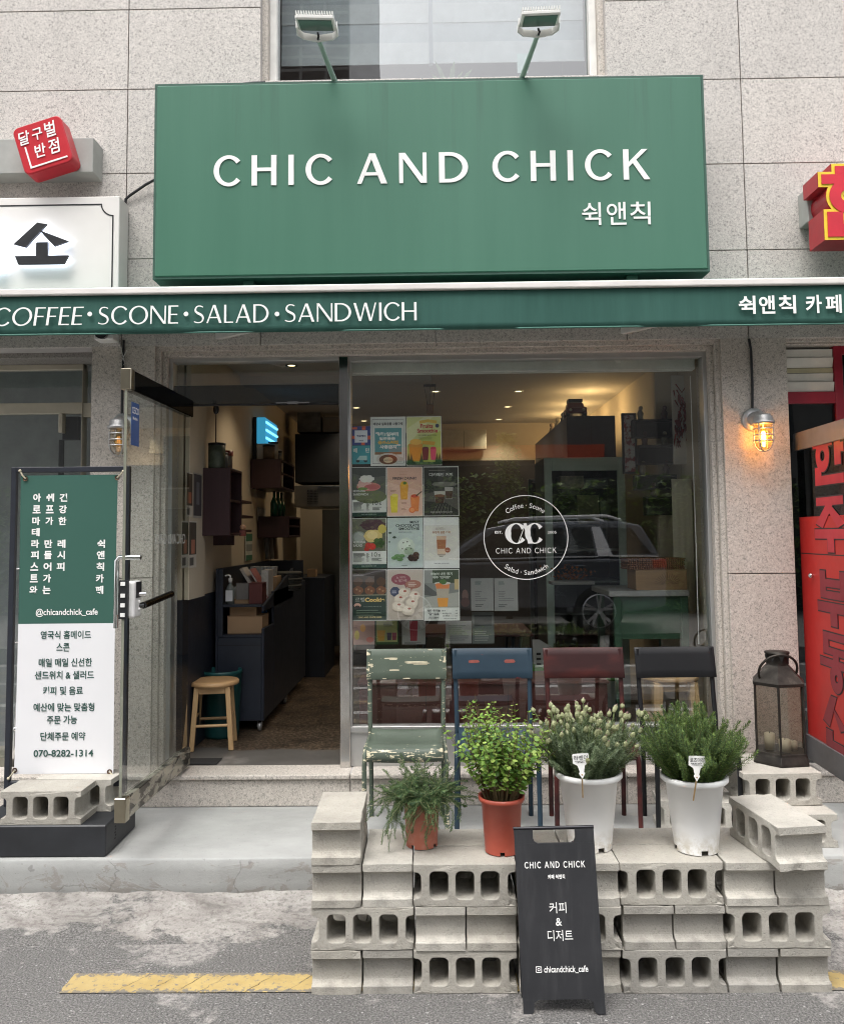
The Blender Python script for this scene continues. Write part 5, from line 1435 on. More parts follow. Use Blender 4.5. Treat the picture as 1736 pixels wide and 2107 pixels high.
n = NT('terracotta_plastic'); f = n.noise(7, 5, .6); g = n.noise(40, 4, .7)
M['terra'] = n.base(n.mix(n.ramp(g, [(.6, 0.0), (.75, .35)]), n.ramp(f, [(.3, (.33, .058, .034)), (.7, (.42, .080, .047))]), (.46, .20, .14)), .42)
n = NT('dusty_terracotta'); f = n.noise(7, 5, .6); g = n.noise(30, 4, .7)
M['terra2'] = n.base(n.mix(n.ramp(g, [(.5, 0.0), (.75, .5)]), n.ramp(f, [(.3, (.34, .105, .065)), (.7, (.43, .14, .09))]), (.46, .26, .20)), .55)
n = NT('white_pot'); f = n.noise(5, 5, .6); zz = n.sep()[2]
dirt = n.math('MULTIPLY', n.ramp(zz, [(.0, 1.0), (.09, 0.0)]), n.ramp(n.noise(26, 4, .7), [(.42, 0.0), (.62, 1.0)]))
n.bump(n.noise(9, 4), .12, .006)
M['white_pot'] = n.base(n.mix(n.math('MULTIPLY', dirt, .75), n.ramp(f, [(.3, (.80, .80, .79)), (.7, (.86, .86, .85))]), (.42, .36, .24)), .42)

def stand(u, v): return Z(u, v, ZT+.002)
SOUTH = -math.pi/2
# --- trailing rosemary in a small terracotta pot
c = stand(868, 1737); c.z = ZT+.002
T = thing('potted_plant', 'trailing rosemary spilling over a small terracotta pot in front of the green chair', 'potted plant', c, 'potted herbs on the block wall')
rb, rt, hp = .063, .072, .195
pot(T, c, [(rb, 0), (rb, .014), (rt, hp-.012), (rt+.004, hp-.010), (rt+.004, hp), (rt-.003, hp), (rt-.005, hp-.02), (rb-.004, .014), (rb-.004, 0)], .016, .013, M['terra2'], 4, SOUTH+R(55), rt-.006, hp-.02)
lf, st = MB(), MB()
for i in range(150):
    a = rg.uniform(0, 6.283); rr_ = rt*.85*math.sqrt(rg.random()); p0 = c+Vector((rr_*math.cos(a), rr_*math.sin(a), hp-.02))
    out = Vector((math.cos(a), math.sin(a), 0)); el = rg.uniform(.15, 1.25)
    d0 = (out*math.cos(el)+Vector((0, 0, 1))*math.sin(el)).normalized()
    sprig(lf, st, curve_stem(p0, d0, rg.uniform(.10, .205), 12, rg.uniform(.2, 2.2), .5, 1.7), .0130, .0034, .0054, 4, 1.05, .0015, .12, .25)
for i in range(54):      # hanging shoots
    a = rg.choice([rg.uniform(-2.6, -.5), rg.uniform(0, 6.283), rg.uniform(2.4, 4.2)]); p0 = c+Vector((rt*.85*math.cos(a), rt*.85*math.sin(a), hp-.005))
    d0 = Vector((math.cos(a), math.sin(a), rg.uniform(.2, .7)))
    sprig(lf, st, curve_stem(p0, d0, rg.uniform(.10, .24), 18, rg.uniform(2.2, 5.0), rg.uniform(0, .9), 1.6), .0115, .0033, .0062, 4, 1.1, .0015, .10, .2)
lf.build('foliage', TRL[:3], T); st.build('stem', TRL[3], T)

# --- oregano in a taller terracotta pot
c = stand(1033, 1749); c.z = ZT+.002
T = thing('potted_plant', 'bushy oregano with small yellow-green leaves in a terracotta pot before the blue chair', 'potted plant', c, 'potted herbs on the block wall')
rb, rt, hp = .068, .084, .212
pot(T, c, [(rb, 0), (rb, .014), (rt-.004, hp-.022), (rt+.006, hp-.018), (rt+.008, hp), (rt, hp), (rt-.006, hp-.02), (rb-.004, .014), (rb-.004, 0)], .018, .013, M['terra'], 4, SOUTH+R(-4), rt-.008, hp-.03)
lf, st = MB(), MB()
for i in range(120):
    a = rg.uniform(0, 6.283); q = math.sqrt(rg.random()); rr_ = rt*.7*q; p0 = c+Vector((rr_*math.cos(a), rr_*math.sin(a), hp-.03))
    lean = q*rg.uniform(.2, .70); d0 = Vector((math.cos(a)*lean, math.sin(a)*lean, 1))
    ln = rg.uniform(.22, .41)*(1-.10*q)
    pts = curve_stem(p0, d0, ln, 12, .25*q, .15, .35)
    st.tube(pts, [.0017*(1-.5*k/12) for k in range(13)], 5, 0, False)
    k0 = 3 if rg.random() < .6 else 5
    for k in range(k0, 13):
        tip = k/12; p = pts[k]; d = (pts[k]-pts[k-1]).normalized(); e1, e2 = basis_of(d); a0 = rg.uniform(0, 3.14)
        for j in range(2):
            oo = (e1*math.cos(a0+j*3.1416)+e2*math.sin(a0+j*3.1416)); dd = (oo+d*rg.uniform(.1, .5)+Vector((0, 0, rg.uniform(-.35, .25)))).normalized()
            ln_ = rg.uniform(.018, .033)*(1-.35*max(0, tip-.7)/.3); sd = dd.cross(d).normalized()
            sd = (sd+Vector((rg.uniform(-.3, .3), rg.uniform(-.3, .3), rg.uniform(-.3, .3)))).normalized(); sd = (sd-dd*sd.dot(dd)).normalized()
            oval(lf, p+dd*.003, dd, sd, ln_, ln_*.62, 1 if rg.random() < .28 else (2 if rg.random() < .3 else 0))
    if rg.random() < .25: st.tube([pts[-1], pts[-1]+Vector((rg.uniform(-.01, .01), 0, rg.uniform(.02, .05)))], .0009, 5)
lf.build('foliage', ORE[:3], T); st.build('stem', ORE[3], T)

# --- lavender in a white pot
def white_pot(c, T, rb, rt, hp, a0):
    pot(T, c, [(rb, 0), (rb+.0007, .018), (rt-.010, hp-.026), (rt+.002, hp-.024), (rt+.010, hp-.016), (rt+.010, hp-.003), (rt+.006, hp), (rt-.004, hp), (rt-.010, hp-.02), (rb-.004, .018), (rb-.004, 0)], .026, .017, M['white_pot'], 4, a0, rt-.012, hp-.03)
c = Z(1222, 1757, ZT+.002); c.y += .088; c.z = ZT+.002
T = thing('potted_plant', 'lavender with pale budded flower heads in a white pot behind the sandwich board', 'potted plant', c, 'potted herbs on the block wall')
rb, rt, hp = .086, .124, .292
white_pot(c, T, rb, rt, hp, SOUTH+R(20))
LAVC = c.copy()
lf, st = MB(), MB()
def bud(p, d, ln):
    fl = MB()
    e1, e2 = basis_of(d); prof = [(0, 0), (.0070, ln*.12), (.0098, ln*.4), (.0086, ln*.7), (.0046, ln*.93), (0, ln)]
    ring = []
    for r_, z_ in prof: ring.append([p+d*z_+(e1*math.cos(k*1.047)+e2*math.sin(k*1.047))*r_*rg.uniform(.8, 1.15) for k in range(6)])
    fl.add([q for row in ring for q in row], [(i*6+k, i*6+(k+1) % 6, (i+1)*6+(k+1) % 6, (i+1)*6+k) for i in range(5) for k in range(6)], 0, False)
    for k in range(rg.choice([1, 2, 2, 3])):
        a = rg.uniform(0, 6.28); dd = (d+(e1*math.cos(a)+e2*math.sin(a))*.5).normalized(); needle(fl, p+d*ln*.9, dd, e1, ln*.42, .0045, 1)
    fl.build('flower_bud', FLO, T)
for i in range(250):
    a = rg.uniform(0, 6.283); q = math.sqrt(rg.random()); rr_ = (rt-.03)*q; p0 = c+Vector((rr_*math.cos(a), rr_*math.sin(a), hp-.03))
    lean = q*rg.uniform(.2, .90); d0 = Vector((math.cos(a)*lean, math.sin(a)*lean, 1)); ln = rg.uniform(.12, .245)
    pts = curve_stem(p0, d0, ln, 12, .25*q, .2, .55); sprig(lf, st, pts, .0185, .0044, .0058, 5, 1.2, .0016, .10, .3)
    if rg.random() < .45:
        d = (pts[-1]-pts[-2]).normalized(); d = (d+Vector((0, 0, .35))).normalized(); tip = pts[-1]+d*rg.uniform(.015, .07)
        st.tube([pts[-1], tip], .0013, 5); bud(tip, d, rg.uniform(.020, .030))
lf.build('foliage', LAV[:3], T); st.build('stem', LAV[3], T)

# --- rosemary in a white pot
c = Z(1446, 1762, ZT+.002); c.y += .086; c.z = ZT+.002
T = thing('potted_plant', 'dense upright rosemary bush in a white pot before the black chair', 'potted plant', c, 'potted herbs on the block wall')
rb, rt, hp = .084, .120, .285
white_pot(c, T, rb, rt, hp, SOUTH+R(5))
ROSC = c.copy()
lf, st = MB(), MB()
for i in range(235):
    a = rg.uniform(0, 6.283); q = math.sqrt(rg.random()); rr_ = (rt-.035)*q; p0 = c+Vector((rr_*math.cos(a), rr_*math.sin(a), hp-.03))
    lean = q*rg.uniform(.3, 1.05); d0 = Vector((math.cos(a)*lean, math.sin(a)*lean, 1)); ln = rg.uniform(.15, .33)*(1-.12*q)
    pts = curve_stem(p0, d0, ln, 14, .3*q, .55, .55); sprig(lf, st, pts, .0205, .0040, .0050, 5, 1.25, .0018, .10, .24)
lf.build('foliage', ROS[:3], T); st.build('stem', ROS[3], T)

# --- plant markers pushed into the two white pots
def marker(u, v, cc, body, label):
    p = Y(u, v, cc.y-.172)
    T = thing('plant_marker', label, 'plant label', p, 'white plant markers in the herb pots')
    w_, h_ = .031, .036
    pts = [(-w_, -.016), (-.014, -.026), (-.008, -.050), (-.012, -.056), (0, -.076), (.012, -.056), (.008, -.050), (.014, -.026), (w_, -.016), (w_, h_*.45), (w_-.004, h_*.52), (-w_+.004, h_*.52), (-w_, h_*.45)]
    tl = Matrix.Rotation(R(-4 if cc is LAVC else 2), 3, 'Y')
    P_ = lambda x, z, off=0.0: p+tl @ Vector((x, -off, z))
    mb = MB(); mb.slab([P_(*q) for q in pts[:4]+pts[6:]], (0, .002, 0)); mb.slab([P_(*q, 0) for q in pts[3:7]], (0, .0018, 0)); mb.build('tag', M['letter_white'], T)
    mb = MB(); mb.tube([P_(0, -.058, .0), P_(0.002, -.16, -.05)], .003, 6); mb.build('stick', plain('bamboo_stick', (.42, .28, .13), .6), T)
    mb = MB(); mb.text(body, P_(0, -.0045, .0012), tl @ EX, tl @ EZ, .052, .017, .0004, 0, .0, 'C')
    for k in range(2):
        z_ = -.009-.005*k; x_ = -.022+.004*k
        while x_ < .016-.004*k:
            l_ = rg.uniform(.002, .005); mb.obox(P_(x_+l_/2, z_, .0014), tl @ EX, (0, 1, 0), tl @ EZ, l_/2, .0003, .0011); x_ += l_+.002
    mb.build('lettering', M['black'], T)
marker(1194, 1561, LAVC, '라벤더', 'white handwritten plant marker stuck into the lavender pot')
marker(1433, 1566, ROSC, '로즈마리', 'white handwritten plant marker stuck into the white rosemary pot')
# ================================================================== things inside the cafe
M['pine'] = wood('pine', (.52, .34, .17), 'z', .72)
M['pine_x'] = wood('pine_rail', (.52, .34, .17), 'x', .72)
M['maroon'] = wood('maroon_wood', (.085, .026, .022), 'x', .7)
M['maroon_z'] = wood('maroon_board', (.036, .014, .017), 'z', .7)
M['card'] = plain('cardboard', (.36, .235, .135), .8, 0, .08, 6)
M['ink_navy'] = plain('navy_cabinet', (.020, .026, .040), .45, 0, .2, 4)
M['dark_metal'] = plain('dark_metal', (.03, .03, .032), .4, .6)
def simple(name, label, cat, mb, mat, group=None, bevel=.003):
    return tag(mb.build(name, mat, None, None, bevel), label, cat, group)

# stool by the door
def stool(c, h, r, label, gap=.15, q=.0155, ap=.045, yaw=0.0, spread=1.28):
    T = thing('wooden_stool', label, 'stool', (0, 0, 0), 'pale wooden stools')
    mb = MB(); mb.lathe([(0, h-.026), (r-.004, h-.026), (r, h-.020), (r, h-.006), (r-.006, h), (r*.5, h-.002), (0, h-.003)], (0, 0, 0), 40); mb.build('seat', wood('pine_seat', (.50, .31, .15), 'x', .8), T, (0, 0, 0))
    k = r*.60
    for sx in (-1, 1):
        for sy in (-1, 1):
            a = Vector((sx*k, sy*k, h-.028)); b = Vector((sx*k*spread, sy*k*spread, 0)); d_ = (a-b)
            mb = MB(); e1 = Vector((1, 0, 0)); 
            vs = [b+Vector((i*q, j*q, 0)) for i, j in ((-1, -1), (1, -1), (1, 1), (-1, 1))]+[a+Vector((i*q, j*q, 0)) for i, j in ((-1, -1), (1, -1), (1, 1), (-1, 1))]
            mb.add(vs, [(3, 2, 1, 0), (4, 5, 6, 7), (0, 1, 5, 4), (1, 2, 6, 5), (2, 3, 7, 6), (3, 0, 4, 7)]); mb.build('leg', M['pine'], T, (0, 0, 0), .003)
    for ax_ in (0, 1):
        for s in (-1, 1):
            zl = h*(.36 if ax_ == 0 else .46); f_ = k*(1+(spread-1)*(1-zl/h))
            a = [-f_+.012, s*f_, zl]; b = [f_-.012, s*f_, zl]
            if ax_: a, b = [a[1], a[0], zl], [b[1], b[0], zl]
            mb = MB(); mb.tube([a, b], .0095, 10); mb.build('stretcher', M['pine_x'], T, (0, 0, 0))
            mb = MB()
            z0, z1 = h-.0265-ap, h-.0265; kk = k*1.03
            if ax_ == 0: mb.box(-kk+.017, kk-.017, s*kk-.009, s*kk+.009, z0, z1)
            else: mb.box(s*kk-.009, s*kk+.009, -kk+.017, kk-.017, z0, z1)
            mb.build('apron', M['pine_x'], T, (0, 0, 0), .002)
    T.location = c; T.rotation_euler = (0, 0, yaw); return T
stool((-1.412, .615, FLZ), .415, .158, 'pale wooden stool with a round seat just inside the open door', yaw=R(8))
s2 = Z(1372, 1497, FLZ)
stool((Y(1376, 1400, .44).x, .44, FLZ), .455, .175, 'pale wooden stool inside the window behind the black chair', q=.028, ap=.06, yaw=R(2), spread=1.2)

# teal bin behind the stool
cb_ = Y(452, 1500, .86)
T = thing('waste_bin', 'dark teal plastic bin behind the wooden stool by the door', 'bin', (cb_.x, .90, FLZ))
mb = MB(); mb.lathe([(0, 0), (.115, 0), (.118, .02), (.135, .41), (.14, .415), (.14, .435), (.128, .435), (.12, .40), (.105, .02), (0, .015)], (cb_.x, .90, FLZ), 32); mb.build('bucket', plain('teal_plastic', (.010, .075, .075), .4), T)
# door mat
a, b = Z(385, 1582, FLZ), Z(468, 1566, FLZ)
mb = MB(); mb.box(FL+.03, FL+.28, .175, .30, FLZ-.001, FLZ+.006); simple('door_mat', 'small dark rubber mat on the threshold inside the door', 'mat', mb, M['rubber'])

# navy counter on castors
cx0, cx1, cy0, cy1 = -1.50, -1.165, .98, 2.85
T = thing('counter_cabinet', 'navy counter cabinet on castors with an open shelved end facing the door', 'cabinet', ((cx0+cx1)/2, cy0, FLZ))
zb1, zs1, zs2, ztp = FLZ+.075, 1.03, 1.235, 1.50
t_ = .018
mb = MB(); mb.box(cx0, cx0+t_, cy0, cy1, zb1, ztp); mb.box(cx1-t_, cx1, cy0, cy0+.35, zb1, zs1+.06); mb.box(cx1-t_, cx1, cy0+.35, cy1, zb1, 1.32)
mb.slab([(cx1, cy0, zs2-.03), (cx1, cy0, zs2+.01), (cx1, cy0+1.2, zs2+.22), (cx1, cy0+1.2, zs2-.02)][::-1], (-t_, 0, 0))
mb.box(cx0+t_, cx1-t_, cy1-t_, cy1, zb1, ztp); mb.box(cx0+t_, cx1-t_, cy0+.004, cy0+.022, zb1, zs1-.001)
mb.box(cx0+t_, cx0+.05, cy0+.001, cy0+.02, zs1, ztp)
mb.build('carcass', M['ink_navy'], T, None, .003)
for z_, d_ in ((zs1, 0), (zs2, .0)):
    mb = MB(); mb.box(cx0+t_+.001, cx1-t_-.001, cy0+.006, cy1-.02, z_, z_+.018); mb.build('shelf', M['ink_navy'], T, None, .002)
mb = MB(); mb.box(cx0+t_, cx1-t_-.0, cy0+.002, cy0+.0045, zs1-.055, zs1-.052); mb.build('drawer_gap', M['rubber'], T)
for (x_, y_) in ((cx1-.035, cy0+.04), (cx1-.03, cy0+1.0), (cx0+.04, cy0+.05)):
    mb = MB(); mb.lathe([(0, -.011), (.028, -.011), (.031, -.006), (.031, .006), (.028, .011), (0, .011)], (x_, y_, FLZ+.031), 18, 0, True, Matrix.Rotation(R(90), 3, 'Y')); mb.box(x_-.016, x_-.013, y_-.012, y_+.012, FLZ+.03, zb1); mb.box(x_+.013, x_+.016, y_-.012, y_+.012, FLZ+.03, zb1)
    mb.build('castor', plain('castor_grey', (.30, .30, .30), .4, .5), T)
# on the counter
def bottle(u, v, y, label, col, h=.19, r=.033, name='bottle', grp=None, z=None, capc=(.7, .7, .68)):
    p = Y(u, v, y); z = p.z if z is None else z
    T = thing(name, label, 'bottle', (p.x, y, z), grp); c = Vector((p.x, y, z))
    m_ = MB(); m_.lathe([(0, 0), (r, 0), (r, h*.62), (r*.85, h*.70), (r*.36, h*.82), (r*.36, h*.93), (0, h*.93)], c, 20); m_.build('body', plain(name+'_body', col, .2), T)
    m_ = MB(); m_.lathe([(r*.40, h*.90), (r*.40, h), (0, h)], c, 14); m_.build('cap', plain('bottle_cap', capc, .4), T); return T, c
T, c = bottle(474, 1232, cy0+.07, 'clear pump bottle of sanitiser with a white label on the counter end', (.16, .18, .17), .165, .030, z=zs2+.0185)
mb = MB(); mb.tube([c+Vector((0, 0, .165)), c+Vector((0, 0, .195)), c+Vector((-.012, -.01, .200)), c+Vector((-.032, -.02, .196))], .0055, 8); mb.lathe([(.014, .160), (.016, .175), (.006, .180)], c, 14); mb.build('pump', M['white'], T)
mb = MB(); mb.box(c.x-.024, c.x+.024, c.y-.0335, c.y-.0305, c.z+.02, c.z+.095); mb.lines = None; mb.build('sticker', plain('label_paper', (.66, .68, .70), .6), T)
def carton(u0_, u1_, v0_, v1_, y, d_, label, mat, name='cardboard_box', cat='box', grp=None, z0=None):
    a, b = Y(u0_, v1_, y), Y(u1_, v0_, y); z0 = a.z if z0 is None else z0
    T = thing(name, label, cat, ((a.x+b.x)/2, y, z0), grp)
    hgt = b.z-a.z
    m_ = MB(); m_.box(a.x, b.x, y, y+d_, z0, z0+hgt); m_.build('body', mat, T, None, .002)
    m_ = MB(); m_.box(a.x-.002, b.x+.002, y-.002, y+d_+.002, z0+hgt+.0003, z0+hgt+.004); m_.build('lid', mat, T, None, .001)
    return T
carton(512, 540, 1198, 1240, cy0+.05, .14, 'small dark red box on the upper counter shelf beside the sanitiser', plain('dark_red_box', (.10, .022, .020), .5), z0=zs2+.0185)
carton(468, 540, 1286, 1322, cy0+.06, .22, 'lower brown cardboard box on the counter shelf', M['card'], grp='brown boxes on the counter shelf', z0=zs1+.0185)
carton(473, 528, 1250, 1284, cy0+.09, .18, 'upper brown cardboard box stacked on the counter shelf', M['card'], grp='brown boxes on the counter shelf', z0=zs1+.0185+.115)
for (x_, l_, w_, col, lab, nm) in ((-1.30, .27, .020, (.50, .47, .44), 'pale magazine leaning at an angle in the counter top', 'magazine'), (-1.245, .25, .016, (.36, .14, .13), 'red and white magazine leaning behind the pale one', 'magazine'), (-1.20, .20, .05, (.46, .44, .42), 'upright cream folder behind the leaning magazines', 'folder')):
    T = thing(nm, lab, nm, (x_, 1.35, zs2+.02), None)
    m_ = MB(); m_.obox((x_-.02, 1.35+.25*(x_+1.3), zs2+.14), Vector((1, 0, .62)).normalized() if nm == 'magazine' else EX, (0, 1, 0), Vector((-.62, 0, 1)).normalized() if nm == 'magazine' else EZ, w_/2, .09, l_/2); m_.build('cover', plain(nm+'_cover', col, .5), T, None, .001)
    m_ = MB(); m_.obox((x_-.02-.0035, 1.35+.25*(x_+1.3)-.0905, zs2+.14), Vector((1, 0, .62)).normalized() if nm == 'magazine' else EX, (0, 1, 0), Vector((-.62, 0, 1)).normalized() if nm == 'magazine' else EZ, w_/2-.003, .001, l_/2-.004); m_.build('pages', plain('paper_edge', (.55, .53, .48), .7, 0, .15, 60), T)
T = thing('tissue_pile', 'crumpled pile of white paper packets on the counter', 'paper packets', (-1.37, 1.2, zs2+.018))
mb = MB()
for i in range(11):
    a_ = random.uniform(-.5, .5); mb.obox((-1.40+.018*i*.7, 1.16+random.uniform(-.03, .03), zs2+.075+random.uniform(-.015, .02)), (math.cos(a_), math.sin(a_), .2), (-math.sin(a_), math.cos(a_), 0), (0, .1, 1), .016, .004, .055)
mb.build('packets', plain('packet_paper', (.52, .55, .53), .6), T)
carton(486, 512, 1195, 1236, cy0+.10, .02, 'grey oval dish standing on the counter shelf behind the sanitiser', plain('grey_dish', (.17, .16, .15), .5), 'serving_dish', 'dish', z0=zs2+.0185)
mb = MB(); zz_ = ztp-.16
for i in range(9): mb.lathe([(0, .0), (.105+.006*(i % 3), 0), (.105+.006*(i % 2), .016), (0, .016)], (-1.19+.004*(i % 3), 2.05+.003*(i % 2), zz_+.017*i-.06), 18)
simple('mat_stack', 'stack of dark round woven mats at the back of the counter', 'mats', mb, plain('woven_grey', (.07, .07, .062), .8), None, 0)

# things on the left wall
def wallbox(x0_, dep, u0_, u1_, v0_, v1_, y_off=0.0):
    a = X(u0_, v0_, x0_); return a
def wall_cabinet(u0_, u1_, v0_, v1_, label, dep=.20, extra=0):
    a = X(u0_, v0_, IX0+dep); ya = a.y; b = X(u0_, v1_, IX0+dep); zt, zb = a.z, b.z
    yb_ = X(u1_, (v0_+v1_)/2, IX0+dep).y
    T = thing('wall_cabinet', label, 'wall cabinet', (IX0+dep/2, ya, zb))
    mb = MB(); mb.box(IX0+.007, IX0+dep, ya, ya+.018, zb, zt); mb.box(IX0+.007, IX0+dep, yb_-.018, yb_, zb, zt); mb.box(IX0+.007, IX0+dep, ya+.018, yb_-.018, zt-.018, zt); mb.box(IX0+.007, IX0+dep, ya+.018, yb_-.018, zb, zb+.018)
    mb.build('carcass', M['maroon_z'], T, None, .003)
    mb = MB(); nsh = max(1, int((zt-zb)/.28))
    for i in range(1, nsh+1): mb.box(IX0+.008, IX0+dep-.004, ya+.0182, yb_-.0182, zb+(zt-zb)*i/(nsh+1), zb+(zt-zb)*i/(nsh+1)+.016)
    mb.build('shelf', M['maroon_z'], T); return T, ya, yb_, zt, zb
T, ya1, yb1, zt1, zb1_ = wall_cabinet(474, 498, 962, 1102, 'tall dark maroon cabinet on the left wall by the posters', .22)
T, ya2, yb2_, zt2, zb2 = wall_cabinet(578, 606, 944, 1004, 'dark maroon wall cabinet under the blue lit steriliser', .26)
T, ya3, yb3, zt3, zb3 = wall_cabinet(595, 618, 1062, 1106, 'low dark maroon wall cabinet below the green bottles', .28)
for (z_, y0_, y1_, lab) in ((X(520, 1033, IX0+.16).z, yb1+.02, yb1+.55, 'upper'), (X(520, 1062, IX0+.16).z, yb1+.05, yb1+.6, 'middle'), (X(520, 1090, IX0+.16).z, yb1+.05, yb1+.55, 'lower')):
    T = thing('wall_shelf', f'{lab} dark shelf on the left wall between the two maroon cabinets', 'shelf', (IX0+.08, y0_, z_))
    m_ = MB(); m_.box(IX0+.007, IX0+.17, y0_, y1_, z_-.018, z_); m_.build('board', M['maroon_z'], T, None, .002)
    m_ = MB(); m_.box(IX0+.007, IX0+.15, y0_+.02, y0_+.035, z_-.11, z_-.0183); m_.build('bracket', M['maroon_z'], T)
    for k in range(3):
        cc = (.16, .20, .19) if k != 1 else (.30, .27, .24)
        yy = y0_+.08+k*(y1_-y0_)/3.3
        TB = thing('jar', ('squat dark jar', 'tall pale jar', 'slim grey bottle')[k]+f' on the {lab} shelf of the left wall', 'jar', (IX0+.09, yy, z_), 'jars on the wall shelves')
        r_ = (.042, .036, .026)[k]; h_ = (.10, .15, .19)[k]
        m_ = MB(); m_.lathe([(0, 0), (r_, 0), (r_, h_*.75), (r_*.7, h_*.88), (r_*.7, h_), (0, h_)], (IX0+.09, yy, z_+.0005), 16); m_.build('body', plain('jar_glass', cc, .2), TB)
        m_ = MB(); m_.lathe([(r_*.75, h_*.98), (r_*.75, h_+.012), (0, h_+.012)], (IX0+.09, yy, z_+.0005), 14); m_.build('lid', M['black'], TB)
# on top of the tall cabinet
for k, (dy, r_, h_, col, lab) in enumerate(((.05, .055, .16, (.05, .065, .045), 'large dark green tin on the tall maroon cabinet'), (.17, .045, .11, (.12, .14, .15), 'grey round tin on the tall maroon cabinet'))):
    T = thing('tin', lab, 'tin', (IX0+.12, ya1+dy, zt1), 'tins on the tall cabinet')
    m_ = MB(); m_.lathe([(0, 0), (r_, 0), (r_, h_), (r_*.98, h_)], (IX0+.12, ya1+dy, zt1+.0005), 22); m_.build('body', plain('tin_print', col, .45, 0, .35, 20), T)
    m_ = MB(); m_.lathe([(r_*1.03, h_-.012), (r_*1.03, h_+.004), (0, h_+.006)], (IX0+.12, ya1+dy, zt1+.0005), 22); m_.build('lid', M['dark_metal'], T)
T = thing('cat_ornament', 'black cat ornament on a thin stick above the tall maroon cabinet', 'ornament', (IX0+.10, ya1+.06, zt1+.165))
c = Vector((IX0+.11, ya1+.06, zt1+.166)); m_ = MB(); m_.tube([c, c+Vector((0, 0, .20))], .004, 6); m_.build('stick', M['maroon_z'], T)
m_ = MB(); m_.ball(c+Vector((0, 0, .225)), .020, .014, .034); m_.ball(c+Vector((-.008, 0, .262)), .014, .011, .013); m_.tube([c+Vector((-.016, 0, .27)), c+Vector((-.018, 0, .287))], [.006, .001], 5); m_.tube([c+Vector((-.002, 0, .27)), c+Vector((-.001, 0, .287))], [.006, .001], 5); m_.build('cat', M['black'], T)
T = thing('red_tin', 'red lidded glass jar at the end of the tall maroon cabinet', 'jar', (IX0+.13, yb1+.04, zt1-.1))
m_ = MB(); m_.lathe([(0, 0), (.04, 0), (.04, .10), (.035, .11)], (IX0+.13, yb1-.07, zt1+.0005), 20); m_.build('jar', plain('jar_grey', (.22, .20, .18), .2), T)
m_ = MB(); m_.lathe([(.044, .10), (.044, .135), (0, .138)], (IX0+.13, yb1-.07, zt1+.0005), 20); m_.build('lid', plain('red_lid', (.20, .02, .02), .4), T)

# steriliser
a = X(548, 858, IX0+.12); zt_ = a.z; zb_ = X(548, 946, IX0+.12).z; zm = X(548, 912, IX0+.12).z; ys = a.y
ye_ = X(573, 900, IX0+.12).y
T = thing('cup_steriliser', 'wall mounted cup steriliser glowing blue above the dark cabinets', 'steriliser', (IX0+.06, ys, zb_))
mb = MB(); mb.box(IX0+.007, IX0+.035, ys, ye_, zb_, zt_); mb.build('back_plate', M['black'], T)
mb = MB(); mb.box(IX0+.036, IX0+.15, ys+.01, ye_+.02, zb_, zm); mb.build('base', plain('steriliser_white', (.60, .58, .55), .3), T, None, .008, seg=2)
mb = MB(); mb.box(IX0+.036, IX0+.11, ys+.012, ye_-.01, zm+.001, zt_); mb.build('window', emit('uv_glow', (.04, .30, .50), .35), T, None, .004)
for k in range(3):
    z_ = zm+.03+(zt_-zm)*k*.30
    mb = MB(); mb.tube([(IX0+.113, ys+.03, z_+.02), (IX0+.113, ye_-.03, z_+.02)], .011, 8); mb.build('uv_tube', emit('uv_tube', (.20, .65, 1.0), .8), T)
mb = MB(); mb.box(IX0+.1505, IX0+.153, ye_-.06, ye_-.03, zb_+.03, zm-.03); mb.build('slot', M['rubber'], T)
# green bottles
for k in range(4):
    yy = ya3+.05+.085*k
    c = Vector((IX0+.14+.02*(k % 2), yy, zt3+.0005)); T = thing('green_bottle', ('foremost', 'second', 'third', 'rearmost')[k]+' green glass bottle on the low maroon wall cabinet', 'bottle', c, 'green glass bottles')
    m_ = MB(); m_.lathe([(0, 0), (.032, 0), (.032, .12), (.012, .17), (.012, .21), (0, .21)], c, 18); m_.build('body', plain('green_glass', (.006, .07, .035), .12), T)
    m_ = MB(); m_.lathe([(.013, .205), (.013, .222), (0, .223)], c, 12); m_.build('cap', M['dark_metal'], T)

# posters on the cream panel and wall
WP = 'small posters on the left interior wall'
def wposter(u0_, u1_, v0_, v1_, cols, lab):
    xx = IX0+.044 if u1_ < 418 else IX0+.0075
    a, b = X(u0_, v0_, xx), X(u1_, v0_, xx); z0 = X(u0_, v1_, xx).z; z1 = (a.z+X(u1_, v0_, xx).z)/2; z0 = (z0+X(u1_, v1_, xx).z)/2
    mb = MB(); mats = []
    def pan(y0, y1, zz0, zz1, c, k): mats.append(pcol(c) if False else plain('wall_print', srgb(*c), .6)); mb.add([(xx+.0006*k, y0, zz0), (xx+.0006*k, y1, zz0), (xx+.0006*k, y1, zz1), (xx+.0006*k, y0, zz1)], [(0, 1, 2, 3)], len(mats)-1)
    L_ = b.y-a.y; H_ = z1-z0
    for k, (p0, p1, q0, q1, c) in enumerate(cols): pan(a.y+L_*p0, a.y+L_*p1, z0+H_*q0, z0+H_*q1, c, k+1)
    tag(mb.build('poster', mats), lab, 'poster', WP)
wposter(384, 397, 972, 1063, [(0, 1, 0, 1, (190, 184, 172)), (.06, .94, .25, .97, (66, 58, 50)), (.2, .8, .3, .55, (150, 92, 72)), (.1, .5, .04, .2, (90, 88, 84))], 'dark drink poster on the cream panel, upper left inside the door')
wposter(398, 416, 974, 1066, [(0, 1, 0, 1, (170, 164, 154)), (.05, .95, .05, .97, (74, 70, 72)), (.35, .7, .3, .8, (116, 114, 118))], 'dark grey poster on the cream panel beside the drink poster')
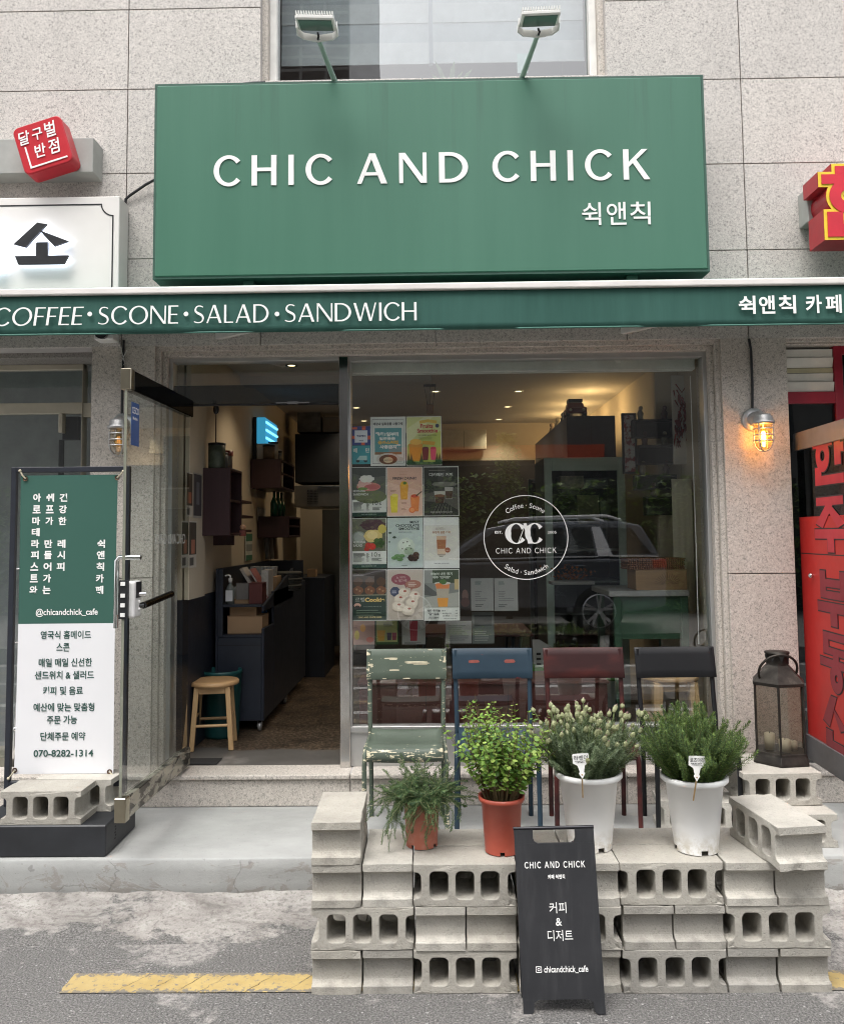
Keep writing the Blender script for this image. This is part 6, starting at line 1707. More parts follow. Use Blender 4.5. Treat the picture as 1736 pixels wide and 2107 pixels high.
wposter(421, 434, 986, 1064, [(0, 1, 0, 1, (188, 160, 148)), (.3, .7, .1, .8, (184, 60, 52))], 'pale poster with a red bottle on the wall beside the cream panel')
wposter(374, 388, 1072, 1168, [(0, 1, 0, 1, (196, 190, 180)), (.05, .95, .28, .97, (70, 70, 60)), (.3, .75, .3, .6, (160, 112, 92)), (.1, .6, .05, .22, (86, 84, 82))], 'lower left poster with a pale drink on the cream panel')
wposter(389, 405, 1072, 1168, [(0, 1, 0, 1, (196, 190, 180)), (.05, .95, .28, .97, (76, 70, 62)), (.3, .75, .3, .6, (170, 116, 96)), (.1, .6, .05, .22, (86, 84, 82))], 'lower right poster with a pale drink on the cream panel')

# clutter along the left wall
def wallflat(name, label, cat, u0_, u1_, v0_, v1_, col, off=.008, bands=(), th=.004):
    a, b = X(u0_, v0_, IX0+off), X(u1_, v1_, IX0+off); z0, z1 = b.z, X((u0_+u1_)/2, v0_, IX0+off).z
    mb = MB(); mb.box(IX0+off, IX0+off+th, a.y, b.y, z0, z1); mats = [plain('sheet', col, .65, 0, .12, 14)]
    for k, (q0, q1, c_) in enumerate(bands): mb.box(IX0+off+th+.0004, IX0+off+th+.0012, a.y+.004, b.y-.004, z0+(z1-z0)*q0, z0+(z1-z0)*q1, k+1); mats.append(plain('sheet_band', c_, .6))
    return tag(mb.build(name, mats), label, cat)
wallflat('wall_notice', 'narrow green and white notice strip hanging below the dark shelves', 'notice', 505, 518, 1098, 1152, (.50, .52, .48), .008, ((0, .2, (.05, .16, .10)), (.72, 1, (.05, .16, .10)), (.35, .6, (.25, .27, .26))))
wallflat('certificate', 'small pale framed certificate above the middle dark shelf', 'picture', 530, 546, 1044, 1072, (.40, .38, .34), .008, ((.15, .85, (.52, .50, .46)),))
for k, (u_, lab) in enumerate(((551, 'grey cardboard roll leaning on the wall behind the counter'), (560, 'pale cardboard roll leaning on the wall behind the counter'), (569, 'brown cardboard roll at the far end behind the counter'))):
    p = X(u_, 1150, IX0+.05); q = X(u_-1, 1065, IX0+.02); T = thing('paper_roll', lab, 'paper roll', p, 'rolls behind the counter')
    mb = MB(); mb.tube([p, Vector((q.x, p.y, q.z))], .022, 12); mb.build('roll', plain('roll_card', ((.26, .26, .25), (.40, .37, .32), (.24, .18, .13))[k], .7), T)
    mb = MB(); mb.tube([Vector((q.x, p.y, q.z)), Vector((q.x, p.y, q.z+.006))], .012, 10); mb.build('core', M['rubber'], T)
for k, (dz, w_, col, lab) in enumerate(((.0, .05, (.46, .44, .42), 'white folder standing in the cabinet under the steriliser'), (.0, .04, (.34, .22, .20), 'reddish folder standing in the cabinet under the steriliser'), (.0, .05, (.40, .38, .33), 'cream folder standing in the cabinet under the steriliser'))):
    x_ = IX0+.02+.07*k; T = thing('file_folder', lab, 'folder', (x_, ya2+.03, zb2+.02), 'folders in the wall cabinet')
    mb = MB(); mb.box(IX0+.03+.02*k, IX0+.235, ya2+.05+.075*k, ya2+.05+.075*k+w_, zb2+.0185, zb2+.0185+.17+.02*k); mb.build('cover', plain('folder_cover', col, .6), T, None, .002)
    mb = MB(); mb.box(IX0+.2355, IX0+.2365, ya2+.058+.075*k, ya2+.05+.075*k+w_-.008, zb2+.08, zb2+.14); mb.build('spine_label', plain('spine_paper', (.60, .58, .52), .7), T)
for k, (du, col, h_, lab) in enumerate(((.10, (.14, .10, .07), .12, 'brown tin on top of the cabinet under the steriliser'), (.26, (.36, .35, .33), .16, 'pale canister on top of the cabinet under the steriliser'), (.44, (.10, .11, .12), .10, 'dark tin at the far end on the cabinet under the steriliser'))):
    c = Vector((IX0+.14, ya2+du, zt2+.0005)); T = thing('canister', lab, 'canister', c, 'canisters on the wall cabinet')
    mb = MB(); mb.lathe([(0, 0), (.05, 0), (.05, h_), (.048, h_)], c, 20); mb.build('body', plain('canister_print', col, .45, 0, .3, 25), T); mb = MB(); mb.lathe([(.052, h_-.01), (.052, h_+.008), (0, h_+.01)], c, 20); mb.build('lid', M['dark_metal'], T)
p = X(500, 1085, IX0+.23)
T = thing('fairy_lamp', 'tiny warm ornament hung on the front of the tall maroon cabinet', 'ornament', p)
mb = MB(); mb.ball(p, .022, .018, .020); mb.build('body', plain('peach_clay', (.50, .28, .16), .5), T); mb = MB(); mb.box(p.x-.02, p.x+.02, p.y-.015, p.y+.015, p.z-.06, p.z-.02); mb.build('base', plain('ornament_red', (.20, .06, .05), .5), T)
c = Vector((-1.30, 2.35, ztp)); 
T = thing('cardboard_tray', 'brown open carton of packets on the far top of the navy counter', 'box', c)
mb = MB(); mb.box(-1.45, -1.22, 1.75, 2.0, zs2+.0185, zs2+.17); mb.build('body', M['card'], T, None, .002)
mb = MB(); [mb.obox((-1.43+.028*k, 1.86, zs2+.20), (1, 0, .1*(k % 3-1)), (0, 1, 0), (-.1*(k % 3-1), 0, 1), .009, .08, .045) for k in range(7)]; mb.build('packets', plain('packet_blue', (.30, .33, .36), .6, 0, .4, 20), T)
mb = MB(); mb.box(-1.42, -1.21, 1.30, 1.33, zs1+.019, zs1+.17); simple('blue_folder', 'bright blue folder standing on the lower counter shelf', 'folder', mb, plain('folder_blue', (.012, .10, .22), .5))
# kitchen end: hood, dark cupboards, steel splashback
hy = 3.7
a, b = Y(606, 1043, hy), Y(716, 1000, hy)
KX1 = .10
T = thing('extractor_hood', 'grey steel extractor hood with a perforated panel at the back of the kitchen', 'extractor hood', (-.8, hy, a.z))
mb = MB(); mb.box(a.x, KX1, hy, 4.6, a.z, b.z+.01); mb.build('canopy', plain('hood_grey', (.20, .19, .17), .4, .4), T, None, .004)
mb = MB(); mb.box(a.x+.25, KX1, hy-.01, hy-.0005, b.z-.01, b.z+.006); mb.build('rim', M['steel'], T)
mb = MB(); p0, p1 = Y(633, 1036, hy), Y(655, 1006, hy)
for i in range(8):
    for j in range(9): mb.box(p0.x+(p1.x-p0.x)*i/8, p0.x+(p1.x-p0.x)*(i+.6)/8, hy-.003, hy-.001, p0.z+(p1.z-p0.z)*j/9, p0.z+(p1.z-p0.z)*(j+.5)/9)
mb.build('perforation', M['rubber'], T)
def wallunit(name, lab, cat, u0_, u1_, v0_, v1_, y, d_, mat, x1=None):
    a, b = Y(u0_, v1_, y), Y(u1_, v0_, y); T = thing(name, lab, cat, (a.x, y, a.z)); x1_ = b.x if x1 is None else x1
    mb = MB(); mb.box(a.x, x1_, y, y+d_, a.z, b.z); mb.build('carcass', mat, T, None, .004)
    mb = MB(); mb.box((a.x+x1_)/2-.002, (a.x+x1_)/2+.002, y-.002, y-.0003, a.z+.01, b.z-.01); mb.build('door_gap', M['rubber'], T); return T, a, b
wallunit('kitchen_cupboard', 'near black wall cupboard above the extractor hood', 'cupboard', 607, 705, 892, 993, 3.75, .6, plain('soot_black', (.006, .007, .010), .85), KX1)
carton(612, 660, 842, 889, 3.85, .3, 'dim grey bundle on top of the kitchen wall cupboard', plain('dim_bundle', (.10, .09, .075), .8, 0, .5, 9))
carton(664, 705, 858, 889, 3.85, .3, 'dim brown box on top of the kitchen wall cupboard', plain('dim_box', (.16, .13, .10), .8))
a, b = Y(600, 1330, 4.3), Y(716, 1048, 4.3)
mb = MB(); mb.box(-1.2, KX1, 4.3, 4.34, a.z, b.z); simple('steel_splashback', 'brushed steel splashback panel under the extractor hood', 'splashback', mb, m_steel('splash_steel', (.30, .29, .25), .38, (40, 1, 1)))
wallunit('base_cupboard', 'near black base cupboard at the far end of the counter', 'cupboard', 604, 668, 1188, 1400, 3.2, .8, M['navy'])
carton(632, 650, 1172, 1187, 3.3, .1, 'little pale box on the far base cupboard', M['card'])
mb = MB(); mb.box(KX1+.001, KX1+.06, 1.6, IY1, FLZ-.1, CEIL); simple('partition_wall', 'dim partition between the kitchen and the seating area', 'partition', mb, M['cream'], None, 0) if False else None

# downlights in the ceiling
DL = 'round ceiling downlights'
LABS = ['downlight seen through the pane above the door', 'downlight nearest the hanging chime', 'downlight in the front row at the right', 'downlight in the middle row at the right', 'downlight in the middle row at the left edge of the window', 'downlight in the back row at the left, over the notice posters', 'downlight in the back row at the right, by the fruit sign']
for k, (u, v) in enumerate(((600, 752), (896, 805.5), (1066, 805), (1043.5, 837), (733, 839), (748.5, 866), (1025.5, 863))):
    p = Z(u, v, CEIL); T = thing('downlight', LABS[k], 'downlight', p, DL)
    mb = MB(); mb.lathe([(.027, -.0012), (.044, -.0045), (.046, 0)], p, 24); mb.build('trim_ring', M['dark_metal'] if k == 0 else M['white'], T)
    mb = MB(); mb.lathe([(.0, -.0016), (.028, -.0016)], p, 24, 0, False)
    mb.build('lens', emit('downlight_lens', (1.0, .80, .42), 1.5), T)
    l = bpy.data.lights.new('downlight_beam', 'SPOT'); l.energy = 9; l.color = (1.0, .82, .58); l.spot_size = R(120); l.spot_blend = .8; l.shadow_soft_size = .04
    lo = bpy.data.objects.new('downlight_beam', l); COL.objects.link(lo); lo.location = p+Vector((0, 0, -.03))

# roller blind at the window head
a, b = Y(722, 772, .24), Y(1428, 738, .24)
T = thing('roller_blind', 'white roller blind drawn up at the head of the big window', 'blind', (a.x, .24, a.z))
mb = MB(); mb.box(a.x-.005, b.x, .23, .30, b.z-.068, FH+.05); mb.build('cassette', plain('blind_white', (.80, .80, .76), .6), T, None, .006)
mb = MB(); mb.box(a.x-.003, b.x-.01, .245, .262, a.z, b.z-.068); mb.build('bottom_bar', plain('blind_bar', (.84, .84, .80), .5), T, None, .006)
mb = MB(); mb.tube([(b.x-.02, .27, b.z-.1), (b.x-.018, .272, 1.6), (b.x-.022, .27, 1.05)], .003, 6); mb.build('bead_chain', M['white'], T)

# fruit sign band, back wall unit
a, b = Y(905, 943, 4.6), Y(1235, 916, 4.6)
# hanging wooden chime
p = Z(884, 792, CEIL); c = Y(884, 792, 2.0)
T = thing('wind_chime', 'small wooden wind chime hanging from the ceiling above the posters', 'wind chime', (c.x, 2.0, CEIL))
zt_ = c.z; zb_ = Y(884, 832, 2.0).z; ze = Y(884, 852, 2.0).z
mb = MB(); mb.box(c.x-.05, c.x+.05, 1.97, 2.03, zt_-.012, zt_); mb.build('top_bar', M['dark_metal'], T)
mb = MB(); [mb.tube([(c.x+dx, 2.0, zt_-.012), (c.x+dx*.5, 2.0, zb_)], .0022, 5) for dx in (-.045, .0, .045)]; mb.tube([(c.x, 2.0, zt_), (c.x, 2.0, CEIL)], .002, 5); mb.build('string', M['dark_metal'], T)
mb = MB(); mb.lathe([(0, ze-zb_), (.026, ze-zb_), (.032, -.03), (.032, -.004), (.0, 0)], (c.x, 2.0, zb_), 18); mb.build('wooden_bell', wood('chime_wood', (.34, .19, .10)), T)

# dark high cabinet with toy truck, cove light behind it
a, b = Y(1095, 945, 3.4), Y(1172, 862, 3.4)
hx0 = Y(1060, 900, 3.6).x
T = thing('high_cabinet', 'dark high cabinet running along the right wall with ornaments on top', 'cabinet', (1.35, 2.2, 2.3))
ct = Y(1172, 856, 2.2).z
mb = MB(); HX = Y(1166, 900, 2.2).x; mb.box(HX, Y(1266, 900, 2.2).x, 2.2, 4.4, ct-.52, ct); mb.build('carcass', M['navy'], T, None, .004)
mb = MB(); mb.box(HX+.2, HX+.204, 2.198, 2.1995, ct-.48, ct-.02); mb.build('door_gap', M['rubber'], T)
# lamps on top of it that wash the ceiling
for k, yy in enumerate((2.75, 3.5, 4.2)):
    T = thing('uplight', ('nearest', 'middle', 'farthest')[k]+' small warm uplight standing on the dark high cabinet', 'lamp', (HX+.30, yy, ct), 'warm uplights on the high cabinet')
    mb = MB(); mb.lathe([(0, 0), (.03, 0), (.035, .05), (.030, .052)], (HX+.30, yy, ct+.0005), 16); mb.build('shade', M['dark_metal'], T)
    mb = MB(); mb.ball((HX+.30, yy, ct+.055), .016); mb.build('bulb', emit('warm_bulb', (1, .62, .22), 30), T)
    l = bpy.data.lights.new('cove_glow', 'POINT'); l.energy = 2.6; l.color = (1.0, .66, .30); l.shadow_soft_size = .05
    lo = bpy.data.objects.new('cove_glow', l); COL.objects.link(lo); lo.location = (HX+.30, yy, ct+.10)
# toy truck
p = Y(1187, 855, 2.26); c = Vector((p.x, 2.32, ct+.0005))
T = thing('toy_truck', 'red toy off-road car with a roof rack on the dark high cabinet', 'toy car', c)
mb = MB(); mb.box(c.x-.085, c.x+.085, 2.26, 2.46, c.z+.03, c.z+.085); mb.slab([(c.x-.075, 2.30, c.z+.0855), (c.x+.075, 2.30, c.z+.0855), (c.x+.062, 2.33, c.z+.135), (c.x-.062, 2.33, c.z+.135)], (0, .12, 0)); mb.build('body', plain('toy_red', (.16, .025, .022), .3), T, None, .008)
mb = MB(); mb.box(c.x-.06, c.x+.06, 2.33, 2.44, c.z+.1365, c.z+.165); mb.build('roof_rack', M['dark_metal'], T)
for sx in (-1, 1):
    for sy in (2.30, 2.42):
        mb = MB(); mb.lathe([(0, -.012), (.03, -.012), (.03, .012), (0, .012)], (c.x+sx*.075, sy, c.z+.03), 18, 0, True, Matrix.Rotation(R(90), 3, 'Y')); mb.build('wheel', M['rubber'], T)
    mb = MB(); mb.lathe([(0, 0), (.014, 0), (.012, .006), (0, .008)], (c.x+sx*.055, 2.2595, c.z+.062), 14, 0, True, Matrix.Rotation(R(90), 3, 'X')); mb.build('headlight', plain('toy_lamp', (.6, .58, .45), .2), T)
for k, (yy, col, lab) in enumerate(((2.62, (.20, .16, .10), 'tan figurine'), (2.95, (.06, .07, .09), 'dark figurine'), (3.3, (.26, .24, .20), 'pale figurine'), (3.7, (.12, .09, .07), 'brown figurine'))):
    T = thing('figurine', lab+' on the dark high cabinet behind the toy car', 'figurine', (HX+.09, yy, ct), 'figurines on the high cabinet')
    q = Vector((HX+.09, yy, ct+.0005)); mb = MB(); mb.lathe([(0, 0), (.03, 0), (.034, .04), (.022, .085), (.012, .095)], q, 14); mb.build('body', plain('figurine_body', col, .5), T); mb = MB(); mb.ball(q+Vector((0, 0, .115)), .024); mb.build('head', plain('figurine_head', tuple(min(1, x*1.5) for x in col), .5), T)

# red-orange lit fruit sign over the servery at the back
# pale green display fridge
fy = 1.55
a, b = Y(1128, 1362, fy), Y(1284, 940, fy)
T = thing('display_fridge', 'pale green framed display case with printed fruit boxes on its top shelf', 'display case', (a.x, fy, FLZ))
GF = plain('pale_green_frame', (.52, .64, .57), .35, 0, .06)
st_ = .055; fz1 = b.z; fz0 = FLZ+.03
mb = MB(); mb.box(a.x, a.x+st_, fy, fy+.04, fz0, fz1); mb.box(b.x-st_, b.x, fy, fy+.04, fz0, fz1); mb.box(a.x+st_, b.x-st_, fy, fy+.04, fz1-.10, fz1); mb.box(a.x+st_, b.x-st_, fy, fy+.04, fz0, fz0+.30)
mb.build('frame', GF, T, None, .004)
mb = MB(); mb.box(a.x, a.x+.02, fy+.041, fy+.6, fz0, fz1); mb.box(b.x-.02, b.x, fy+.041, fy+.6, fz0, fz1); mb.box(a.x+.02, b.x-.02, fy+.58, fy+.6, fz0, fz1); mb.box(a.x+.02, b.x-.02, fy+.041, fy+.58, fz1-.02, fz1); mb.build('casing', plain('case_dark', (.05, .06, .055), .5), T)
mb = MB()
for zz in (.45, .68, .92, 1.16): mb.box(a.x+.021, b.x-.021, fy+.06, fy+.575, fz0+zz, fz0+zz+.012)
mb.build('shelf', plain('shelf_grey', (.20, .21, .20), .4), T)
mb = MB(); mb.box(a.x+st_+.001, b.x-st_-.001, fy+.016, fy+.022, fz0+.301, fz1-.101); mb.build('glass', M['glass_clear'], T)
mb = MB(); mb.lathe([(0, -.004), (.014, -.003), (.014, 0)], (a.x+.035, fy, fz1-.04), 16, 0, True, Matrix.Rotation(R(90), 3, 'X')); mb.build('lock', M['chrome'], T)
carton(1152, 1200, 980, 1003, fy+.10, .2, 'fruit printed carton on the top shelf of the pale green case', plain('fruit_print', (.34, .30, .20), .6, 0, .5, 22))
carton(1204, 1250, 984, 1003, fy+.10, .2, 'grey radio shaped box on the top shelf of the pale green case', plain('grey_box', (.16, .17, .18), .4))
for (u0_, u1_, v0_, v1_, lab, col) in ((1146, 1188, 1018, 1080, 'dark menu board leaning in the pale green case', (.035, .033, .032)), (1189, 1232, 1018, 1078, 'tan print leaning in the pale green case', (.30, .24, .16)), (1236, 1256, 1030, 1062, 'small grey print in the pale green case', (.22, .22, .21))):
    q0, q1 = Y(u0_, v1_, fy+.3), Y(u1_, v0_, fy+.3); mb = MB(); mb.obox(((q0.x+q1.x)/2, fy+.32, (q0.z+q1.z)/2), EX, Vector((0, 1, -.15)), Vector((0, .15, 1)), (q1.x-q0.x)/2, .006, (q1.z-q0.z)/2); simple('picture_board', lab, 'picture', mb, plain('board_print', col, .6, 0, .3, 12), 'pictures in the display case')
# dark sliding door frame left of the case
a, b = Y(1093, 1330, 2.3), Y(1124, 985, 2.3)
T = thing('glass_partition', 'dark framed sliding glass door beside the pale green case', 'glass door', (a.x, 2.3, FLZ))
mb = MB(); fr_ = .03; x0_, x1_ = a.x, b.x+.30; mb.box(x0_, x0_+fr_, 2.3, 2.34, FLZ, b.z); mb.box(x0_+.09, x0_+.11, 2.3, 2.34, FLZ, b.z-fr_); mb.box(x1_-fr_, x1_, 2.3, 2.34, FLZ, b.z); mb.box(x0_+fr_, x1_-fr_, 2.3, 2.34, b.z-fr_, b.z); mb.build('frame', plain('frame_grey', (.10, .115, .11), .4), T, None, .003)
mb = MB(); mb.box(x0_+fr_, x1_-fr_, 2.318, 2.323, FLZ+.03, b.z-fr_-.001); mb.build('pane', M['glass_dark'], T)
# at the back: dark unit added to darken the wall, and a boxy unit
wallunit('dark_backing', 'dark servery unit added along the back wall to darken it', 'counter', 730, 1100, 946, 1345, 3.9, .8, plain('backing', (.045, .036, .030), .6, 0, .3, 3))
T, a, b = wallunit('air_conditioner', 'cream boxy unit on the back wall above the posters', 'air conditioner', 908, 1000, 884, 925, 4.7, .15, plain('ac_cream', (.42, .39, .30), .5))

# table with a maroon top
ty_ = 1.15
a, b = Y(838, 1312, ty_), Y(1095, 1312, ty_); zt_ = a.z
zback = Y(900, 1288, 1.85).z
T = thing('dining_table', 'maroon topped table with black metal legs seen below the round logo', 'table', ((a.x+b.x)/2, ty_, FLZ))
mb = MB(); mb.box(a.x, b.x, ty_, ty_+.62, zt_-.0, zt_+.030); mb.build('tabletop', M['maroon'], T, None, .004)
for (x_, y_) in ((a.x+.10, ty_+.08), (b.x-.10, ty_+.08), (a.x+.10, ty_+.54), (b.x-.10, ty_+.54)):
    mb = MB(); mb.tube([(x_-.03, y_, zt_-.001), (x_-.06, y_, FLZ)], .011, 8); mb.tube([(x_+.03, y_, zt_-.001), (x_-.05, y_, FLZ+.02)], .011, 8); mb.build('leg', M['black'], T)

# low maroon bench cabinet right behind the glass
a, b = Y(738, 1408, .32), Y(1250, 1408, .32)
T = thing('window_bench', 'low maroon wooden bench cabinet along the inside of the big window', 'bench', (a.x, .32, FLZ))
bz = Y(900, 1404, .32).z
mb = MB(); mb.box(a.x, b.x, .34, .70, FLZ, bz-.0185); mb.build('carcass', M['maroon'], T, None, .003)
mb = MB(); mb.box(a.x-.01, b.x+.01, .325, .715, bz-.018, bz); mb.build('top', M['maroon'], T, None, .003)
mb = MB()
for u in (876, 1045, 1120, 1180): x_ = Y(u, 1450, .34).x; mb.box(x_-.0015, x_+.0015, .338, .3395, FLZ+.01, bz-.022)
mb.build('panel_gap', M['rubber'], T)
# bright green crate-like seat behind
a, b = Y(1086, 1402, .80), Y(1262, 1374, .80)
T = thing('green_bench', 'bright green plastic seat behind the maroon chair', 'seat', (a.x, .8, a.z))
mb = MB(); mb.box(a.x, b.x, .80, 1.10, a.z+.02, b.z); mb.build('shell', plain('grass_green_plastic', (.07, .21, .045), .35), T, None, .006)
mb = MB(); mb.box(a.x-.012, b.x+.012, .79, 1.11, a.z, a.z+.0195); mb.build('rim', plain('grass_green_plastic', (.07, .21, .045), .35), T, None, .004)
# white slotted panel
a, b = Y(1098, 1400, .95), Y(1136, 1318, .95)
T = thing('white_chair', 'pale plastic chair back with slots behind the gap between the blue and maroon chairs', 'chair', (a.x, .95, a.z))
mb = MB(); mb.slab([(a.x, .95, a.z), (b.x, .95, a.z), (b.x, 1.0, b.z-.05), (a.x+.05, 1.0, b.z), (a.x, 1.0, b.z)], (0, .012, 0)); mb.build('back_shell', plain('pale_plastic', (.36, .35, .33), .45), T)
mb = MB(); [mb.box(a.x+.02, a.x+.05, .944, .9485, a.z+.03+.035*k, a.z+.045+.035*k) for k in range(5)]; mb.build('slot', M['rubber'], T)

# right side: green table with wooden box and basket, curtain, picture, shelves
gy_ = .55
a, b = Y(1262, 1228, gy_), Y(1418, 1218, gy_)
T = thing('green_table', 'green painted table with a grey top in the right corner of the window', 'table', (a.x, gy_, FLZ))
GP = plain('green_paint', (.042, .098, .058), .4, 0, .15)
mb = MB(); mb.box(a.x-.03, b.x, gy_, gy_+.6, a.z, b.z+.01); mb.build('tabletop', plain('grey_laminate', (.34, .34, .33), .3), T, None, .004)
mb = MB(); mb.box(a.x+.05, b.x-.02, gy_+.03, gy_+.05, a.z-.27, a.z-.0005); mb.build('apron', GP, T)
for (x_, y_) in ((a.x+.005, gy_+.02), (b.x-.05, gy_+.02), (a.x+.005, gy_+.55), (b.x-.05, gy_+.55)):
    mb = MB(); mb.box(x_, x_+.045, y_, y_+.045, FLZ, a.z-.0005); mb.build('leg', GP, T, None, .003)
tz_ = b.z+.0105
T = carton(1308, 1412, 1176, 1218, gy_+.05, .24, 'pale wooden box with a carved sunburst on the green table', wood('oak_box', (.40, .25, .13), 'x', .75), 'wooden_box', 'box', z0=tz_)
q0, q1 = Y(1308, 1218, gy_+.05), Y(1412, 1176, gy_+.05)
mb = MB(); cxx, czz = Y(1373, 1196, gy_+.05).x, tz_+.055
for k in range(15): t = R(8+180/15*k); mb.obox((cxx+.055*math.cos(t), gy_+.0485, czz-.02+.045*math.sin(t)), (math.cos(t), 0, math.sin(t)), (0, 1, 0), (-math.sin(t), 0, math.cos(t)), .028, .0006, .0012)
mb.build('carving', plain('burnt_wood', (.20, .12, .07), .6), T)
hb_ = q1.z-q0.z
T = thing('wicker_basket', 'flat woven basket lid resting on the pale wooden box', 'basket', (cxx, gy_+.05, tz_+hb_))
bz0 = tz_+hb_+.0045; bx0_, bx1_ = Y(1290, 1170, gy_+.06).x, Y(1408, 1170, gy_+.06).x
n = NT('wicker'); w_ = n.n('ShaderNodeTexWave'); n.put(w_.inputs['Vector'], n.co); w_.inputs['Scale'].default_value = 22; w_.inputs['Distortion'].default_value = 3; w_.inputs['Detail Scale'].default_value = 2
n.bump(w_.outputs[1], .7, .006); wick = n.base(n.ramp(w_.outputs[1], [(.2, (.13, .055, .028)), (.7, (.30, .14, .07))]), .6)
mb = MB()
for k in range(5): mb.box(bx0_+.004*(k % 2), bx1_-.004*(k % 2), gy_+.05, gy_+.27, bz0+.0125*k, bz0+.0125*k+.0118)
mb.build('weave', wick, T, None, .004)
mb = MB(); mb.box(bx0_-.004, bx1_+.004, gy_+.046, gy_+.274, bz0+.0628, bz0+.072); mb.build('rim', wick, T, None, .004)
# orange dried flowers
p = Y(1172, 1193, 1.2); T = thing('dried_flowers', 'bunch of orange brown dried flowers inside the pale green case', 'dried flowers', p)
mb = MB()
for i in range(140):
    q = p+Vector((random.gauss(0, .06), random.gauss(0, .04), abs(random.gauss(.03, .03)))); d_ = Vector((random.uniform(-1, 1), random.uniform(-1, 1), random.uniform(0, 1))).normalized(); e1, e2 = basis_of(d_); oval(mb, q, d_, e1, .024, .016, 0)
mb.build('petals', leafmat('dried_petal', (.34, .12, .035)), T)
mb = MB(); mb.box(p.x-.14, p.x+.16, 1.12, 1.28, p.z-.03, p.z-.008); mb.build('tray', plain('tray_grey', (.3, .3, .28), .4), T)
# potted plant dark, below
p = Y(1180, 1360, .85); T = thing('planter', 'black planter with dark herb sprigs low inside the window', 'planter', (p.x, .85, p.z))
mb = MB(); mb.box(p.x-.17, p.x+.17, .82, .96, p.z-.16, p.z-.02); mb.build('trough', M['black'], T, None, .005)
lf, st = MB(), MB()
for i in range(40): sprig(lf, st, curve_stem(p+Vector((random.uniform(-.14, .14), .05, -.04)), Vector((random.uniform(-.3, .3), 0, 1)), random.uniform(.08, .17), 8), .016, .003, .008, 4)
lf.build('foliage', ROS[:3], T); st.build('stem', ROS[3], T)
# pale fabric curtain
a, b = Y(1384, 1262, .75), Y(1437, 985, .75)
mb = MB(); vs = []; NXc = 30; CX0, CX1 = Y(1384, 1100, .75).x, IX1-.01
for i in range(NXc+1):
    x_ = CX0+(CX1-CX0)*i/NXc
    for j in range(9):
        z_ = a.z+(b.z-a.z)*j/8; vs.append((x_, .75+.0012*math.sin(i*.7)+.002*math.sin(j*.8+i*.2), z_))
mb.add(vs, [(i*9+j, (i+1)*9+j, (i+1)*9+j+1, i*9+j+1) for i in range(NXc) for j in range(8)], 0, True)
o_ = mb.build('curtain', plain('linen', (.66, .62, .50), .85, 0, .06, 5)); tag(o_, 'pale linen curtain panel in the right corner of the window', 'curtain'); sm = o_.modifiers.new('thick', 'SOLIDIFY'); sm.thickness = .003
mb = MB(); mb.box(Y(1350, 900, 1.0).x, IX1-.002, 1.0, 1.05, FLZ, CEIL); simple('side_panel', 'cream wall panel carrying the chilli picture and dark shelves', 'wall panel', mb, M['cream'], None, 0)
# chilli picture
a, b = Y(1386, 955, .88), Y(1420, 772, .88)
T = thing('chilli_picture', 'white board hung with bunches of dried red chillies at the top right of the window', 'picture', (a.x, .88, a.z))
mb = MB(); mb.box(a.x, b.x+.01, .88, .90, a.z, b.z); mb.build('board', plain('board_white', (.58, .56, .52), .6), T, None, .003)
mb = MB(); cxx = (a.x+b.x)/2
for i in range(90):
    t = random.random(); z_ = b.z-.10-t*.36; sx = random.choice((-1, 1)); x_ = cxx+sx*(.012+.03*t)+random.gauss(0, .012+.012*(t < .35)); 
    d_ = Vector((random.uniform(-.5, .5), -.3, -1)).normalized(); e1, e2 = basis_of(d_); mb.tube([Vector((x_, .872, z_)), Vector((x_, .872, z_))+d_*.03, Vector((x_, .872, z_))+d_*.055], [.0055, .0045, .001], 5)
mb.tube([(cxx-.04, .875, b.z-.06), (cxx, .874, b.z-.12), (cxx+.045, .875, b.z-.055)], .004, 5)
mb.build('chillies', plain('dried_chilli', (.20, .022, .024), .35, 0, .3, 30), T)
# black display shelves with ornaments
for k, (u0_, u1_, v0_, v1_, lab) in enumerate(((1303, 1388, 862, 900, 'top'), (1312, 1388, 915, 955, 'second'), (1308, 1392, 976, 1008, 'third'), (1330, 1428, 1020, 1060, 'lowest'))):
    a, b = Y(u0_, v1_, .90), Y(u1_, v0_, .90)
    T = thing('display_shelf', f'{lab} small dark box shelf on the panel at the right of the window', 'shelf', (a.x, .9, a.z), 'dark box shelves')
    mb = MB(); mb.box(a.x, b.x, .90, .995, a.z, a.z+.012); mb.box(a.x, b.x, .90, .995, b.z-.012, b.z); mb.box(a.x, a.x+.012, .90, .995, a.z+.012, b.z-.012); mb.box(b.x-.012, b.x, .90, .995, a.z+.012, b.z-.012); mb.build('box', plain('shelf_black', (.030, .026, .026), .5), T, None, .002)
    mb = MB(); mb.box(a.x+.012, b.x-.012, .985, .995, a.z+.012, b.z-.012); mb.build('back', plain('shelf_inner', (.05, .045, .042), .6), T)
    for j in range(2):
        x_ = a.x+.06+j*(b.x-a.x-.12); col = ((.22, .20, .16), (.10, .06, .06))[(j+k) % 2]
        TF = thing('ornament', ('pale', 'dark')[(j+k) % 2]+f' little figure on top of the {lab} dark box shelf', 'ornament', (x_, .94, b.z), 'ornaments on the dark shelves')
        mb = MB(); mb.lathe([(0, 0), (.022, 0), (.018, .02), (.024, .045), (.010, .07)], (x_, .945, b.z+.0005), 12); mb.build('body', plain('ornament_body', col, .45), TF)
        mb = MB(); mb.ball((x_+.004, .943, b.z+.083), .015, .014, .016); mb.build('head', plain('ornament_head', tuple(c_*1.4 for c_ in col), .5), TF)
a, b = Y(1281, 975, .97), Y(1308, 850, .97)
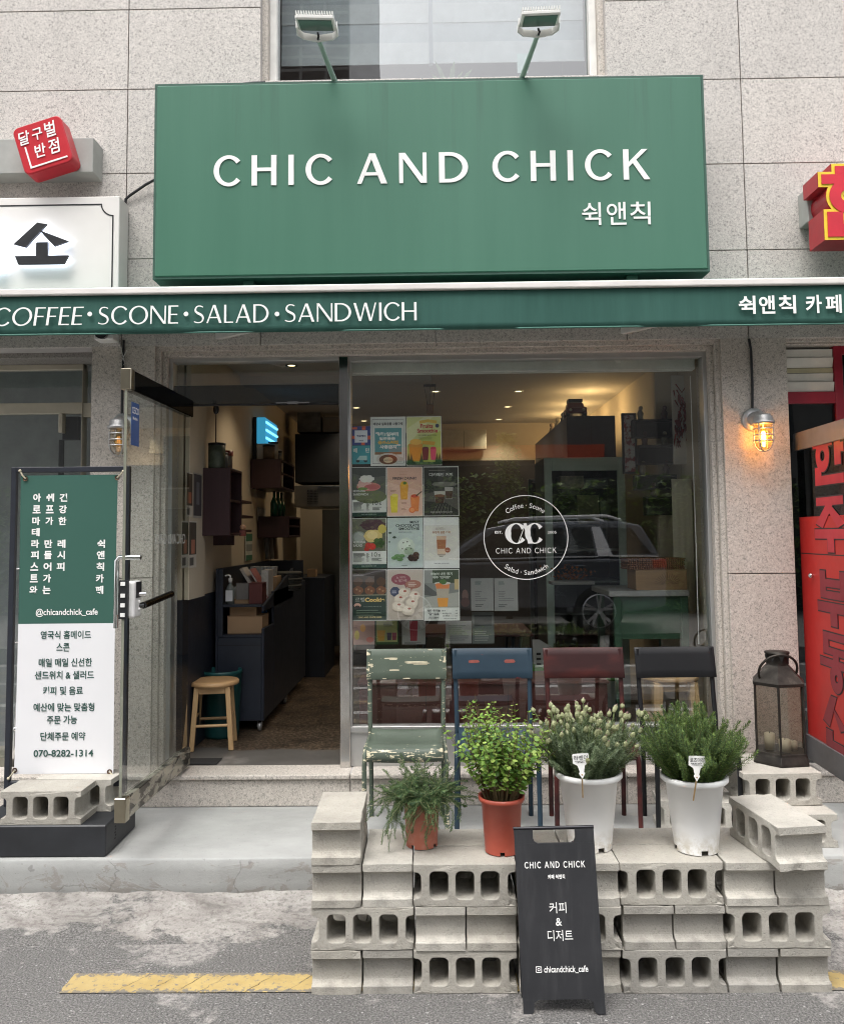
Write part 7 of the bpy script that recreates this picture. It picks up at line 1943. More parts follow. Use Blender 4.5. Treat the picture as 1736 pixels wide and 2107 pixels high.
T = thing('framed_picture', 'narrow black framed picture of red blossoms beside the dark box shelves', 'picture', (a.x, .97, a.z))
mb = MB(); frame3(mb, a.x, b.x, a.z, b.z, .014, .965, .985, 0, True); mb.build('frame', M['black'], T)
mb = MB(); mb.box(a.x+.0145, b.x-.0145, .975, .983, a.z+.0145, b.z-.0145); n = NT('blossom_print'); q = n.noise(26, 4, .6); mb.build('print', n.base(n.ramp(q, [(.45, (.42, .40, .37)), (.58, (.20, .03, .035))]), .5), T)

# upper floor window: blind, plant, bottles, notice
up = thing('zebra_blind', 'white horizontally banded blind half drawn in the upper floor window', 'blind', (0, .32, 0))
bz_ = Y(868, 128, .32).z
mb = MB()
z_ = bz_
k = 0
while z_ < TOP-.05:
    mb.box(WL+.07, WR-.07, .32+.004*(k % 2), .324+.004*(k % 2), z_, z_+.13, k % 2); z_ += .1302; k += 1
mb.box(WL+.07, WR-.07, .312, .318, bz_-.015, bz_+.012, 0)
mb.build('bands', [plain('blind_band', (.70, .70, .69), .8), plain('blind_band_thin', (.58, .60, .61), .8)], up)
mb = MB(); mb.box(WL, WR, 1.6, 1.65, 4.0, TOP); simple('upper_room_wall', 'dim blue grey back wall of the upper floor room', 'wall', mb, plain('upper_grey', (.30, .32, .33), .8), None, 0)
for k, (u, v, lab) in enumerate(((610, 162, 'left'), (633, 162, 'right'))):
    p = Y(u, v, .24); T = thing('soap_bottle', f'{lab} white pump soap bottle on the upper floor window sill', 'bottle', p, 'soap bottles on the upper sill'); p.z = WS+.013
    mb = MB(); mb.lathe([(0, 0), (.035, 0), (.035, .05), (.012, .065), (.010, .085), (0, .085)], p, 18); mb.build('body', M['white'], T)
    mb = MB(); mb.tube([p+Vector((0, 0, .085)), p+Vector((0, 0, .105)), p+Vector((.026, -.01, .106))], .007, 8); mb.build('pump', M['white'], T)
p = Y(925, 166, .28); p.z = WS+.02
T = thing('window_plant', 'pale leafed plant standing inside the upper floor window', 'plant', p)
lf = MB()
for i in range(26):
    a_ = random.uniform(0, 6.28); ln = random.uniform(.09, .22); pts = curve_stem(p+Vector((0, 0, .01)), Vector((math.cos(a_)*.8, math.sin(a_)*.35, 1)), ln, 6, .9, 0, .2)
    d_ = (pts[-1]-pts[2]).normalized(); e1, e2 = basis_of(d_); oval(lf, pts[2], d_, e1, ln*.8, .035, i % 2)
lf.build('leaves', [leafmat('pale_leaf', (.30, .40, .24)), leafmat('mid_leaf', (.20, .30, .18))], T)
mb = MB(); mb.lathe([(0, 0), (.05, 0), (.06, .03), (.055, .03)], p, 18); mb.build('pot', M['white'], T)
a, b = Y(1064, 150, .165), Y(1085, 110, .165); mb = MB(); mb.box(a.x, b.x, .165, .1665, a.z, b.z); simple('paper_note', 'pale green sheet of paper stuck inside the upper floor window', 'paper', mb, plain('mint_paper', (.66, .76, .72), .7), None, 0)
# ================================================================== posters and decals on the window
PY = GLASS_Y+.0105
_pm = {}
def pcol(c):
    k = tuple(c)
    if k not in _pm: _pm[k] = plain('print_ink', srgb(*k), .55, 0, .05, 12)
    return _pm[k]
class Poster:
    def __init__(s, x0, y0, x1, y1, bg, y=PY, zoom=(1200, 1200, 1.915)):
        cv = lambda x, yy: ((zoom[0]+x/zoom[2])/1.742, (zoom[1]+yy/zoom[2])/1.742)
        a, b, c, d = [Y(*cv(*q), y) for q in ((x0, y0), (x1, y0), (x1, y1), (x0, y1))]
        s.x0 = (a.x+d.x)/2; s.x1 = (b.x+c.x)/2; s.zt = (a.z+b.z)/2; s.zb = (c.z+d.z)/2; s.y = y
        s.w = s.x1-s.x0; s.h = s.zt-s.zb; s.mb = MB(); s.mats = [pcol(bg)]; s.idx = {tuple(bg): 0}; s.k = 1
        s.mb.box(s.x0, s.x1, y, y+.0012, s.zb, s.zt)
    def m(s, c):
        c = tuple(c)
        if c not in s.idx: s.idx[c] = len(s.mats); s.mats.append(pcol(c))
        return s.idx[c]
    def P(s, x, y): s_ = s.x0+s.w*x; return (s_, s.y-.00022*s.k, s.zt-s.h*y)
    def poly(s, pts, c):
        P_ = [s.P(*q) for q in pts]
        ar = sum(P_[i][0]*P_[(i+1) % len(P_)][2]-P_[(i+1) % len(P_)][0]*P_[i][2] for i in range(len(P_)))
        if ar < 0: P_ = P_[::-1]
        s.mb.add(P_, [tuple(range(len(P_)))], s.m(c)); s.k += 1; return s
    def rect(s, x0, y0, x1, y1, c): return s.poly([(x0, y0), (x1, y0), (x1, y1), (x0, y1)], c)
    def ell(s, cx, cy, rx, ry, c, n=20, wob=0): return s.poly([(cx+rx*math.cos(6.2832*k/n)*(1+wob*math.sin(k*2.7)), cy+ry*math.sin(6.2832*k/n)*(1+wob*math.cos(k*1.9))) for k in range(n)], c)
    def glassc(s, cx, y0, y1, w0, w1, c): return s.poly([(cx-w0/2, y0), (cx+w0/2, y0), (cx+w1/2, y1), (cx-w1/2, y1)], c)
    def text(s, body, cx, yb, w, h, c, bold=.02, align='C'):
        x, y, z = s.P(cx, yb); s.mb.text(body, (x, y, z), EX, EZ, w*s.w, h*s.h, 0, s.m(c), bold, align); s.k += 1; return s
    def lines(s, x0, y0, x1, n_, dy, c, th=.006):     # small print too fine to read
        for i in range(n_): s.rect(x0, y0+i*dy, x0+(x1-x0)*random.uniform(.6, 1), y0+i*dy+th, c)
        return s
    def frame(s, i, t, c):
        for r in ((i, i, 1-i, i+t), (i, 1-i-t, 1-i, 1-i), (i, i+t, i+t*1.4, 1-i-t), (1-i-t*1.4, i+t, 1-i, 1-i-t)): s.rect(*r, c); s.k -= 1
        s.k += 1; return s
    def done(s, name, label, group=None, cat='poster'):
        return tag(s.mb.build(name, s.mats), label, cat, group)
PG = 'posters stuck inside the shop window'
WHT = (226, 226, 220); INK = (40, 42, 44); DG = (34, 62, 54)
p = Poster(245, 563, 485, 900, WHT); p.frame(.05, .006, INK); p.text('매장내 일회용품 사용규제', .5, .175, .84, .06, INK, .03)
p.rect(.12, .23, .89, .72, (96, 160, 165)).rect(.12, .72, .89, .77, (150, 112, 76)).ell(.2, .33, .06, .022, WHT).ell(.8, .58, .07, .02, WHT)
p.text('4월1일부터', .5, .40, .60, .085, (245, 245, 240), .05).text('일회용품', .48, .475, .46, .06, (245, 245, 240), .05).text('플라스틱컵', .5, .56, .58, .075, (232, 188, 92), .05).text('사용금지', .5, .65, .48, .075, (245, 245, 240), .05)
p.ell(.83, .87, .12, .05, (205, 200, 192)).ell(.5, .86, .34, .12, (214, 206, 196)).ell(.5, .87, .26, .10, (120, 74, 46)).ell(.5, .88, .14, .06, (222, 196, 160)).text('CHIC AND CHICK CAFE', .5, .895, .44, .022, (60, 40, 30))
p.done('poster', 'notice poster with a coffee cup and blue panel, top left of the window posters', PG)
p = Poster(490, 560, 732, 897, WHT); p.rect(.02, .015, .98, .985, (196, 206, 104)).poly([(.02, .015), (.98, .015), (.98, .3), (.02, .55)], (214, 217, 150)).poly([(.02, .25), (.5, .015), (.75, .015), (.02, .6)], (228, 228, 178))
p.poly([(.37, .09), (.62, .06), (.88, .09), (.86, .15), (.62, .12), (.39, .15)], (230, 190, 80)).text('Fruits', .58, .24, .36, .085, (190, 44, 56), .03).text('Smoothie', .60, .335, .58, .085, (190, 44, 56), .03).ell(.88, .195, .055, .04, (58, 62, 92))
p.text('너무 시원해요 놀라지 마세요!', .6, .40, .52, .03, (70, 88, 44)).lines(.36, .42, .84, 3, .02, (90, 100, 60))
p.glassc(.265, .56, .91, .40, .28, (224, 158, 50)).ell(.27, .52, .17, .06, (240, 190, 84)).poly([(.46, .50), (.82, .52), (.80, .59), (.46, .57)], (222, 170, 48))
p.glassc(.54, .66, .89, .19, .14, (82, 32, 48)).ell(.54, .65, .09, .03, (60, 40, 66)).glassc(.76, .66, .89, .17, .13, (222, 84, 122)).ell(.76, .65, .08, .028, (200, 60, 90))
for x in (.06, .14, .42, .86, .94): p.poly([(x-.06, .97), (x, .74), (x+.07, .97)], (62, 100, 58))
p.rect(.02, .93, .98, .985, (52, 88, 52)).text('CHIC AND CHICK CAFE', .5, .965, .5, .024, (160, 190, 120)).done('poster', 'green and yellow smoothie poster with an orange drink, top right of the window posters', PG)
p = Poster(118, 628, 243, 758, (52, 70, 140)); p.rect(0, .05, .28, .16, (226, 100, 66)).rect(.55, 0, .75, .2, (226, 100, 66)).rect(.0, .5, .16, .66, (226, 100, 66)).rect(.86, .5, 1, .7, (226, 100, 66)).rect(.5, .86, .7, 1, (226, 100, 66)).rect(.15, .22, .85, .86, (228, 230, 236)).text('제로페이', .5, .58, .5, .12, (60, 66, 110), .04).text('zeropay', .5, .8, .24, .07, (90, 90, 110))
p.done('window_sticker', 'small blue and orange square payment sticker at the left edge of the window', None, 'sticker')
p = Poster(118, 760, 243, 888, (66, 158, 168)); p.text('배', .18, .38, .22, .24, WHT, .03).text('민', .84, .38, .2, .24, WHT, .03).ell(.32, .82, .10, .09, (40, 60, 66)).ell(.74, .82, .10, .09, (40, 60, 66)).poly([(.25, .78), (.42, .55), (.82, .55), (.82, .8)], (176, 208, 206))
p.done('window_sticker', 'small turquoise delivery sticker with a scooter at the left edge of the window', None, 'sticker')
def food(p, y0, y1, base): p.rect(.015, y0, .985, y1, base)
p = Poster(112, 908, 352, 1247, WHT); food(p, .01, .66, (92, 94, 88)); p.poly([(.015, .01), (.985, .01), (.985, .18), (.5, .22), (.015, .12)], (70, 74, 70)).ell(.55, .6, .46, .14, (110, 116, 84)).ell(.5, .40, .34, .09, (206, 128, 124)).ell(.38, .36, .20, .11, (226, 178, 170), 20, .1).ell(.60, .40, .22, .05, (196, 104, 106)).ell(.45, .24, .21, .075, (226, 224, 216), 20, .12).ell(.33, .44, .14, .03, (122, 150, 82))
p.text('MORNING', .06, .505, .34, .042, WHT, .02, 'L').text('SANDWICH', .06, .575, .42, .045, WHT, .02, 'L').lines(.06, .71, .42, 8, .022, (90, 90, 88), .01).lines(.43, .71, .52, 8, .022, (90, 90, 88), .01).text('10', .69, .77, .15, .085, INK, .0).text('%', .83, .77, .06, .05, INK).lines(.61, .81, .92, 3, .024, (110, 110, 106), .012)
p.rect(.0, .92, 1, 1, DG).text('CHIC AND CHICK CAFE', .5, .965, .42, .018, (170, 180, 170)).done('poster', 'sandwich menu poster with a dark green foot, left end of the second poster row', PG)
p = Poster(357, 906, 603, 1247, (232, 226, 218)); p.rect(.02, .015, .98, .985, (226, 184, 164)).poly([(.02, .3), (.98, .5), (.98, .985), (.02, .985)], (234, 196, 178)).text('FRESH DRINK!', .5, .26, .66, .055, (64, 62, 76), .02).lines(.35, .10, .62, 2, .05, (200, 150, 130), .006)
p.glassc(.48, .36, .66, .24, .18, (232, 172, 70)).ell(.48, .34, .10, .05, (238, 186, 60)).glassc(.20, .58, .92, .22, .17, (232, 214, 76)).ell(.22, .575, .09, .035, (240, 224, 120)).glassc(.78, .60, .90, .25, .20, (236, 146, 84)).ell(.77, .59, .10, .035, (212, 84, 62)).ell(.70, .87, .09, .06, (238, 132, 76)).ell(.70, .87, .06, .04, (246, 168, 110)).poly([(.80, .58), (.97, .49), (.98, .51), (.82, .60)], (90, 70, 52)).ell(.5, .33, .05, .03, (110, 150, 70)).lines(.1, .47, .28, 2, .02, (150, 110, 96)).lines(.40, .72, .56, 2, .02, (150, 110, 96)).lines(.40, .84, .56, 2, .02, (150, 110, 96))
p.done('poster', 'pink poster of three iced drinks, middle of the second poster row', PG)
p = Poster(607, 903, 850, 1245, (208, 206, 200)); p.rect(.02, .02, .98, .985, (62, 60, 54)).poly([(.02, .55), (.98, .42), (.98, .985), (.02, .985)], (92, 88, 80)).poly([(.02, .7), (.6, .72), (.98, .88), (.98, .985), (.02, .985)], (52, 50, 46)).text('디카페인 커피', .5, .20, .66, .07, (232, 232, 226), .012).lines(.16, .075, .84, 1, .02, (150, 146, 138), .008)
p.rect(.05, .30, .30, .45, (40, 38, 35)).ell(.60, .36, .36, .05, (120, 116, 108)).glassc(.46, .50, .74, .32, .24, (196, 192, 182)).glassc(.46, .60, .74, .28, .23, (74, 46, 30)).ell(.46, .59, .15, .03, (126, 84, 52)).glassc(.72, .42, .66, .24, .18, (176, 172, 164)).glassc(.72, .50, .65, .21, .17, (80, 52, 36))
for k in range(6): p.poly([(.25+.1*k, .95), (.27+.1*k, .95), (.40+.08*k, .76), (.39+.08*k, .76)], (120, 116, 106)); p.k -= 1
p.k += 1; p.text('CHIC AND CHICK CAFE', .5, .93, .62, .028, (190, 188, 180), .01).done('poster', 'dark coffee poster with two espresso glasses, right of the second poster row', PG)
p = Poster(113, 1258, 354, 1602, WHT); food(p, .01, .66, (112, 112, 96)); p.ell(.22, .40, .2, .14, (142, 146, 138)).ell(.22, .38, .15, .10, (170, 174, 168)).ell(.62, .14, .36, .11, (86, 58, 66), 20, .1).ell(.62, .36, .26, .13, (220, 196, 130), 20, .06).ell(.60, .34, .16, .08, (232, 212, 156)).ell(.88, .22, .12, .09, (204, 186, 96)).ell(.78, .50, .16, .10, (70, 96, 52), 20, .15).ell(.48, .55, .09, .06, (190, 52, 46)).ell(.60, .57, .10, .065, (206, 62, 54)).ell(.44, .62, .08, .04, (180, 46, 42))
p.text('MORNING', .06, .50, .34, .042, WHT, .02, 'L').text('SALAD', .06, .57, .26, .045, WHT, .02, 'L').lines(.06, .70, .42, 8, .022, (90, 90, 88), .01).lines(.43, .70, .52, 8, .022, (90, 90, 88), .01).text('10', .66, .77, .15, .085, INK, .0).text('%', .80, .77, .06, .05, INK).lines(.58, .80, .90, 3, .024, (110, 110, 106), .012)
p.rect(0, .92, 1, 1, DG).text('CHIC AND CHICK CAFE', .5, .965, .42, .018, (170, 180, 170)).done('poster', 'salad menu poster with tomatoes and dark green foot, left of the third poster row', PG)
p = Poster(360, 1256, 605, 1600, (206, 212, 208)); p.rect(.02, .015, .98, .985, (196, 206, 202)).text('MINT', .90, .115, .26, .052, (52, 56, 60), .02, 'R').text('CHOCOLATE', .90, .18, .66, .052, (52, 56, 60), .02, 'R').text('SMOOTHIE', .90, .245, .58, .052, (52, 56, 60), .02, 'R').text('리얼 민트초코 스무디', .5, .30, .36, .025, (110, 118, 112))
p.ell(.52, .58, .25, .18, (206, 214, 200), 22, .05).ell(.48, .54, .17, .12, (222, 228, 216)).ell(.60, .66, .14, .08, (170, 184, 162))
for (x, y) in ((.45, .5), (.56, .48), (.62, .56), (.42, .62), (.53, .63), (.66, .62)): p.ell(x, y, .02, .013, (84, 76, 64)); p.k -= 1
p.k += 1
for (x, y) in ((.28, .76), (.35, .83), (.20, .80), (.40, .76)): p.ell(x, y, .09, .035, (112, 150, 98))
p.ell(.72, .80, .16, .07, (70, 50, 44), 20, .15).ell(.80, .74, .09, .06, (88, 62, 54)).ell(.08, .30, .05, .016, (70, 84, 70)).ell(.20, .39, .05, .022, (70, 84, 70)).ell(.06, .48, .03, .012, (80, 92, 80)).lines(.40, .945, .62, 1, .02, (120, 128, 122), .01)
p.done('poster', 'pale mint ice cream poster, middle of the third poster row', PG)
p = Poster(608, 1253, 853, 1602, (222, 222, 218)); p.rect(.03, .16, .97, .845, (205, 200, 192)).rect(.04, .167, .96, .838, (216, 212, 204)).lines(.34, .205, .66, 2, .022, (140, 120, 106), .009).text('쉬앤칙 달콤 커피', .5, .32, .5, .05, (168, 110, 78), .02)
p.glassc(.50, .37, .73, .27, .23, (172, 112, 76)).glassc(.50, .37, .44, .275, .26, (206, 172, 148)).glassc(.50, .62, .73, .235, .228, (218, 192, 168)).ell(.50, .735, .12, .018, (180, 168, 156)).ell(.67, .645, .075, .052, (164, 96, 70)).text('2.9', .67, .66, .08, .02, (230, 210, 196)).lines(.44, .765, .56, 1, .02, (130, 120, 110), .01).text('CHIC AND CHICK CAFE', .5, .915, .42, .02, (90, 90, 88))
p.done('poster', 'pale poster of a single iced coffee glass, right of the third poster row', PG)
p = Poster(114, 1610, 357, 1963, (206, 204, 196)); p.rect(.02, .015, .98, .985, (46, 66, 56)).rect(.02, .015, .98, .49, (64, 54, 46))
for k, x in enumerate((.19, .52, .84)): p.ell(x, .24, .13, .085, (92, 66, 46), 18, .08).ell(x, .41, .145, .085, (128, 84, 56), 18, .06).ell(x-.04, .39, .03, .02, (176, 134, 98)).ell(x+.05, .42, .03, .02, (170, 126, 90))
p.rect(.02, .495, .98, .505, (210, 200, 170)).text('르벵', .24, .63, .26, .085, (206, 206, 196), .0).text('Cookie', .66, .635, .56, .085, (226, 196, 122), .05).ell(.17, .70, .10, .045, (222, 176, 156)).ell(.17, .735, .075, .035, (60, 54, 50)).text('HOMEMADE', .60, .735, .50, .022, (130, 142, 128)).lines(.14, .79, .86, 3, .045, (112, 126, 110), .018).text('CHIC AND CHICK CAFE', .52, .945, .66, .03, (226, 206, 150), .03)
p.done('poster', 'dark green cookie poster, bottom left of the window posters', PG)
p = Poster(360, 1608, 607, 1960, (212, 206, 200)); p.rect(.02, .015, .98, .985, (200, 186, 174)).ell(.38, .20, .27, .11, (156, 86, 96)).poly([(.46, .28), (.56, .27), (.52, .38)], (156, 86, 96)).text('노 버터', .38, .19, .26, .055, (226, 206, 200), .0).text('노 밀가루', .38, .255, .34, .055, (226, 206, 200), .0).ell(.72, .30, .22, .085, (176, 122, 106)).poly([(.64, .36), (.72, .36), (.66, .44)], (176, 122, 106)).lines(.58, .265, .84, 3, .03, (224, 204, 190), .014).ell(.22, .44, .14, .095, (74, 80, 108), 24, .05).lines(.13, .42, .31, 2, .035, (190, 192, 206), .014)
for (x, y, rx) in ((.46, .46, .15), (.76, .52, .15), (.34, .58, .15), (.30, .72, .17), (.68, .66, .17), (.58, .80, .17)): p.ell(x, y, rx, rx*.62, (222, 208, 192), 18, .05).ell(x-.02, y-.012, rx*.7, rx*.42, (232, 220, 206)).ell(x+.03, y-.03, .045, .02, (176, 98, 84))
p.lines(.32, .925, .70, 1, .02, (150, 140, 130), .01).done('poster', 'beige poster of pale round biscuits with speech bubbles, bottom middle of the window posters', PG)
p = Poster(610, 1608, 855, 1962, WHT); p.rect(.02, .02, .98, .745, (134, 136, 132)).rect(.02, .02, .98, .27, (72, 84, 62)).rect(.02, .02, .25, .27, (150, 150, 146)).poly([(.02, .28), (.55, .55), (.02, .50)], (92, 92, 90)).poly([(.02, .55), (.98, .45), (.98, .745), (.02, .745)], (176, 174, 166)).rect(.86, .2, .98, .40, (200, 176, 128)).text('하늘이 내린 향기', .50, .12, .60, .055, (226, 232, 220), .02).text('제주 "진지향"', .50, .185, .5, .05, (226, 232, 220), .02)
p.glassc(.53, .28, .73, .40, .25, (186, 176, 160)).glassc(.53, .56, .73, .31, .25, (228, 160, 70)).glassc(.53, .29, .38, .39, .35, (224, 140, 84)).ell(.53, .275, .23, .03, (206, 206, 200)).ell(.54, .25, .10, .05, (84, 122, 60)).ell(.42, .31, .1, .035, (232, 138, 76))
p.text('제주 유기농', .27, .825, .38, .045, INK, .02).text('"귤" 음료', .27, .895, .30, .05, INK, .02).text('진지향!!', .27, .965, .28, .045, INK, .02).text('귤 차', .55, .82, .10, .025, INK).text('4.7', .90, .82, .06, .022, INK).text('귤 아이스티', .64, .87, .24, .025, INK).text('5.0', .90, .87, .06, .022, INK).text('귤 에이드', .62, .92, .19, .025, INK).text('5.1', .90, .92, .06, .022, INK).text('CHIC AND CHICK CAFE', .73, .965, .36, .016, INK)
p.done('poster', 'citrus drink poster with an orange topped cup, bottom right of the window posters', PG)
# second set hanging lower down behind the glass
p = Poster(20, 560, 230, 770, (180, 140, 128), .34, (1250, 2000, 2.48)); p.ell(.5, .3, .12, .16, (212, 150, 64)).ell(.25, .6, .1, .2, (206, 184, 90)).ell(.8, .8, .16, .12, (204, 104, 84)).lines(.08, .2, .3, 3, .06, (140, 100, 92), .02); p.done('poster', 'faded pink drink poster low behind the window, left below the cookie poster', PG)
p = Poster(236, 560, 440, 768, (70, 100, 62), .34, (1250, 2000, 2.48)); p.rect(.05, .0, .95, .9, (170, 172, 110)).glassc(.25, .4, .85, .36, .26, (214, 160, 64)).glassc(.6, .5, .82, .2, .16, (74, 62, 84)).glassc(.82, .5, .82, .2, .16, (150, 66, 84)).lines(.35, .08, .85, 3, .06, (90, 96, 80), .02); p.done('poster', 'small green smoothie sheet low behind the window, below the biscuit poster', PG)
p = Poster(472, 560, 680, 768, (170, 168, 164), .34, (1250, 2000, 2.48)); p.glassc(.5, .0, .85, .36, .28, (168, 60, 72)).lines(.1, .9, .9, 2, .05, (110, 110, 110), .02); p.done('poster', 'pale sheet with a red drink low behind the window', PG)
p = Poster(860, 560, 1090, 760, (160, 158, 156), .34, (1250, 2000, 2.48)); p.lines(.1, .2, .9, 8, .09, (110, 110, 112), .03); p.done('menu_sheet', 'grey printed menu sheet low behind the window, left of the paper with a dark picture', None, 'menu')
p = Poster(1095, 480, 1290, 760, (104, 108, 104), .34, (1250, 2000, 2.48)); p.rect(.1, .1, .9, .45, (70, 74, 72)).lines(.1, .6, .9, 5, .07, (150, 150, 146), .03); p.done('menu_sheet', 'dark printed sheet below the hanging menus behind the window', None, 'menu')
for x0, x1, lab in ((1085, 1285, 'left'), (1292, 1500, 'right')):
    p = Poster(x0, 180, x1, 470, (150, 149, 146), .30, (1250, 2000, 2.48)); p.lines(.18, .1, .5, 2, .06, (96, 112, 106), .03).lines(.18, .4, .5, 4, .05, (108, 108, 106), .014).lines(.18, .62, .85, 2, .05, (108, 108, 106), .014).lines(.18, .80, .6, 2, .05, (90, 90, 88), .02)
    p.done('menu_sheet', f'grey typed menu page seen through the glass below the round logo, {lab} of the pair', None, 'menu')
p = Poster(985, 180, 1080, 465, (62, 54, 50), .30, (1250, 2000, 2.48)); p.ell(.5, .55, .3, .2, (120, 92, 80)).ell(.5, .75, .4, .15, (92, 62, 54)); p.done('poster', 'dark coffee photo sheet behind the glass beside the citrus drink poster', PG)
# sticky tape tabs
# round cafe logo on the glass
LY = GLASS_Y-.0042
cu, cvv = 1081.5, 1105.5
ctr = Y(cu, cvv, LY); rad = (Y(cu+87, cvv, LY)-Y(cu-87, cvv, LY)).length/2; u1 = rad/87
T = thing('window_logo', 'white round cafe logo decal with a monogram on the big window', 'window decal', ctr)
mb = MB()
N_ = 96; o_ = [(rad*math.cos(k*2*math.pi/N_), rad*math.sin(k*2*math.pi/N_)) for k in range(N_)]; i_ = [(x*.981, z*.981) for x, z in o_]
mb.flat(o_+i_, [(k, (k+1) % N_, N_+(k+1) % N_, N_+k) for k in range(N_)], ctr, EX, EZ, 0)
mb.build('ring', M['letter_white'], T)
mb = MB()
def arc_text(body, r, mid, top=True, size=18, step=1.0, adv=None):
    tot = sum(adv.get(ch, 1) for ch in body); acc = 0
    for ch in body:
        a_ = adv.get(ch, 1); pos = (acc+a_/2-tot/2)*step; acc += a_
        if ch == ' ': continue
        ang = R(90-pos) if top else R(-90+pos)
        rv = Vector((math.cos(ang), 0, math.sin(ang))); tv = Vector((math.sin(ang), 0, -math.cos(ang))) if top else Vector((-math.sin(ang), 0, math.cos(ang)))
        up = rv if top else -rv
        vs, fs, (x0, y0, x1, y1) = text_geo(ch, .0)
        s_ = size*u1/.73
        mb.flat([((x-(x0+x1)/2)*s_, y*s_) for x, y in vs], fs, ctr+rv*(r*u1)-(up*0), tv, up, 0)
ADV = {'f': .62, 'i': .45, 'l': .45, 't': .6, 'm': 1.5, 'w': 1.35, 'C': 1.2, 'S': 1.05, ' ': .55, '·': .5, 'o': 1.0, 'e': .95, 'c': .85, 'n': .98, 'a': .92, 'd': 1.0, 'h': 1.0}
arc_text('Coffee · Scone', 61, 0, True, 10.5, 6.3, ADV)
arc_text('Salad · Sandwich', 77, 0, False, 10.5, 5.5, ADV)
def LP(u, v): return Y(u, v, LY)
def lcaps(body, ua, ub, vb, h, W, w_, track=.3, sp=.5):
    a, b = LP(ua, vb), LP(ub, vb); caps(mb, body, (a.x, LY, a.z), EX, EZ, b.x-a.x, h*u1, 0, 0, track, W, w_, 0, sp)
lcaps('CHIC AND CHICK', 1020, 1144, 1139, 11, .12, .10, .32)
a = LP(1018, 1098); mb.text('EST.', (a.x, LY, a.z), EX, EZ, 15*u1, 5.5*u1, 0, 0, .02)
a = LP(1126, 1098); mb.text('2005', (a.x, LY, a.z), EX, EZ, 18*u1, 5.5*u1, 0, 0, .0)
# monogram: C, leaning A stroke, C
mo = LP(1039, 1119); k_ = 42*u1
def mono(polys):
    for st in polys:
        for poly in st:
            ar = sum(poly[i][0]*poly[(i+1) % len(poly)][1]-poly[(i+1) % len(poly)][0]*poly[i][1] for i in range(len(poly)))
            if ar < 0: poly = poly[::-1]
            mb.flat([(x*k_, y*k_) for x, y in poly], [tuple(range(len(poly)))], mo+Vector((0, -.0003*mono.k, 0)), EX, EZ, 0)
        mono.k += 1
mono.k = 0
mono([g_arc(.55, .5, .55, .51, 38, 322, .30, .045), g_bar(.62, -.01, 1.02, 1.0, .035), [[(.90, .98), (1.05, 1.0), (1.38, .0), (1.12, .0)]], g_arc(1.45, .5, .48, .51, 38, 322, .28, .045)])
mb.build('lettering', M['letter_white'], T)
# ================================================================== across the street (seen mirrored in the glass)
# parked SUV, tail towards +x
wc = RF(1230, 1255, -7.55); GZ = .2
WRD = .37
cx = wc.x; cy = -7.55   # rear wheel centre; near side plane
T = thing('parked_suv', 'dark grey SUV with a silver roof rail parked across the street, mirrored in the window', 'car', (cx-1.4, cy-.9, GZ))
paint = plain('dark_car_paint', (.12, .13, .15), .18, .3, .05); paint.node_tree.nodes['Principled BSDF'].inputs['Coat Weight'].default_value = .6
wz = GZ+WRD
L0, L1 = cx-3.75, cx+1.0
def side(pts, y0, y1): return [(x, y0, z) for x, z in pts], y1
def prof(mb, pts, y0, y1, mi=0):
    P = [Vector((cx+x, y0, GZ+z)) for x, z in pts]; mb.slab(P[::-1], (0, y1-y0, 0), mi)
low = [(1.02, .50), (1.0, .42), (.52, .34), (-3.2, .34), (-3.62, .40), (-3.74, .62), (-3.70, .88), (-3.3, 1.0), (-2.45, 1.10), (.95, 1.14), (1.03, .95)]
cab = [(.96, 1.141), (-2.40, 1.101), (-1.62, 1.60), (-1.2, 1.68), (.35, 1.70), (.72, 1.62)]
mb = MB(); prof(mb, low, cy, cy-1.86); mb.build('body', paint, T, None, .05, seg=3)
mb = MB()
P0 = [Vector((cx+x, cy-.03-.14*max(0, (z-1.12)/.58), GZ+z)) for x, z in cab]; P1 = [Vector((cx+x, cy-1.83+.14*max(0, (z-1.12)/.58), GZ+z)) for x, z in cab]
n_ = len(cab); mb.add(P0+P1, [tuple(range(n_))[::-1], tuple(range(n_, 2*n_))]+[(i, (i+1) % n_, (i+1) % n_+n_, i+n_) for i in range(n_)]); mb.build('cabin', paint, T, None, .04, seg=2)
gls = plain('car_glass', (.012, .014, .016), .05); 
def pane(pts, nm='window'):
    P = [Vector((cx+x, cy-.03-.14*max(0, (z-1.12)/.58)+.006, GZ+z)) for x, z in pts]
    mb = MB(); mb.slab(P, (0, -.01, 0)); f_ = mb.f[0]; mb.build(nm, gls, T)
pane([(-2.1, 1.17), (-1.0, 1.17), (-1.0, 1.60), (-1.45, 1.58)][::-1]); pane([(-.95, 1.17), (-.02, 1.17), (-.06, 1.61), (-.95, 1.60)][::-1]); pane([(.25, 1.19), (.82, 1.20), (.55, 1.58), (.10, 1.60)][::-1])
sil = plain('silver_trim', (.82, .82, .82), .35)
mb = MB(); P = [Vector((cx+x, cy-.03-.14*max(0, (z-1.12)/.58)+.012, GZ+z)) for x, z in ((.02, 1.16), (.24, 1.16), (.08, 1.61), (-.04, 1.61))]; mb.slab(P[::-1], (0, -.012, 0)); mb.box(cx+.2, cx+.9, cy-.03, cy-.012, GZ+1.155, GZ+1.175); mb.box(cx-2.2, cx+.02, cy-.03, cy-.014, GZ+1.145, GZ+1.16); mb.build('chrome_trim', sil, T)
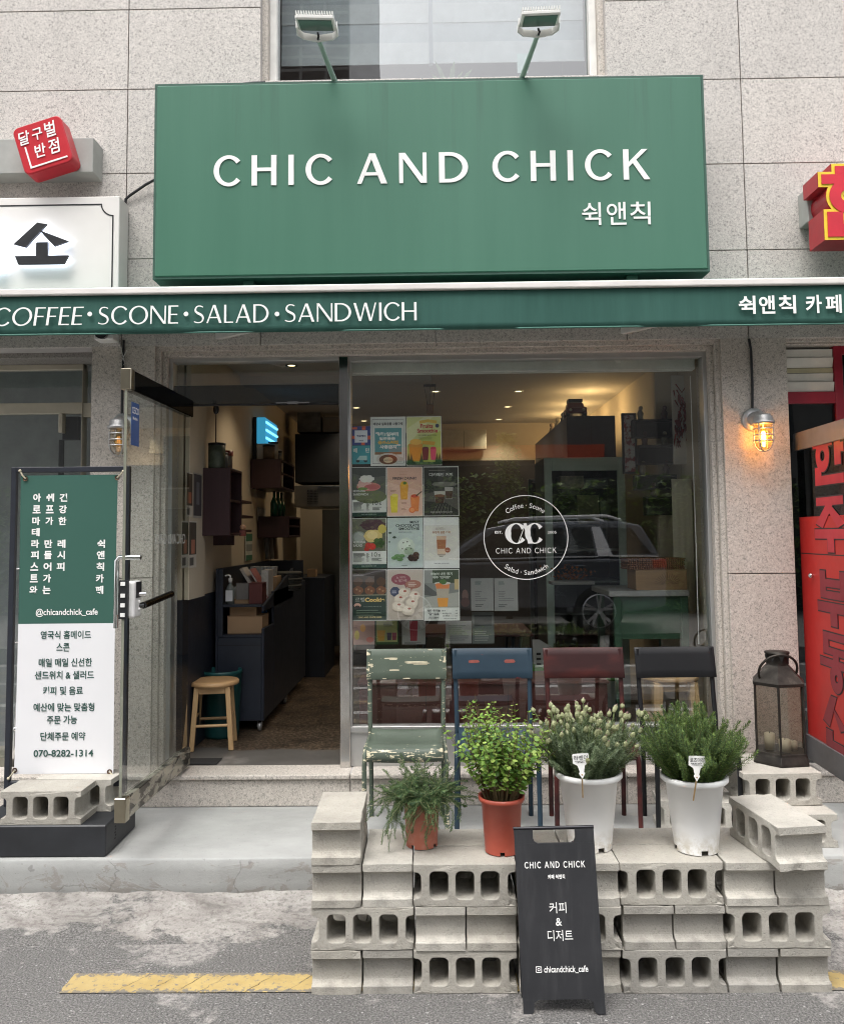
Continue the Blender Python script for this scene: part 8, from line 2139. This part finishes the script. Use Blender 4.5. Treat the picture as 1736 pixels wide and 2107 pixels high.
for yy in (cy-.25, cy-1.6):
    mb = MB(); mb.tube([(cx-1.35, yy, GZ+1.70), (cx-1.2, yy, GZ+1.75), (cx+.2, yy, GZ+1.77), (cx+.42, yy, GZ+1.71)], .022, 8); mb.build('roof_rail', sil, T)
mb = MB(); mb.box(cx+.80, cx+1.035, cy-.30, cy+.006, GZ+.98, GZ+1.12); mb.build('tail_light', plain('red_lamp', (.35, .02, .02), .2), T, None, .02)
mb = MB(); mb.box(cx-3.74, cx-3.3, cy-.35, cy+.004, GZ+.80, GZ+.93); mb.build('headlight', plain('lamp_clear', (.5, .5, .5), .1), T, None, .02)
rX = Matrix.Rotation(R(90), 3, 'X')
for wx in (cx, cx-2.72):
    for wy, sg in ((cy+.012, 1), (cy-1.872, -1)):
        w_ = Vector((wx, wy, wz)); mb = MB(); mb.lathe([(.24, -.11*sg), (.34, -.115*sg), (WRD, -.09*sg), (WRD, .09*sg), (.34, .10*sg), (.255, .095*sg)], w_+Vector((0, -.09*sg, 0)), 40, 0, True, rX)
        wh = mb.build('wheel', M['rubber'], T)
        mb = MB(); yy = wy+.012*sg
        mb.lathe([(.245, .0), (.262, .012), (.262, -.02), (.24, -.03)], Vector((wx, wy, wz)), 40, 0, True, rX)
        for k in range(5):
            for dlt in (-.16, .16):
                t = 2*math.pi*k/5+.3; a_ = Vector((math.cos(t), 0, math.sin(t)))*.04; b_ = Vector((math.cos(t+dlt), 0, math.sin(t+dlt)))*.245
                p0, p1 = Vector((wx, yy, wz))+a_, Vector((wx, yy-.01*sg, wz))+b_; dv = p1-p0; mb.obox((p0+p1)/2, dv, (0, 1, 0), dv.cross(Vector((0, 1, 0))), dv.length/2, .012, .014+.002*k)
        mb.lathe([(0, 0), (.05, 0), (.05, -.02)], Vector((wx, yy+.014*sg, wz)), 20, 0, True, rX); mb.build('rim', plain('alloy', (.55, .55, .56), .3, .7), wh)
        mb = MB(); mb.lathe([(0, 0), (.24, 0)], Vector((wx, wy-.05*sg, wz)), 24, 0, False, rX); mb.build('hub', M['black'], wh)
mb = MB(); [mb.box(cx+x-.09, cx+x+.09, cy+.001, cy+.03, GZ+1.0, GZ+1.025) for x in (-.25, -1.3)]; mb.build('door_handle', paint, T, None, .008)
# dark lower trim between the wheel arches
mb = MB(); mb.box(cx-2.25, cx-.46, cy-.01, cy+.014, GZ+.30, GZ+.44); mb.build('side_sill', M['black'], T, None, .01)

# ivy hedge with trunks behind
rg2 = random.Random(5)
HD = [leafmat('hedge_leaf', (.13, .20, .06)), leafmat('hedge_light_leaf', (.23, .31, .10)), leafmat('hedge_deep_leaf', (.07, .12, .045))]
lf = MB()
for i in range(15000):
    x_ = rg2.uniform(-9, 9); top = 2.75+.28*noise.noise(Vector((x_*.6, 1, 0)))+.15*noise.noise(Vector((x_*2.3, 4, 0)))
    z_ = rg2.uniform(.3, top); y_ = -10.9+.35*noise.noise(Vector((x_*1.4, z_*1.8, 3)))+rg2.uniform(-.12, .12)
    d_ = Vector((rg2.uniform(-1, 1), rg2.uniform(.0, 1), rg2.uniform(-.9, .5))).normalized(); e1, e2 = basis_of(d_)
    s_ = rg2.uniform(.07, .14); m_ = Vector((x_, y_, z_))+d_*s_*.5
    lf.add([Vector((x_, y_, z_)), m_-e1*s_*.42, Vector((x_, y_, z_))+d_*s_, m_+e1*s_*.42], [(0, 1, 2, 3)], rg2.choice((0, 0, 1, 2)))
hd = lf.build('hedge', HD); tag(hd, 'leafy green hedge across the street, mirrored in the window', 'hedge')
mb = MB(); mb.box(-9, 9, -11.7, -11.2, .2, 2.4); tag(mb.build('garden_wall', plain('wall_dark', (.05, .055, .04), .9)), 'dark low wall hidden behind the mirrored hedge', 'wall')

# shop across the street: red-orange fascia, dark windows
T = thing('opposite_shop', 'dark brick building with a red orange fascia across the street, mirrored in the window', 'building', (3, -14, .2))
mb = MB(); mb.box(-14, RF(1345, 800, -14).x, -22, -14, .2, 6.3); mb.build('wall', plain('opp_wall', (.12, .115, .11), .8), T)
a = RF(905, 946, -13.9); b = RF(1240, 916, -13.9)
mb = MB(); mb.box(min(a.x, -1), max(b.x, 3.5), -13.99, -13.8, a.z, b.z); mb.build('fascia', plain('fascia_red', (.52, .085, .035), .5), T)
mb = MB()
for k in range(4): mb.box(-1+1.4*k, .1+1.4*k, -13.99, -13.95, .6, a.z-.15)
mb.build('window', plain('opp_glass', (.02, .022, .025), .1), T)
# tall brown office block at the left, reflected in the upper window
a = RF(562, 80, -26); b = RF(718, 80, -26)
T = thing('office_block', 'tall brown glazed office block far across the street, mirrored in the upper window', 'building', (b.x, -26, 0))
n = NT('bronze_facade'); xyz = n.sep()
wv = n.n('ShaderNodeTexBrick'); n.put(wv.inputs['Vector'], n.mapping((1, 1, 1), (R(90), 0, 0))); wv.inputs['Scale'].default_value = .55; wv.inputs['Mortar Size'].default_value = .03; wv.offset = 0
wv.inputs['Color1'].default_value = (.075, .055, .042, 1); wv.inputs['Color2'].default_value = (.10, .075, .06, 1); wv.inputs['Mortar'].default_value = (.27, .25, .23, 1)
mb = MB(); mb.box(b.x-22, b.x, -46, -26, 0, 38); mb.build('facade', n.base(wv.outputs[0], .35), T)
mb = MB(); mb.box(b.x-22, b.x, -46, -26, 38.01, 38.6); mb.build('roof_edge', M['alu'], T)
# slender street tree left of the car
for x_, lab in ((2.6, 'slender ivy wound street tree across the street, mirrored above the logo'),):
    p = RF(1042, 1000, -10.2); T = thing('street_tree', lab, 'tree', (p.x, -10.2, .2))
    mb = MB(); mb.tube([(p.x, -10.2, .2), (p.x+.05, -10.2, 1.4), (p.x, -10.2, 2.7), (p.x+.06, -10.2, 3.35)], [.06, .05, .04, .02], 8); mb.build('trunk', plain('bark', (.10, .08, .06), .9), T)
    lf = MB()
    for i in range(700):
        t = rg2.random(); q = Vector((p.x+rg2.gauss(0, .10), -10.2+rg2.gauss(0, .10), 2.5+1.05*t)); d_ = Vector((rg2.uniform(-1, 1), rg2.uniform(-1, 1), rg2.uniform(-1, .6))).normalized(); e1, e2 = basis_of(d_); oval(lf, q, d_, e1, .075, .06, rg2.choice((0, 1, 2)))
    lf.build('crown', HD, T)
# block added farther back to tone down the sky mirrored at the right
xa = RF(1290, 800, -30).x
T = thing('sky_screen_block', 'pale grey block added across the street to tone down sky mirrored in the window', 'building', (xa+8, -30, .2))
mb = MB(); mb.box(xa, xa+26, -40, -30, .2, 15); mb.build('wall', plain('pale_render', (.15, .148, .14), .85, 0, .1, .6), T)
for k in range(6):
    for j in range(4): mb = MB(); mb.box(xa+1.2+3.6*k, xa+3.2+3.6*k, -29.99, -29.94, 2.2+3.2*j, 3.9+3.2*j); mb.build('window', plain('opp_glass', (.02, .022, .025), .1), T)
mb = MB(); mb.box(xa-.2, xa+26.2, -40.2, -29.8, 15.001, 15.4); mb.build('roof', M['alu'], T)
